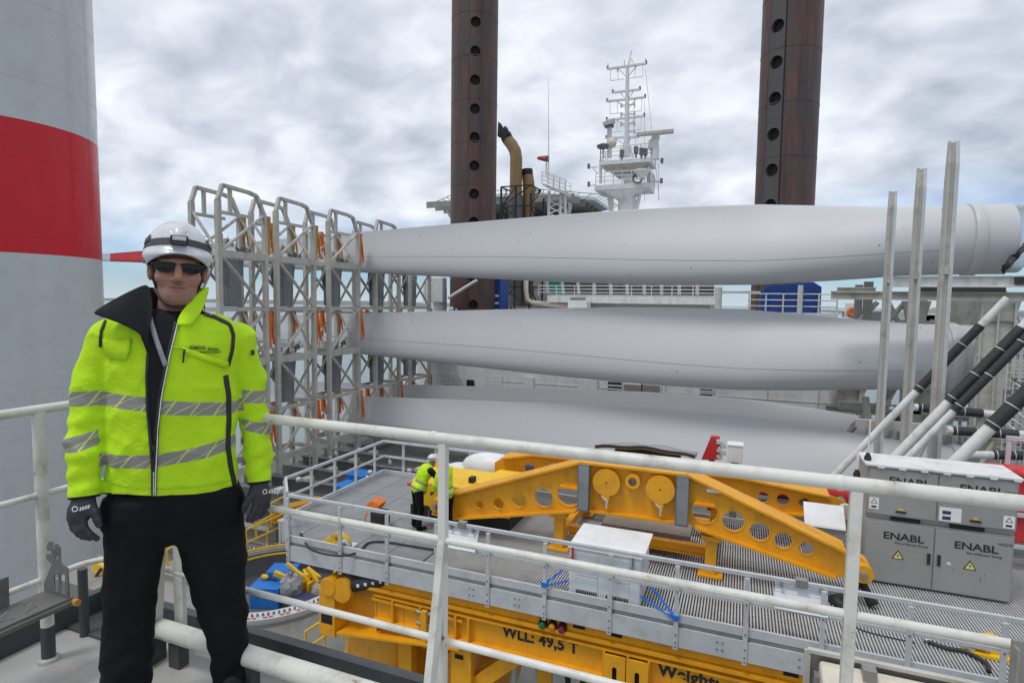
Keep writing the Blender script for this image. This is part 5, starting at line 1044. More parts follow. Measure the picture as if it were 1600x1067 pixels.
x, y = put(414, 904, zc_+.82); t = thing('hand_tool', 'yellow and black hand tool lying on the front blue case', 'tool', (x, y, zc_+.82)); MB().ball((x, y, zc_+.9), .13, 12, (1.4, .8, .8)).build('grip', M['yellow2'], t, smooth=True); MB().tube((x+.1, y, zc_+.88), (x+.5, y+.05, zc_+.85), .035, 8).build('shaft', M['black'], t)
# yellow stair rails and gear on the cargo deck, left of the platform
def deck_rail(pts, lab, z, h=1.1):
    P_ = [at(*p, Z=z) for p in pts]; t = thing('yellow_railing', lab, 'railing', P_[0], 'yellow railings on the cargo deck'); n = 0
    for k in (1, .5):
        MB().path([p+Vector((0, 0, h*k)) for p in P_], .04, 8).build('rail', M['yellow2'], t, smooth=40)
    for a, b in zip(P_, P_[1:]):
        m = max(1, round((b-a).length/1.0))
        for i in range(m+1): p = a.lerp(b, i/m); MB().tube(p, p+Vector((0, 0, h)), .035, 8).build('post', M['yellow2'], t, smooth=40)
deck_rail([(385, 868), (447, 838)], 'yellow railing between the left end of the platform and the man\'s hand', -9.0)
deck_rail([(400, 838), (445, 812)], 'second yellow railing just behind, by the left end of the platform', -8.4)
deck_rail([(478, 1040), (536, 1000)], 'yellow railing beside the yellow drum at the bottom', -9.6)
deck_rail([(262, 905), (300, 882)], 'yellow railing glimpsed between the man\'s legs', -8.5)
def dbox(x0, y0, x1, y1, z, d, m_, name, lab, cat):
    a, b = at(x0, y1, Z=z), at(x1, y1, Z=z); k = at(x0, y0, Y=a.y).z; t = thing(name, lab, cat, (a.x, a.y, z))
    MB().bb((a.x, a.y, z), (b.x, a.y+d, k)).build('body', M[m_], t, bevel=.03); MB().bb((a.x-.03, a.y-.03, k+.002), (b.x+.03, a.y+d+.03, k+.08)).build('lid', M[m_], t, bevel=.02)
    for f in (.3, .7): x = a.x+(b.x-a.x)*f; MB().bb((x-.05, a.y-.05, z), (x+.05, a.y-.002, k-.02)).build('batten', M[m_], t)
dbox(435, 815, 452, 850, -9.0, 1.2, 'crate', 'white_box', 'tall white box at the left end of the platform', 'box')
dbox(540, 742, 575, 762, DZ, 1.5, 'blue', 'blue_container', 'bright blue container seen through the left platform railing', 'container'); dbox(578, 738, 612, 752, DZ, 1.5, 'navy', 'blue_container', 'dark blue container seen through the left platform railing', 'container'); dbox(520, 760, 545, 778, DZ, 1.5, 'blue', 'blue_container', 'bright blue container lowest behind the left platform railing', 'container')
a = at(425, 806, Z=-8); b = at(480, 792, Z=-8)
t = thing('yellow_beam', 'yellow steel beam lying left of the platform corner', 'beam', a); MB().ibeam((a.x, a.y, -8), (b.x+.5, b.y+.4, -7.9), .5, .6, .05).build('girder', YL, t); MB().ibeam((a.x+.4, a.y+1.0, -8.1), (b.x+1.2, b.y+1.4, -8.0), .4, .5, .05).build('girder', YL, t); MB().bb((a.x, a.y-.2, DZ), (a.x+.4, a.y+1, -8.4)).build('support', M['galv'], t)
for k in range(11):
    x, y = put(482+rr.uniform(0, 30), 985+rr.uniform(0, 16), DZ+1.2); t = thing('steel_fitting', 'pale short steel fitting in the heap beside the yellow railing at the bottom', 'fitting', (x, y, DZ+.9), 'heap of short steel fittings')
    MB().tube((x, y, DZ+1.0), (x+rr.uniform(-.3, .3), y+rr.uniform(-.2, .2), DZ+1.15), .06, 8).build('shank', M['beige'], t); MB().tube((x, y, DZ+.95), (x+.02, y, DZ+1.05), .1, 8).build('head', M['beige'], t)
x, y = put(466, 1000, DZ+1.2); t = thing('yellow_block', 'small yellow block on the cargo deck below the tower section', 'block', (x, y, DZ)); q = MB(); q.prism([(x-.35, y, DZ), (x+.35, y, DZ), (x+.25, y, DZ+1.5), (x-.3, y, DZ+1.5)], (0, .4, 0)); q.build('body', M['yellow2'], t, bevel=.02); MB().bb((x-.4, y-.05, DZ), (x+.4, y+.45, DZ+.1)).build('foot', M['yellow2'], t)
tag(MB().bb((-12.8, 12.2, DZ+.01), (-8.0, 16.5, DZ+.9)).build('storage_plinth', M['galv']), 'low grey plinth on the cargo deck under the steel fittings', 'plinth')
# sea-fastening grillage at the feet of the blade racks
for k in range(9):
    y = 19+k*2.6; o = thing('grillage_beam', 'dark steel deck girder at the feet of the blade racks', 'girder', (-24, y, DZ), 'deck girders before the blade racks')
    MB().ibeam((-33, y, DZ+.45), (-16, y, DZ+.45), .5, .85, .06).build('girder', M['steeld'] if k % 2 else M['galv'], o)
    for x in (-28, -22, -18): MB().bb((x-.3, y-.35, DZ+.88), (x+.3, y+.35, DZ+1.1)).build('pad', M['steel'], o)
rr = random.Random(21)
for k in range(12):
    px, py = rr.uniform(430, 640), rr.uniform(700, 775); p = at(px, py, Z=DZ+1.2)
    if p.x < -36: continue
    t = thing('plastic_sheet', 'scrap of pale plastic sheet caught on the deck girders', 'plastic sheet', p, 'scraps of plastic on the deck girders')
    q = MB(); s_ = rr.uniform(.15, .35); q.grid([[(p.x+s_*(i-1)*.6, p.y+.2*rr.random(), p.z+s_*(j-1)*.7+.1*rr.random()) for i in range(3)] for j in range(3)]); o = q.build('sheet', M['crate'], t, smooth=True); o.modifiers.new('s', 'SOLIDIFY').thickness = .02
# ================================================================== NEAR RAILING
RY, LX = 1.78, -2.75
def corner_path(z, x_end, y_end, r=.14):
    pts = [(LX, y_end, z), (LX, RY-r, z)] + [(LX+r-r*math.cos(a), RY-r+r*math.sin(a), z) for a in (.3, .6, .9, 1.2, 1.5)] + [(LX+r+.03, RY, z), (x_end, RY, z)]
    return pts
gr = thing('guard_railing', 'white tubular guard railing round the corner of the upper deck behind the man', 'railing', (0, RY, 0))
MB().path(corner_path(1.1, 4.5, -3), .0198, 20).build('top_rail', M['rail'], gr, smooth=40)
MB().path(corner_path(.735, 4.5, -3), .0132, 16).build('middle_rail', M['rail'], gr, smooth=40)
MB().path(corner_path(.365, 4.5, -3), .0132, 16).build('lower_rail', M['rail'], gr, smooth=40)
for k, x in enumerate((-.958, .305, 1.55, 2.8)):
    w = .030
    MB().bb((x-w/2, RY-.015, -.2), (x+w/2, RY+.015, 1.084)).build('post', M['rail'], gr, bevel=.003)
    if k != 1:
        q = MB(); q.prism([(x-w/2+.001, RY-.0155, .74), (x-w/2+.001, RY-.165, .002), (x-w/2+.001, RY-.115, .002), (x-w/2+.001, RY-.0155, .48)], (w-.002, 0, 0)); q.build('brace', M['rail'], gr, bevel=.003)
    MB().lathe([(.0199, -.010), (.0222, -.006), (.0222, .006), (.0199, .010)], (x-.04, RY, 1.1), axis=(1, 0, 0), n=20, cap=False).build('weld_joint', M['rail'], gr, smooth=40)
x = -2.3; q = MB(); q.prism([(x-.07, RY-.012, .60), (x-.07, RY-.03, .60), (x-.07, RY-.22, .0), (x-.07, RY-.06, .0)], (.05, 0, 0)); q.build('brace', M['rail'], gr, bevel=.003)
MB().bb((x, RY-.010, .0), (x+.055, RY+.012, 1.082)).build('post', M['rail'], gr, bevel=.003); MB().bb((x-.075, RY-.23, .001), (x+.0, RY-.05, .10)).build('brace_foot', M['toe'], gr)
for y in (1.52, -.2, -1.9):
    MB().tube((LX, y, .10), (LX, y, 1.09), .0245, 18).build('post', M['rail'], gr, smooth=40); MB().tube((LX, y, .0), (LX, y, .155), .026, 18).build('post_foot', M['toe'], gr, smooth=40)
    MB().lathe([(.044, 0), (.040, .010), (.027, .016)], (LX, y, .001), n=20, cap=False).build('foot_weld', M['deck'], gr, smooth=40)
MB().tube((LX-.05, 1.70, .0), (LX-.05, 1.70, .32), .02, 12).build('stub_post', M['toe'], gr, smooth=40)
kp = thing('kick_pipe', 'thick white pipe on short feet along the deck edge behind the man\'s legs', 'pipe', (-1, 1.71, 0))
MB().path([(-2.31, 1.71, .14), (4.5, 1.71, .14)], .040, 22).build('pipe', M['rail'], kp, smooth=40); MB().tube((-2.318, 1.71, .14), (-2.31, 1.71, .14), .036, 20).build('end_cap', M['galv'], kp)
for x in (-2.2, -1.80, -1.0, -.2, .6, 1.4): MB().bb((x-.03, 1.685, .002), (x+.03, 1.735, .105)).build('foot', M['toe'], kp)
# perforated cable tray with upright bracket on the left post
ct = thing('cable_tray', 'perforated grey steel cable tray fixed to the railing post at the lower left', 'cable tray', (-2.62, .5, .3)); holes = []; rr = random.Random(3)
for k in range(26):
    y = 1.40-k*.088; s = rr.choice((0, 1)); 
    for (cx_, cy_, l, a) in ((-.035, y, .026, .5), (.035, y-.03, .026, -.5 if k % 2 else .4)):
        holes.append([(cx_+math.cos(a+math.pi/2)*l*u+math.cos(a)*v, cy_+math.sin(a+math.pi/2)*l*u+math.sin(a)*v) for u, v in ((-1, -.006), (1, -.006), (1, .006), (-1, .006))])
plate('tray_floor', M['tray'], ct, [(-.085, -1.3), (.085, -1.3), (.085, 1.49), (-.085, 1.49)], holes, .004, (-2.61, 0, .335), (1, 0, 0), (0, 1, 0))
MB().bb((-2.703, -1.3, .332), (-2.698, 1.36, .40)).build('back_lip', M['tray'], ct); MB().bb((-2.524, -1.3, .310), (-2.519, 1.49, .345)).build('front_lip', M['tray'], ct)
MB().bb((-2.5235, -1.3, .330), (-2.505, 1.49, .334)).build('flange', M['tray'], ct)
q = MB(); q.prism([(-2.70, 1.36, .40), (-2.70, 1.20, .40), (-2.70, 1.29, .455), (-2.70, 1.36, .455)], (.004, 0, 0)); q.build('gusset', M['tray'], ct)
plate('upright_bracket', M['tray'], ct, [(-.075, 0), (.085, 0), (.085, .125), (.055, .135), (.04, .14), (.04, .20), (.028, .215), (.008, .215), (.006, .19), (-.004, .19), (-.008, .222), (-.03, .218), (-.045, .20), (-.047, .18), (-.018, .178), (-.018, .165), (-.05, .162), (-.05, .14), (-.02, .125), (-.02, .12), (-.075, .03)],
      [[(-.005, .012), (.02, .012), (.02, .085), (-.005, .085)], [(.035, .012), (.066, .012), (.066, .095), (.035, .095)], circ((.018, .158), .009, 12), circ((.03, .175), .006, 10)], .005, (-2.62, 1.485, .34), (1, 0, 0), (0, 0, 1))
MB().tube((-2.515, 1.49, .325), (-2.49, 1.49, .325), .014, 10).build('clamp_bolt', M['ochre'], ct)
# yellow lamp-like thing outside the corner
p = at(150, 900, Y=2.1); t = thing('yellow_hand_lamp', 'yellow plastic lamp with black head hanging outside the railing corner', 'lamp', p-Vector((0, 0, .1)))
q = MB(); q.prism([p+Vector((-.07, 0, -.12)), p+Vector((.05, 0, -.10)), p+Vector((.09, 0, .07)), p+Vector((-.03, 0, .09))], (.03, .09, 0)); q.build('body', M['yellow2'], t, bevel=.012); MB().ball(p+Vector((-.12, .03, -.05)), .055, 14, (.8, 1, 1)).build('head', M['black'], t, smooth=True); MB().path([p+Vector((.06, -.01, .06)), p+Vector((.03, -.03, .0)), p+Vector((.06, -.02, -.07))], .009, 8).build('lanyard', M['black'], t, smooth=True)
t2 = thing('outboard_ledge', 'pale dirty ledge outside the railing corner under the yellow lamp', 'ledge', (-3.2, 2.0, -.2)); MB().bb((-3.5, 1.97, -.2), (-2.4, 2.2, .02)).build('shelf', M['galv'], t2); MB().bb((-3.5, 2.201, -.2), (-2.4, 2.22, .05)).build('lip', M['galv'], t2)
# floodlight box outside the rail at the lower right
p0 = at(1262, 1014, Y=2.25); p1 = at(1424, 1042, Y=2.25); t = thing('floodlight', 'weathered beige floodlight in a steel frame outside the railing, lower right', 'floodlight', (p0.x, 2.25, p0.z-.5))
X0, X1, Z1 = p0.x, p0.x+.62, p0.z
MB().beam((X0, 2.25, Z1), (X1, 2.25, Z1), .02, .012).build('frame_bar', M['steel'], t); MB().beam((X0, 2.25, Z1-.5), (X0, 2.25, Z1), .02, .012).build('frame_bar', M['steel'], t); MB().bb((X0+.008, 2.256, Z1-.5), (X1, 2.262, Z1-.006)).build('back_plate', M['galv'], t)
q = MB(); q.prism([(X0+.04, 2.2, Z1-.03), (X1, 2.2, Z1-.03), (X1, 2.10, Z1-.10), (X1, 2.08, Z1-.5), (X0+.045, 2.08, Z1-.5), (X0+.045, 2.10, Z1-.10)][:0] or [(X0+.035, 2.20, Z1-.02), (X0+.035, 2.24, Z1-.02), (X0+.035, 2.24, Z1-.5), (X0+.035, 2.10, Z1-.5), (X0+.035, 2.10, Z1-.05)], (.5, 0, 0)); q.build('housing', M['beige'], t, bevel=.012)
for k in range(3): MB().bb((X0+.02, 2.19, Z1-.12-k*.1), (X0+.042, 2.23, Z1-.06-k*.1)).build('hinge', M['galv'], t)
MB().bb((X0+.16, 2.17, Z1-.03), (X0+.20, 2.22, Z1+.012)).build('clip', M['galv'], t); MB().bb((X0+.40, 2.12, Z1-.03), (X0+.47, 2.19, Z1+.015)).build('clip', M['galv'], t)
p = at(1594, 998, Y=1.70); t = thing('end_bracket', 'dark grey steel bracket plate on the rail at the right edge', 'bracket', (p.x, 1.7, p.z-.3)); MB().bb((p.x-.018, 1.69, p.z-.35), (p.x+.12, 1.70, p.z)).build('plate', M['galv'], t, bevel=.002); MB().tube((p.x+.03, 1.685, p.z-.08), (p.x+.03, 1.71, p.z-.08), .012, 10).build('bolt', M['steeld'], t); MB().bb((p.x-.018, 1.66, p.z-.35), (p.x-.012, 1.689, p.z-.01)).build('flange', M['galv'], t)
# lone white post beyond the rail, lower right
p = at(1567, 930, Y=PY0-.4)
# ================================================================== PEOPLE: signed-distance modelling
def nets(fn, lo, hi, h):
    lo = np.array(lo, float); n = np.ceil((np.array(hi)-lo)/h).astype(int)+1
    ax = [lo[i]+h*np.arange(n[i]) for i in range(3)]
    P = np.stack(np.meshgrid(*ax, indexing='ij'), -1).reshape(-1, 3); V = np.concatenate([fn(c) for c in np.array_split(P, max(1, len(P)//300000))]).reshape(n)
    corners = [(i, j, k) for i in (0, 1) for j in (0, 1) for k in (0, 1)]
    sl = lambda c: V[c[0]:n[0]-1+c[0], c[1]:n[1]-1+c[1], c[2]:n[2]-1+c[2]]
    shp = tuple(n-1); cnt = np.zeros(shp); pos = np.zeros(shp+(3,))
    for a in corners:
        for d in range(3):
            if a[d] == 1: continue
            b = list(a); b[d] = 1; va, vb = sl(a), sl(b); m = (va < 0) != (vb < 0)
            t = np.where(m, va/np.where(np.abs(va-vb) < 1e-12, 1, va-vb), 0); cnt += m
            for e in range(3): pos[..., e] += np.where(m, a[e]+(t if e == d else 0), 0)
    act = cnt > 0; idx = -np.ones(shp, int); idx[act] = np.arange(act.sum())
    I = np.stack(np.nonzero(act), -1); verts = lo + (I + pos[act]/cnt[act][:, None])*h; quads = []
    for d in range(3):
        e, f = (d+1) % 3, (d+2) % 3
        A = [slice(0, n[i]-1) for i in range(3)]; A[e] = slice(1, n[e]-1); A[f] = slice(1, n[f]-1)
        B = list(A); B[d] = slice(1, n[d]); va, vb = V[tuple(A)], V[tuple(B)]; m = np.stack(np.nonzero((va < 0) != (vb < 0)), -1)
        if not len(m): continue
        s = va[tuple(m.T)] < 0; m = m + np.array([1 if i in (e, f) else 0 for i in range(3)])
        def g(de, df): q = m.copy(); q[:, e] -= de; q[:, f] -= df; return idx[tuple(q.T)]
        Q = np.stack([g(1, 1), g(0, 1), g(0, 0), g(1, 0)], -1); Q[~s] = Q[~s][:, ::-1]; quads.append(Q)
    return verts, np.concatenate(quads)
def smin(a, b, k): h = np.clip(.5+.5*(b-a)/k, 0, 1); return b*(1-h)+a*h-k*h*(1-h)
def cap(P, a, b, ra, rb):
    a, b = np.array(a, float), np.array(b, float); ab = b-a; t = np.clip(((P-a)@ab)/(ab@ab), 0, 1); return np.linalg.norm(P-a-t[:, None]*ab, axis=1)-(ra+(rb-ra)*t)
def chain(P, pts, rs, k=.02):
    d = None
    for i in range(len(pts)-1):
        c = cap(P, pts[i], pts[i+1], rs[i], rs[i+1]); d = c if d is None else smin(d, c, k)
    return d
def ell(P, c, r): r = np.array(r, float); q = (P-np.array(c))/r; l = np.linalg.norm(q, axis=1); return (l-1)*r.min()
def stack(P, zs, cx, cy, rx, ry, p=2.3):
    """body stacked from oval slices; zs ascending"""
    z = P[:, 2]; a = [np.interp(z, zs, v) for v in (cx, cy, rx, ry)]
    q = (np.abs((P[:, 0]-a[0])/a[2])**p + np.abs((P[:, 1]-a[1])/a[3])**p)**(1/p); d = (q-1)*np.minimum(a[2], a[3])
    return np.maximum(d, np.maximum(zs[0]-z, z-zs[-1]))
def fold(P, f, s): x, y, z = P.T*f; return (np.sin(x*1.0+1.7*np.sin(z*.9+s))*np.sin(z*1.3+.8*x+s) + .6*np.sin(2.1*z-1.4*x+2.2*y+s*2)*np.sin(1.1*x+.7*y+s))*.5
def crease(P, f, s, tilt):
    x, y, z = P.T*f; c, t = math.cos(tilt), math.sin(tilt); a = (x*c+z*t) + .9*np.sin((z*c-x*t)*.45+s) + .5*np.sin(y*1.3+s*3); m = .5+.5*np.sin((z*c-x*t)*.62+s*2.3+.8*np.sin(x*.4))
    return (np.abs(np.sin(a*.5+s))**.6-.62)*np.clip(m*1.6-.35, 0, 1)
class Fig:
    """frame of a figure: local x right, y away from its face, z up"""
    def __init__(s, base, ex, ey): s.b, s.ex, s.ey = Vector(base), Vector(ex), Vector(ey)
    def W(s, v): return [(s.b.x+s.ex.x*p[0]+s.ey.x*p[1], s.b.y+s.ex.y*p[0]+s.ey.y*p[1], s.b.z+p[2]) for p in v]
    def mesh(s, name, v, q, m, parent, attrs=None, smooth=True):
        me = bpy.data.meshes.new(name); me.from_pydata(s.W(v), [], [tuple(map(int, f)) for f in q]); me.update()
        for k, a in (attrs or {}).items(): at_ = me.attributes.new(k, 'FLOAT', 'POINT'); at_.data.foreach_set('value', np.asarray(a, 'f'))
        return link_mesh(me, name, m, parent, smooth, 0, s.b if parent is None else None)
    def mb(s, mb, name, m, parent, smooth=False, bevel=0):
        k = MB(); k.v = s.W(mb.v); k.f = mb.f
        if s.ex.cross(s.ey).z < 0: k.f = [f[::-1] for f in k.f]
        return k.build(name, m, parent, smooth, bevel)
def hivis_mat():
    m = bpy.data.materials.new('hivis_fabric'); m.use_nodes = True; t = m.node_tree; n = t.nodes; K = t.links.new; b = n['Principled BSDF']; b.inputs['Roughness'].default_value = .75
    b.inputs['Specular IOR Level'].default_value = .25
    def attr(k): q = n.new('ShaderNodeAttribute'); q.attribute_name = k; return q.outputs['Fac']
    def mr(v, a, c): q = n.new('ShaderNodeMapRange'); K(v, q.inputs[0]); q.inputs[1].default_value = a; q.inputs[2].default_value = c; return q.outputs[0]
    def mth(op, a, b_): q = n.new('ShaderNodeMath'); q.operation = op; K(a, q.inputs[0]); (K(b_, q.inputs[1]) if not isinstance(b_, float) else setattr(q.inputs[1], 'default_value', b_)); return q.outputs[0]
    def mix(f, A, B):
        q = n.new('ShaderNodeMix'); q.data_type = 'RGBA'; K(f, q.inputs[0])
        for s_, v in ((6, A), (7, B)): (setattr(q.inputs[s_], 'default_value', (*v, 1)) if isinstance(v, tuple) else K(v, q.inputs[s_]))
        return q.outputs[2]
    g = n.new('ShaderNodeNewGeometry'); no = n.new('ShaderNodeTexNoise'); K(g.outputs['Position'], no.inputs['Vector']); no.inputs['Scale'].default_value = 9; no.inputs['Detail'].default_value = 4
    base = mix(mr(no.outputs[0], .3, .7), (.46, .735, .012), (.535, .84, .018))
    fr = n.new('ShaderNodeMath'); fr.operation = 'FRACT'; K(attr('slash'), fr.inputs[0]); l1 = mr(mth('ABSOLUTE', mth('SUBTRACT', fr.outputs[0], .5), .0), .025, .045); fr2 = n.new('ShaderNodeMath'); fr2.operation = 'FRACT'; K(attr('slash2'), fr2.inputs[0]); l2 = mr(mth('ABSOLUTE', mth('SUBTRACT', fr2.outputs[0], .5), .0), .022, .04); line = mth('MINIMUM', l1, l2)
    refl = mix(line, (.60, .70, .20), (.29, .275, .255))
    c = mix(mr(attr('band'), .0003, .0016), base, refl); c = mix(mr(attr('dark'), .0003, .0016), c, (.012, .013, .016)); K(c, b.inputs['Base Color'])
    wv = n.new('ShaderNodeTexWave'); wv.inputs['Scale'].default_value = 95; wv.inputs['Distortion'].default_value = .5; wv.bands_direction = 'DIAGONAL'; K(g.outputs['Position'], wv.inputs['Vector'])
    bp = n.new('ShaderNodeBump'); bp.inputs['Strength'].default_value = .4; bp.inputs['Distance'].default_value = .002; K(wv.outputs[0], bp.inputs['Height'])
    no2 = n.new('ShaderNodeTexNoise'); K(g.outputs['Position'], no2.inputs['Vector']); no2.inputs['Scale'].default_value = 22; no2.inputs['Detail'].default_value = 3; no2.inputs['Distortion'].default_value = .6
    bp2 = n.new('ShaderNodeBump'); bp2.inputs['Strength'].default_value = .6; bp2.inputs['Distance'].default_value = .014; K(no2.outputs[0], bp2.inputs['Height']); K(bp.outputs[0], bp2.inputs['Normal']); K(bp2.outputs[0], b.inputs['Normal'])
    return m
HV = hivis_mat()
def skin_mat():
    m = bpy.data.materials.new('skin'); m.use_nodes = True; t = m.node_tree; n = t.nodes; K = t.links.new; b = n['Principled BSDF']; b.inputs['Roughness'].default_value = .5
    b.inputs['Subsurface Weight'].default_value = .05; b.inputs['Subsurface Radius'].default_value = (.012, .004, .002); b.inputs['Subsurface Scale'].default_value = .6
    def attr(k): q = n.new('ShaderNodeAttribute'); q.attribute_name = k; return q.outputs['Fac']
    g = n.new('ShaderNodeNewGeometry'); no = n.new('ShaderNodeTexNoise'); K(g.outputs['Position'], no.inputs['Vector']); no.inputs['Scale'].default_value = 60; no.inputs['Detail'].default_value = 8; no.inputs['Roughness'].default_value = .75
    r = n.new('ShaderNodeValToRGB'); K(no.outputs[0], r.inputs[0]); r.color_ramp.elements[0].position = .3; r.color_ramp.elements[0].color = (.285, .125, .085, 1); r.color_ramp.elements[1].position = .7; r.color_ramp.elements[1].color = (.43, .22, .158, 1)
    def over(f, c0, c): q = n.new('ShaderNodeMix'); q.data_type = 'RGBA'; K(f, q.inputs[0]); K(c0, q.inputs[6]); q.inputs[7].default_value = (*c, 1); return q.outputs[2]
    c = over(attr('lips'), r.outputs[0], (.33, .115, .10)); c = over(attr('stubble'), c, (.25, .14, .105)); c = over(attr('mouth'), c, (.10, .028, .024)); c = over(attr('flush'), c, (.47, .19, .135)); c = over(attr('hair'), c, (.035, .026, .02)); K(c, b.inputs['Base Color'])
    no2 = n.new('ShaderNodeTexNoise'); K(g.outputs['Position'], no2.inputs['Vector']); no2.inputs['Scale'].default_value = 420; bp = n.new('ShaderNodeBump'); bp.inputs['Strength'].default_value = .5; bp.inputs['Distance'].default_value = .0016; K(no2.outputs[0], bp.inputs['Height']); K(bp.outputs[0], b.inputs['Normal'])
    return m
SKIN = skin_mat()
TROUS = mat('black_trousers', (.0062, .0064, .0082), .8, var=.3, scale=6, bump=.5, bscale=22, spec=.2); GLOVE = mat('black_glove', (.030, .031, .040), .62, var=.2, scale=14, bump=.5, bscale=160)
SHIRT = mat('black_shirt', (.012, .012, .015), .8, var=.2, spec=.2); HELM = mat('helmet_white', (.62, .63, .66), .3, var=.03, coat=.3, dirt=(.35, .35, .36), damt=.25, dscale=25)
BAND = mat('grey_elastic', (.055, .057, .072), .7, var=.2, scale=20); LENS = mat('dark_lens', (.006, .006, .007), .16, var=.1, spec=.3)

# ------------------------------------------------------------------ the man at the railing
b0 = at(262, 470, D=2.15); mb_ = Vector((b0.x, b0.y, 0)); dist = mb_.length; ey = mb_.normalized(); ex = Vector((ey.y, -ey.x, 0))
FG = Fig(mb_, ex, ey)
def L_(px, py, dy=0.):
    d = at(px, py, D=1)-EYE; k = (dist+dy)/(d.x*ey.x+d.y*ey.y); p = EYE+d*k-mb_; return np.array((p.x*ex.x+p.y*ex.y, dy, p.z))
HUB = .00204; HUZ = .00237
# jacket torso
rows = [(800,157,371,.112),(778,157,371,.118),(760,157,372,.124),(720,158,373,.132),(680,160,372,.138),(640,162,371,.142),(600,164,371,.146),(565,160,376,.146),(535,158,384,.138),(515,163,379,.125),(500,175,362,.108),(491,190,346,.098)]
rows = rows[::-1][::-1]; tz = [L_(265, r[0])[2] for r in rows]; tc_ = [(L_(r[1], r[0])[0]+L_(r[2], r[0])[0])/2 for r in rows]; trx = [(L_(r[2], r[0])[0]-L_(r[1], r[0])[0])/2 for r in rows]; try_ = [r[3] for r in rows]; tcy = [.0]*len(rows)
AR = [L_(178, 528, .01), L_(148, 590, .02), L_(137, 655, .01), L_(131, 715, -.02), L_(131, 778, -.05)]; ARr = [.078, .066, .060, .056, .046]
AL = [L_(366, 532, .01), L_(388, 590, .03), L_(397, 655, .02), L_(403, 705, -.01), L_(405, 755, -.04)]; ALr = [.078, .062, .056, .053, .044]
def sd_torso(P): return stack(P, tz, tc_, tcy, trx, try_, 2.2)
def sd_arm(P, C, R_a): return chain(P, C, R_a, .012)
def arm_folds(P, C, s):
    a, b = C[0], C[-1]; t = ((P-a)@(b-a))/((b-a)@(b-a)); x = P[:, 0]; return (.0030*np.sin(t*27+2*fold(P, 15, s)+s+3.2*np.sin(x*22+s))*np.clip((t-.08)*4, 0, 1)+.003*np.sin(t*61+x*35+s*2)*np.clip((t-.3)*3, 0, 1))
_h = np.array([L_(x, y, dy) for x, y, dy in ((156, 772, -.03), (200, 775, -.11), (245, 776, -.118), (300, 774, -.115), (345, 770, -.09), (372, 762, -.02))])
def HEM(x): return np.interp(x, _h[:, 0], _h[:, 2])
def sd_jacket(P):
    d = sd_torso(P); d = d + .0045*fold(P, 19, .6) + .0035*fold(P, 37, 2.1)*np.clip((1.45-P[:, 2])*5, 0, 1)
    d = d + .010*crease(P, 26, .7, 1.15)*np.clip((1.42-P[:, 2])*6, 0, 1) + .008*crease(P, 38, 2.4, -.75)*np.clip((1.30-P[:, 2])*5, 0, 1)*np.clip((P[:, 2]-.80)*9, .35, 1)
    d = np.maximum(d, HEM(P[:, 0])-P[:, 2]); belly = np.exp(-((P[:, 2]-.97)/.05)**2)*.006*np.sin(P[:, 0]*30+1); d = d + belly
    for C, R_a, s in ((AR, ARr, .4), (AL, ALr, 1.9)):
        a = sd_arm(P, C, R_a) + arm_folds(P, C, s) + .013*crease(P, 34, s, 1.25 if s < 1 else -1.2) + .009*crease(P, 55, s+1, .9)*np.clip((1.2-P[:, 2])*6, 0, 1); d = smin(d, a, .010)
    for C in (AR, AL):
        u = (C[-1]-C[-2]); u = u/np.linalg.norm(u); cut = (P-C[-1])@u; d = np.where(np.linalg.norm(P-C[-1], axis=1) < .11, np.maximum(d, cut), d)
    return d
v, q = nets(sd_jacket, (-.42, -.22, .74), (.48, .22, 1.66), .0062)
dt_, da, dl = sd_torso(v), sd_arm(v, AR, ARr), sd_arm(v, AL, ALr); X, Z = v[:, 0], v[:, 2]
def zl(pts, dy): a = np.array([L_(x, y, dy) for x, y in pts]); return np.interp(X, a[:, 0], a[:, 2])
B1 = zl([(164, 628), (230, 632), (250, 636), (358, 641)], -.13); B2 = zl([(158, 727), (238, 721), (300, 710), (357, 697)], -.13)
tb_ = np.maximum(.0262-np.abs(Z-B1), .0255-np.abs(Z-B2))
rb = np.maximum(.027-np.abs(Z-zl([(108, 625), (164, 620)], -.04)), .027-np.abs(Z-zl([(108, 696), (164, 680)], -.05)))
lb = np.maximum(.026-np.abs(Z-zl([(358, 618), (420, 622)], -.04)), .023-np.abs(Z-zl([(374, 663), (424, 672)], -.04)))
arm = np.minimum(da, dl) < dt_-.012; band = np.where(arm, np.where(da < dl, rb, lb), tb_); slash = (X*1.0-Z*.75)/.085
dark = np.where(arm, -1, HEM(X)+.006-Z)
for C in (AR, AL):
    u = (C[-1]-C[-2]); u = u/np.linalg.norm(u); dd = (v-C[-1])@u; dark = np.where(np.linalg.norm(v-C[-1], axis=1) < .085, np.maximum(dark, dd+.010), dark)
man_label = 'man in yellow hi-vis jacket, white helmet and sunglasses standing at the railing'

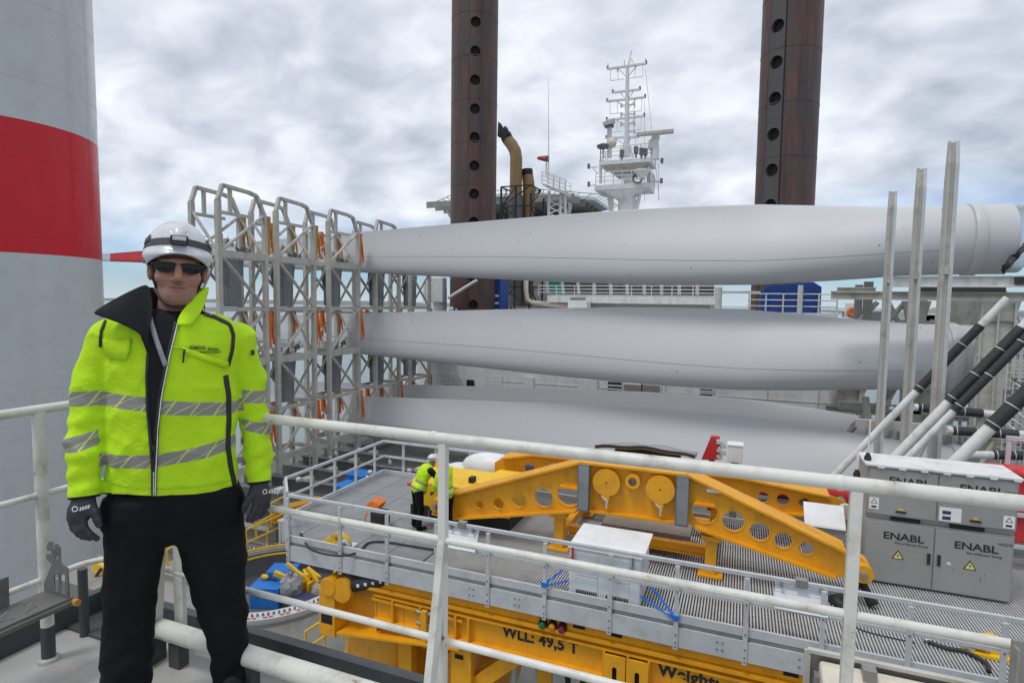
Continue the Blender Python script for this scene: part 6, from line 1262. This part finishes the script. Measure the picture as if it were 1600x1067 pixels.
# head: built upright, then rolled a little
HX = L_(276, 430)[0]; HZ0 = L_(276, 474, -.08)[2]; HY = -.030         # chin height, head depth
sc_ = 1.0
def H(x, y, z): return np.array((HX+x, HY+y, HZ0+z))
def sd_head(P):
    d = ell(P, H(0, .012, .148), (.078, .097, .096)); d = smin(d, ell(P, H(0, -.030, .078), (.060, .066, .082)), .033); d = smin(d, ell(P, H(0, -.066, .026), (.036, .032, .030)), .03)
    for s in (-1, 1):
        d = smin(d, ell(P, H(s*.043, -.050, .092), (.027, .034, .024)), .022); d = smin(d, cap(P, H(s*.053, .0, .048), H(s*.020, -.062, .020), .019, .017), .028)
        d = np.maximum(d, -(ell(P, H(s*.033, -.100, .128), (.022, .016, .012)))) if False else d
        d = smin(d, cap(P, H(s*.010, -.094, .147), H(s*.046, -.080, .146), .012, .010), .014)
        d = smin(d, ell(P, H(s*.015, -.106, .083), (.0120, .0135, .0100)), .005)
        e = ell(P, H(s*.086, .004, .112), (.012, .020, .034)); e = np.maximum(e, -ell(P, H(s*.095, -.004, .116), (.006, .010, .018))); d = smin(d, e, .008)
    d = smin(d, cap(P, H(0, -.096, .140), H(0, -.121, .092), .0095, .0135), .009)
    d = smin(d, chain(P, [H(-.025, -.086, .0545), H(-.008, -.096, .0585), H(.008, -.096, .0585), H(.025, -.086, .0545)], [.0050, .0076, .0076, .0050], .004), .005)
    d = smin(d, chain(P, [H(-.022, -.086, .0495), H(0, -.095, .0470), H(.022, -.086, .0495)], [.0050, .0092, .0050], .004), .005)
    d = np.maximum(d, -chain(P, [H(-.031, -.090, .0545), H(0, -.109, .0530), H(.031, -.090, .0545)], [.0022, .0046, .0022], .003))
    for s in (-1, 1): d = np.maximum(d, -(chain(P, [H(s*.021, -.108, .083), H(s*.034, -.092, .066), H(s*.036, -.084, .050)], [.0012, .0034, .0010], .002)))
    n = chain(P, [H(-.006, .035, -.13), H(0, .012, .06)], [.068, .056], .02); d = smin(d, n, .02); d = smin(d, cap(P, H(-.11, .04, -.17), H(.10, .04, -.17), .06, .06), .05)
    return d + .0006*fold(P, 160, .3)
hv, hq = nets(sd_head, (HX-.20, HY-.15, HZ0-.20), (HX+.20, HY+.15, HZ0+.26), .0026)
hx, hy, hz_ = hv[:, 0]-HX, hv[:, 1]-HY, hv[:, 2]-HZ0
lips = np.clip(1-np.sqrt((hx/.027)**2+((hz_-.0525)/.0115)**2), 0, .22)/.22*(hy < -.07)
mouth = np.clip(1-np.abs(hz_-.0532-.0035*(np.abs(hx)/.03)**2)/.0026, 0, 1)*(np.abs(hx) < .029)*(hy < -.07)
stub = np.clip(1-np.sqrt((hx/.075)**2+((hz_-.030)/.052)**2), 0, .5)/.5*.62*(hy < .02)*(1-lips)
flush = np.clip(1-np.sqrt(((np.abs(hx)-.04)/.03)**2+((hz_-.09)/.03)**2), 0, 1)*.45*(hy < -.02)+np.clip(1-np.sqrt((hx/.02)**2+((hz_-.085)/.022)**2), 0, 1)*.5*(hy < -.09)
hair = np.clip((hz_-.125)/.02, 0, 1)*np.clip((hy-.008)/.02, 0, 1)+.8*np.clip((hz_-.112)/.02, 0, 1)*np.clip((np.abs(hx)-.058)/.012, 0, 1)*np.clip((hy+.045)/.02, 0, 1); hair = np.clip(hair, 0, 1)
RH = math.radians(2.5)
def roll(V):
    V = np.array(V, float); c, s = math.cos(RH), math.sin(RH); f = np.clip((V[:, 2]-(HZ0-.08))/.08, 0, 1); x, z = V[:, 0]-HX, V[:, 2]-(HZ0+.02)
    X2, Z2 = x*c+z*s, -x*s+z*c; V[:, 0] = HX+x*(1-f)+X2*f; V[:, 2] = HZ0+.02+z*(1-f)+Z2*f; return V
man = FG.mesh('person', roll(hv), hq, SKIN, None, dict(lips=lips, stubble=stub, flush=flush, hair=hair, mouth=mouth)); tag(man, man_label, 'person')
def hm(mb, name, m, parent, smooth=True, bevel=0): mb.v = [tuple(p) for p in roll(mb.v)]; return FG.mb(mb, name, m, parent, smooth, bevel)
jk = FG.mesh('jacket', v, q, HV, man, dict(band=band, slash=slash, slash2=(X*1.0-Z*2.1)/.085+.2, dark=dark)); WO[jk.name] = WO[man.name]
# --- helmet
HC_ = H(0, .008, .172)
def sd_helm(P):
    d = ell(P, HC_, (.106, .134, .128)); Q = P-HC_
    low = -.012 - .030*np.clip(Q[:, 1]/.13, -1, 1)*0 - .030*np.clip(np.abs(Q[:, 0])/.1, 0, 1)**2 + .012*np.clip(-Q[:, 1]/.13, 0, 1)
    d = smin(d, ell(P, HC_+np.array((0, -.018, -.004)), (.103, .140, .030)), .018)
    d = smin(d, np.maximum(ell(P, HC_+np.array((0, -.01, .045)), (.050, .125, .0835)), -1), .010)
    inner = ell(P, HC_+np.array((0, .0, -.012)), (.097, .124, .118)); d = np.maximum(d, -inner); d = np.maximum(d, (low-Q[:, 2]))
    for s in (-1, 1): d = np.maximum(d, -cap(P, HC_+np.array((s*.016, -.118, .066)), HC_+np.array((s*.030, -.100, .094)), .0022, .0022))
    d = np.maximum(d, -cap(P, HC_+np.array((-.013, -.124, .062)), HC_+np.array((.013, -.124, .062)), .0022, .0022))
    return d
hv2, hq2 = nets(sd_helm, HC_-np.array((.125, .165, .06)), HC_+np.array((.125, .15, .14)), .0034)
he = FG.mesh('helmet', roll(hv2), hq2, HELM, man); WO[he.name] = WO[man.name]
def on_helm(g, z, off): f = math.sqrt(max(0, 1-(z/.128)**2)); return (HC_[0]+math.sin(g)*(.106*f+off), HC_[1]-math.cos(g)*(.134*f+off), HC_[2]+z)
k = MB(); gs = np.linspace(-1.75, 1.75, 40); zz = lambda g: .046-.014*abs(g)**1.5/1.6
k.grid([[on_helm(g, zz(g)+dz, o) for g in gs] for dz, o in ((-.013, .0), (-.0125, .0045), (.0115, .0040), (.012, .0))]); hm(k, 'lamp_strap', BAND, he, 40)
k = MB(); c = on_helm(0, .046, .018); k.box(c, (.056, .030, .034)); hm(k, 'headlamp', M['black'], he, False, .006)
k = MB(); k.box((c[0], c[1]-.016, c[2]+.006), (.042, .006, .014)); hm(k, 'lamp_lens', M['alu'], he, False, .003); k = MB(); k.box((c[0], c[1]-.018, c[2]-.010), (.040, .006, .006)); hm(k, 'lamp_button', BAND, he, False, .002)
for s in (-1, 1):
    k = MB(); k.prism([on_helm(s*1.30, .030, .004), on_helm(s*1.05, .045, .004), on_helm(s*1.15, .066, .003), on_helm(s*1.36, .050, .004)], (s*.004, 0, 0)); hm(k, 'strap_clip', BAND, he, False); k = MB(); k.box(on_helm(s*1.45, -.018, .002), (.008, .03, .034)); hm(k, 'side_slot', M['steeld'], he, False, .003)
# chin strap
for s in (-1, 1):
    k = MB(); k.path([H(s*.082, -.045, .150), H(s*.0775, -.040, .118), H(s*.072, -.034, .085), H(s*.066, -.030, .050)], .0042, 8); hm(k, 'helmet_strap', M['black'], man); k = MB(); k.path([H(s*.086, .020, .150), H(s*.079, .0, .085), H(s*.067, -.028, .052)], .0038, 8); hm(k, 'helmet_strap', M['black'], man)
k = MB(); k.path([H(.066, -.030, .050), H(.055, -.046, .016), H(.034, -.066, -.008), H(0, -.078, -.014), H(-.034, -.066, -.008), H(-.055, -.046, .016), H(-.066, -.030, .050)], .0045, 8); hm(k, 'chin_strap', M['black'], man)
# sunglasses
sg = None
def gl(x, z, off=0): return (HX+x, HY-.106-off+2.9*x*x+20*max(0, abs(x)-.055)**2, HZ0+z)
k = MB(); k.path([gl(x, .1405-.10*max(0, abs(x)-.045)-.006*math.exp(-(x/.01)**2), .001) for x in np.linspace(-.078, .078, 27)], .0030, 8); sg = hm(k, 'sunglasses', M['black'], man); WO[sg.name] = WO[man.name]
for s in (-1, 1):
    out = [(.009, .134), (.020, .140), (.045, .1405), (.066, .137), (.0735, .130), (.069, .117), (.056, .109), (.036, .107), (.020, .113), (.011, .123)]
    k = MB(); cpt = gl(s*.040, .124, .004); rim = [gl(s*x, z, 0) for x, z in out]; mid = [gl(s*(.040+(x-.040)*.6), .124+(z-.124)*.6, .0032) for x, z in out]; n = len(out)
    k.add(rim+mid+[cpt], [(i, (i+1) % n, n+(i+1) % n, n+i) for i in range(n)]+[(n+i, n+(i+1) % n, 2*n) for i in range(n)]); k.f = [f[::-1] for f in k.f] if s > 0 else k.f; hm(k, 'lens', LENS, sg)
    k = MB(); k.path(rim+[rim[0]], .0016, 6); hm(k, 'lens_rim', M['black'], sg); k = MB(); k.path([gl(s*.075, .1375), H(s*.082, -.055, .140), H(s*.083, -.01, .137), H(s*.082, .012, .135)], .0028, 8); hm(k, 'temple', M['black'], sg)
# --- draped details on the jacket front
def front(x, z, off=.003):
    lo, hi = np.full(len(x), -.24), np.full(len(x), .02); ys = np.linspace(-.24, .06, 90); D = np.stack([sd_jacket(np.stack([x, np.full(len(x), y), z], 1)) for y in ys], 1); i = np.argmax(D < 0, axis=1); i = np.where(D.min(1) < 0, i, 60); return ys[np.clip(i, 0, 89)]-off-.0015
def drape_grid(left, right, nu, name, m, off=.004, th=.004):
    A = []
    for (xl, y), (xr, y2) in zip(left, right): A.append([L_(xl+(xr-xl)*j/nu, y+(y2-y)*j/nu, -.14) for j in range(nu+1)])
    A = np.array(A); sh = A.shape[:2]; F = A.reshape(-1, 3); F[:, 1] = front(F[:, 0], F[:, 2], off); k = MB(); k.grid(F.reshape(sh+(3,)).tolist()); o = FG.mb(k, name, m, jk, True); o.modifiers.new('s', 'SOLIDIFY').thickness = th; o.modifiers['s'].offset = 0; return o
def dense(pts, n):
    pts = np.array(pts, float); s = np.r_[0, np.cumsum(np.linalg.norm(np.diff(pts, axis=0), axis=1))]; t = np.linspace(0, s[-1], n); return np.stack([np.interp(t, s, pts[:, i]) for i in range(2)], 1)
def strip(pts, w, name, m, off=.003, th=.003, n=24):
    P = dense(pts, n); T = np.gradient(P, axis=0); T /= np.linalg.norm(T, axis=1)[:, None]; Nn = np.stack([-T[:, 1], T[:, 0]], 1)*w/2; return drape_grid((P-Nn).tolist(), (P+Nn).tolist(), 2, name, m, off, th)
ll = dense([(226, 484), (217, 519), (230, 551), (228, 590), (229, 640), (236, 690), (239, 730)], 26); rl = dense([(288, 484), (274, 512), (265, 548), (258, 580), (251, 612), (246, 660), (243, 730)], 26)
rl = np.stack([np.interp(ll[:, 1], rl[:, 1], rl[:, 0]), ll[:, 1]], 1)
drape_grid(ll.tolist(), rl.tolist(), 8, 'open_front_lining', SHIRT, .005, .004)
strip([(279, 492), (273, 514), (264, 550), (257, 584), (250, 620), (245, 665), (242, 735), (241, 775)], 7, 'zip_tape', M['black'], .007); strip([(281, 493), (275, 515), (266, 551), (259, 585), (252, 621), (247, 666), (243.5, 735), (242.5, 775)], 1.6, 'zip_edge', M['decal'], .010, .002, 30)
strip([(231, 552), (229, 590), (230, 640), (235, 690), (238, 735), (238.5, 775)], 4, 'zip_tape', M['black'], .007); strip([(240, 738), (240, 775)], 2, 'zip_teeth', M['alu'], .011, .002, 8); k = MB(); p = L_(240, 700, -.162); k.box(p, (.008, .005, .022)); FG.mb(k, 'zip_pull', M['black'], jk, False, .002)
strip([(231, 484), (236, 505), (244, 530), (252, 552), (259, 571)], 8, 'lanyard', M['alud'], .012, .003, 16)
strip([(316, 489), (340, 497), (362, 508), (367, 525), (365, 548), (358, 574)], 5, 'piping', M['black'], .004, .004, 26); strip([(160, 502), (154, 520), (153, 545)], 4, 'piping', M['black'], .004, .004, 12)
strip([(354, 588), (359, 620), (360, 660), (358, 700), (364, 740), (371, 770)], 8, 'side_panel', M['black'], .002, .003, 30)
drape_grid([(158, 531), (160, 545), (164, 562)], [(204, 531), (202, 547), (196, 563)], 8, 'pocket_flap', HV, .010, .006); strip([(157, 533), (180, 530), (204, 530)], 2.0, 'pocket_seam', mat('seam_shade', (.42, .66, .01), .8), .007, .003, 12)
drape_grid([(284, 541), (288, 547), (292, 553)], [(358, 566), (358, 571), (357, 577)], 10, 'pocket_flap', HV, .009, .005); strip([(270, 541), (284, 543), (310, 552), (340, 562), (359, 573)], 1.8, 'pocket_seam', bpy.data.materials['seam_shade'], .008, .003, 16); strip([(288, 545), (287, 553), (286, 566)], 3, 'zip_pull', M['black'], .010, .004, 8)
strip([(160, 761), (200, 764), (236, 765)], 1.4, 'hem_seam', bpy.data.materials['seam_shade'], .003, .002, 16); strip([(247, 765), (300, 763), (366, 757)], 1.4, 'hem_seam', bpy.data.materials['seam_shade'], .003, .002, 16)
p = L_(394, 551, -.05); k = MB(); k.box((p[0]+.003, -.048, p[2]), (.011, .012, .020)); FG.mb(k, 'sleeve_patch', M['black'], jk, False, .002)
def chest_text(body, size, px, py, m, width, tilt=.02):
    p = L_(px, py, -.15); cu = bpy.data.curves.new('t', 'FONT'); cu.body = body; cu.size = size; cu.extrude = .0006; cu.offset = .0003; ob = bpy.data.objects.new('t', cu); me = bpy.data.meshes.new_from_object(ob); bpy.data.objects.remove(ob); bpy.data.curves.remove(cu)
    V = np.array([w.co for w in me.vertices]); x = p[0]+V[:, 0]*width; z = p[2]+V[:, 1]-V[:, 0]*tilt; y = front(x, z, .009)-V[:, 2]; F_ = [tuple(f.vertices) for f in me.polygons]; bpy.data.meshes.remove(me); FG.mesh('chest_lettering', np.stack([x, y, z], 1), F_, m, jk, smooth=False)
chest_text('SIEMENS', .0165, 296, 545.5, M['ink'], .84, .04); chest_text('Gamesa', .0165, 325, 547.5, M['ink'], .70, .04); chest_text('RENEWABLE ENERGY', .0075, 312, 551.5, M['ink'], 1.0, .04)
# collar: black lining flap turned out to the left, yellow collar standing at the right, black back collar
def sheet(U, Lw, name, m, n=5, bulge=.0, th=.006):
    k = MB(); R_s = []
    for i in range(n+1):
        f = i/n; row = []
        for u, l in zip(U, Lw): a, b = L_(*u), L_(*l); p = a*(1-f)+b*f; p[1] -= bulge*math.sin(math.pi*f); row.append(tuple(p))
        R_s.append(row)
    k.grid(R_s); o = FG.mb(k, name, m, jk, True); mo = o.modifiers.new('s', 'SOLIDIFY'); mo.thickness = th; mo.offset = 0; s2 = o.modifiers.new('ss', 'SUBSURF'); s2.levels = 2; s2.render_levels = 2; return o
sheet([(148, 487, -.075), (168, 474, -.065), (192, 460, -.05), (215, 449, -.02), (229, 443, .0), (235, 450, -.03), (237, 462, -.06)], [(147, 490, -.078), (162, 497, -.12), (182, 503, -.14), (201, 512, -.15), (216, 520, -.155), (229, 535, -.16), (232, 552, -.165)], 'collar_lining', SHIRT, 6, .012, .008)
sheet([(232, 445, .0), (236, 458, -.05), (239, 474, -.09), (238, 492, -.12)], [(222, 470, -.04), (226, 486, -.09), (229, 505, -.13), (230, 530, -.155)], 'collar_lining', SHIRT, 4, .0, .006)
sheet([(319, 450, -.035), (311, 457, -.06), (298, 470, -.095), (287, 482, -.115), (279, 494, -.13), (275, 508, -.145)], [(326, 448, -.015), (325, 458, -.03), (321, 470, -.055), (318, 482, -.085), (310, 494, -.118), (298, 508, -.145)], 'collar', HV, 6, .010, .008)
k = MB(); cxx = L_(276, 460)[0]-.006
k.grid([[(cxx+rx_*math.sin(a), .015+rx_*1.0*math.cos(a), z-.035*max(0, -math.cos(a))) for a in np.linspace(-1.75, 1.85, 22)] for rx_, z in ((.098, HZ0-.09), (.092, HZ0-.03), (.095, HZ0+.055), (.099, HZ0+.058), (.100, HZ0-.02))]); FG.mb(k, 'back_collar', SHIRT, jk, True)
k = MB(); k.lathe([(.085, -.10), (.074, -.045), (.066, -.030), (.062, -.034)], (HX-.004, HY+.032, HZ0), n=30, cap=False); k.v = [(p[0], p[1], p[2]-.02*max(0, (HY+.03-p[1])/.07)) for p in k.v]; FG.mb(k, 't_shirt_neck', SHIRT, man, True)
# --- trousers
def leg_rows(rows): return [L_(265, r[0])[2] for r in rows], [(L_(r[1], r[0])[0]+L_(r[2], r[0])[0])/2 for r in rows], [(L_(r[2], r[0])[0]-L_(r[1], r[0])[0])/2 for r in rows]
lr = leg_rows([(1122,156,232),(1095,153,234),(1067,154,234),(1040,152,238),(1000,155,241),(950,157,243),(900,158,249),(850,160,261),(800,160,264),(770,164,262)])
rr_ = leg_rows([(1122,332,392),(1095,330,394),(1067,331,392),(1040,327,391),(1000,317,388),(950,301,386),(900,287,386),(850,273,384),(800,268,380),(770,268,368)])
depl = [.075, .078, .075, .080, .084, .086, .092, .104, .115, .115]
def sd_trous(P):
    d = stack(P, lr[0], lr[1], [.01]*10, lr[2], depl, 2.2); d = smin(d, stack(P, rr_[0], rr_[1], [.015]*10, rr_[2], depl, 2.2), .016)
    w = leg_rows([(842, 250, 286), (826, 205, 330), (808, 162, 379), (790, 160, 379), (755, 166, 366)]); d = smin(d, stack(P, w[0], w[1], [0]*5, w[2], [.05, .095, .108, .112, .112], 2.3), .035)
    z = P[:, 2]; return d + .0045*fold(P, 21, .2) + .006*np.sin(z*62+5*np.sin(P[:, 0]*14))*np.clip((.42-z)*3.4, 0, 1)*.7 + .003*fold(P, 42, 1.) + .008*crease(P, 27, 1.3, 1.2)*np.clip((.78-z)*5, 0, 1)
v, q = nets(sd_trous, (-.27, -.16, -.0), (.34, .18, .93), .0075); FG.mesh('trousers', v, q, TROUS, man)
def pock(px, py, w, h, s):
    k = MB(); p = L_(px, py, -.03); k.box((p[0], -.02, p[2]), (.020, .10, h)); FG.mb(k, 'leg_pocket', TROUS, man, False, .008)
for cxp in (194, 362):
    p = L_(cxp, 1100)[0]
    def sd_boot(P, p=p): d = smin(cap(P, (p, .01, .10), (p, .03, .05), .048, .05), cap(P, (p, .0, .045), (p, -.17, .038), .046, .038), .04); return np.maximum(d, .004-P[:, 2])
    v, q = nets(sd_boot, (p-.09, -.25, -.01), (p+.09, .11, .17), .008); FG.mesh('boot', v, q, M['black'], man)
# --- gloves (five fingers each)
def glove(name, wr, palm, fingers, thumb, cuff_dir):
    def sd(P):
        d = chain(P, [wr[0], wr[1]], [.034, .031], .01); d = smin(d, chain(P, palm, [.030, .034, .030], .02), .02); d = smin(d, chain(P, thumb, [.0165, .0145, .0125, .0105], .006), .016)
        for f in fingers: d = smin(d, chain(P, f, [.0145, .0128, .0115, .0098], .004), .0045)
        return d + .0012*fold(P, 90, .5)
    pts = np.concatenate([wr, palm, thumb]+list(fingers)); v, q = nets(sd, pts.min(0)-.05, pts.max(0)+.05, .0032); return FG.mesh(name, v, q, GLOVE, man)
# right hand (left in view): back of the hand outward, fingers curled in, index hooked
g1 = glove('glove', [L_(131, 772, -.05), L_(130, 786, -.055)], [L_(131, 786, -.055), L_(126, 798, -.062), L_(122, 808, -.066)],
  [[L_(128, 808, -.085), L_(131, 824, -.094), L_(140, 834, -.098), L_(151, 841, -.092)], [L_(121, 811, -.078), L_(121, 828, -.088), L_(130, 837, -.090), L_(142, 840, -.080)], [L_(117, 808, -.060), L_(116, 824, -.066), L_(124, 834, -.066), L_(135, 835, -.056)], [L_(115, 803, -.042), L_(114, 817, -.046), L_(120, 826, -.046), L_(129, 828, -.040)]],
  [L_(140, 788, -.075), L_(148, 799, -.088), L_(152, 811, -.094), L_(155, 820, -.092)], 0)
g2 = glove('glove', [L_(405, 752, -.04), L_(405, 764, -.045)], [L_(405, 764, -.045), L_(408, 774, -.054), L_(408, 783, -.058)],
  [[L_(401, 784, -.078), L_(397, 798, -.086), L_(392, 806, -.088), L_(388, 812, -.084)], [L_(408, 786, -.070), L_(405, 800, -.080), L_(399, 808, -.080), L_(394, 813, -.074)], [L_(414, 783, -.054), L_(412, 797, -.060), L_(406, 805, -.060), L_(400, 808, -.054)], [L_(417, 777, -.038), L_(417, 789, -.042), L_(412, 797, -.042), L_(406, 799, -.036)]],
  [L_(396, 770, -.066), L_(388, 780, -.078), L_(383, 789, -.082), L_(381, 797, -.080)], 0)
for gx, gy, dy, wpx in ((117, 795, -.105, 11), (414, 768, -.095, 9)):
    k = MB(); p = L_(gx, gy, dy); k.path([(p[0]+.0075*math.cos(a), p[1], p[2]+.0085*math.sin(a)) for a in np.linspace(0, 6.283, 14)], .0016, 6); FG.mb(k, 'glove_emblem', M['decal'], man)
    for j in range(4): pp = L_(gx+wpx*.8+j*4.2, gy-1.2*j*(1 if gx < 200 else -.4), dy-.001); k = MB(); k.box(pp, (.0045, .002, .012), Matrix.Rotation(.25, 3, 'Y')); k.box((pp[0]+.002, pp[1], pp[2]+.003), (.006, .002, .003)); FG.mb(k, 'glove_lettering', M['decal'], man)

# ------------------------------------------------------------------ the two workers on the platform
def worker(base, face, label, lean, armreach, hgt=1.0):
    e_y = Vector((-face[0], -face[1], 0)).normalized(); e_x = Vector((e_y.y, -e_y.x, 0))*1.0; F_ = Fig(base, e_x, e_y); A = lambda *p: np.array(p, float)*hgt
    hip = A(0, 0, .90); ch = A(0, -math.sin(lean)*.45, .90+math.cos(lean)*.45); nk = A(0, -math.sin(lean)*.60, .90+math.cos(lean)*.58); hd = nk+A(0, -.07-.03*math.sin(lean), .13-.03*lean)
    def legs(P):
        d = None
        for s in (-1, 1): c = chain(P, [A(s*.09, 0, .88), A(s*.12, -.03, .48), A(s*.13, .03, .10)], [.115, .085, .065], .02); d = c if d is None else smin(d, c, .02)
        d = smin(d, ell(P, hip, (.18, .125, .13)), .03)
        for s in (-1, 1): d = smin(d, cap(P, A(s*.13, .03, .05), A(s*.14, -.14, .045), .05, .04), .03)
        return d + .006*fold(P, 24, 1)
    def head(P): d = smin(ell(P, hd, (.075, .09, .115)), cap(P, nk-A(0, 0, .03), hd, .055, .05), .02); d = smin(d, ell(P, hd+A(0, -.09, -.015), (.014, .02, .02)), .01); return d
    sh = [ch+A(s*.19, -.02, .06) for s in (-1, 1)]; el = [sh[0]+A(-.05, -.16*armreach-.02, -.26+.08*armreach), sh[1]+A(.05, -.16*armreach-.02, -.26+.08*armreach)]; wrs = [el[0]+A(.06, -.22*armreach-.02, -.20+.18*armreach), el[1]+A(-.06, -.22*armreach-.02, -.20+.18*armreach)]
    def jac(P):
        d = smin(ell(P, (hip+ch)/2+A(0, 0, -.02), (.20, .15, .36)), ell(P, ch, (.225, .15, .20)), .06); d = smin(d, cap(P, nk-A(0, 0, .03), ch, .09, .14), .05); d = smin(d, ell(P, hip+A(0, 0, .06), (.205, .16, .16)), .05)
        return d + .006*fold(P, 22, .3)
    def arms(P): return np.minimum(chain(P, [sh[0], el[0], wrs[0]], [.085, .065, .05]), chain(P, [sh[1], el[1], wrs[1]], [.085, .065, .05])) + .004*fold(P, 26, .4)
    lo, hi = (-.6, -1.0, -.01), (.6, .5, 2.0)
    v, q = nets(head, hd-.25, hd+.25, .012); z0 = np.zeros(len(v)); root = F_.mesh('person', v, q, SKIN, None, dict(lips=z0, stubble=z0, flush=z0, hair=(v[:, 2] > hd[2]+.02)*1.0, mouth=z0)); tag(root, label, 'person', 'workers in hi-vis on the platform')
    v, q = nets(legs, lo, (.6, .5, 1.15), .02); F_.mesh('trousers', v, q, TROUS, root)
    v, q = nets(jac, lo, hi, .016); u = (ch-hip)/np.linalg.norm(ch-hip); t = (v-hip)@u; bd = np.maximum(.03-np.abs(t-.03), .03-np.abs(t-.20)); F_.mesh('hivis_vest', v, q, HV, root, dict(band=bd, slash=np.zeros(len(v)), dark=np.full(len(v), -1.)))
    v, q = nets(arms, lo, hi, .018); F_.mesh('sleeves', v, q, SHIRT if armreach > .6 else HV, root, None if armreach > .6 else dict(band=np.full(len(v), -1.), slash=np.zeros(len(v)), dark=np.full(len(v), -1.)))
    for w_, e in zip(wrs, el):
        dr = (w_-e)/np.linalg.norm(w_-e)
        def sdh(P): 
            d = chain(P, [w_, w_+dr*.08], [.036, .036])
            for j in range(4): d = smin(d, chain(P, [w_+dr*.07+A((j-1.5)*.02, 0, 0), w_+dr*(.14-.006*abs(j-1.5))+A((j-1.5)*.022, -.01, 0), w_+dr*.16+A((j-1.5)*.02, -.03, -.02)], [.012, .011, .009], .004), .006)
            return smin(d, chain(P, [w_+dr*.02, w_+dr*.07+A(.04, -.02, 0), w_+dr*.11+A(.045, -.03, 0)], [.014, .013, .010], .004), .008)
        v, q = nets(sdh, w_-.22, w_+.22, .008); F_.mesh('glove', v, q, GLOVE, root)
    hc = hd+A(0, .0, .045)
    def hel(P): d = ell(P, hc, (.118, .14, .125)); d = smin(d, ell(P, hc+A(0, -.03, -.005), (.118, .155, .02)), .015); return np.maximum(np.maximum(d, -ell(P, hc-A(0, 0, .015), (.10, .12, .11))), hc[2]-.018-P[:, 2])
    v, q = nets(hel, hc-.18, hc+.18, .009); h_ = F_.mesh('helmet', v, q, HELM, root); WO[h_.name] = WO[root.name]
    k = MB(); k.grid([[tuple(hc+np.array((math.sin(g)*(.122), -math.cos(g)*.144, z))) for g in np.linspace(0, 6.28, 30)] for z in (.012, .034)]); F_.mb(k, 'helmet_band', M['black'], h_, True)
    return root
p = at(652, 826, Z=FZ); worker((p.x, p.y, FZ), (.75, 1, 0), 'worker bending forward in hi-vis vest, back turned, left of the white railing post', .50, .9, 1.10)
p = at(698, 838, Z=FZ); worker((p.x, p.y, FZ), (-1, .1, 0), 'worker in hi-vis half hidden behind the near white railing post', .10, .3, 1.13)
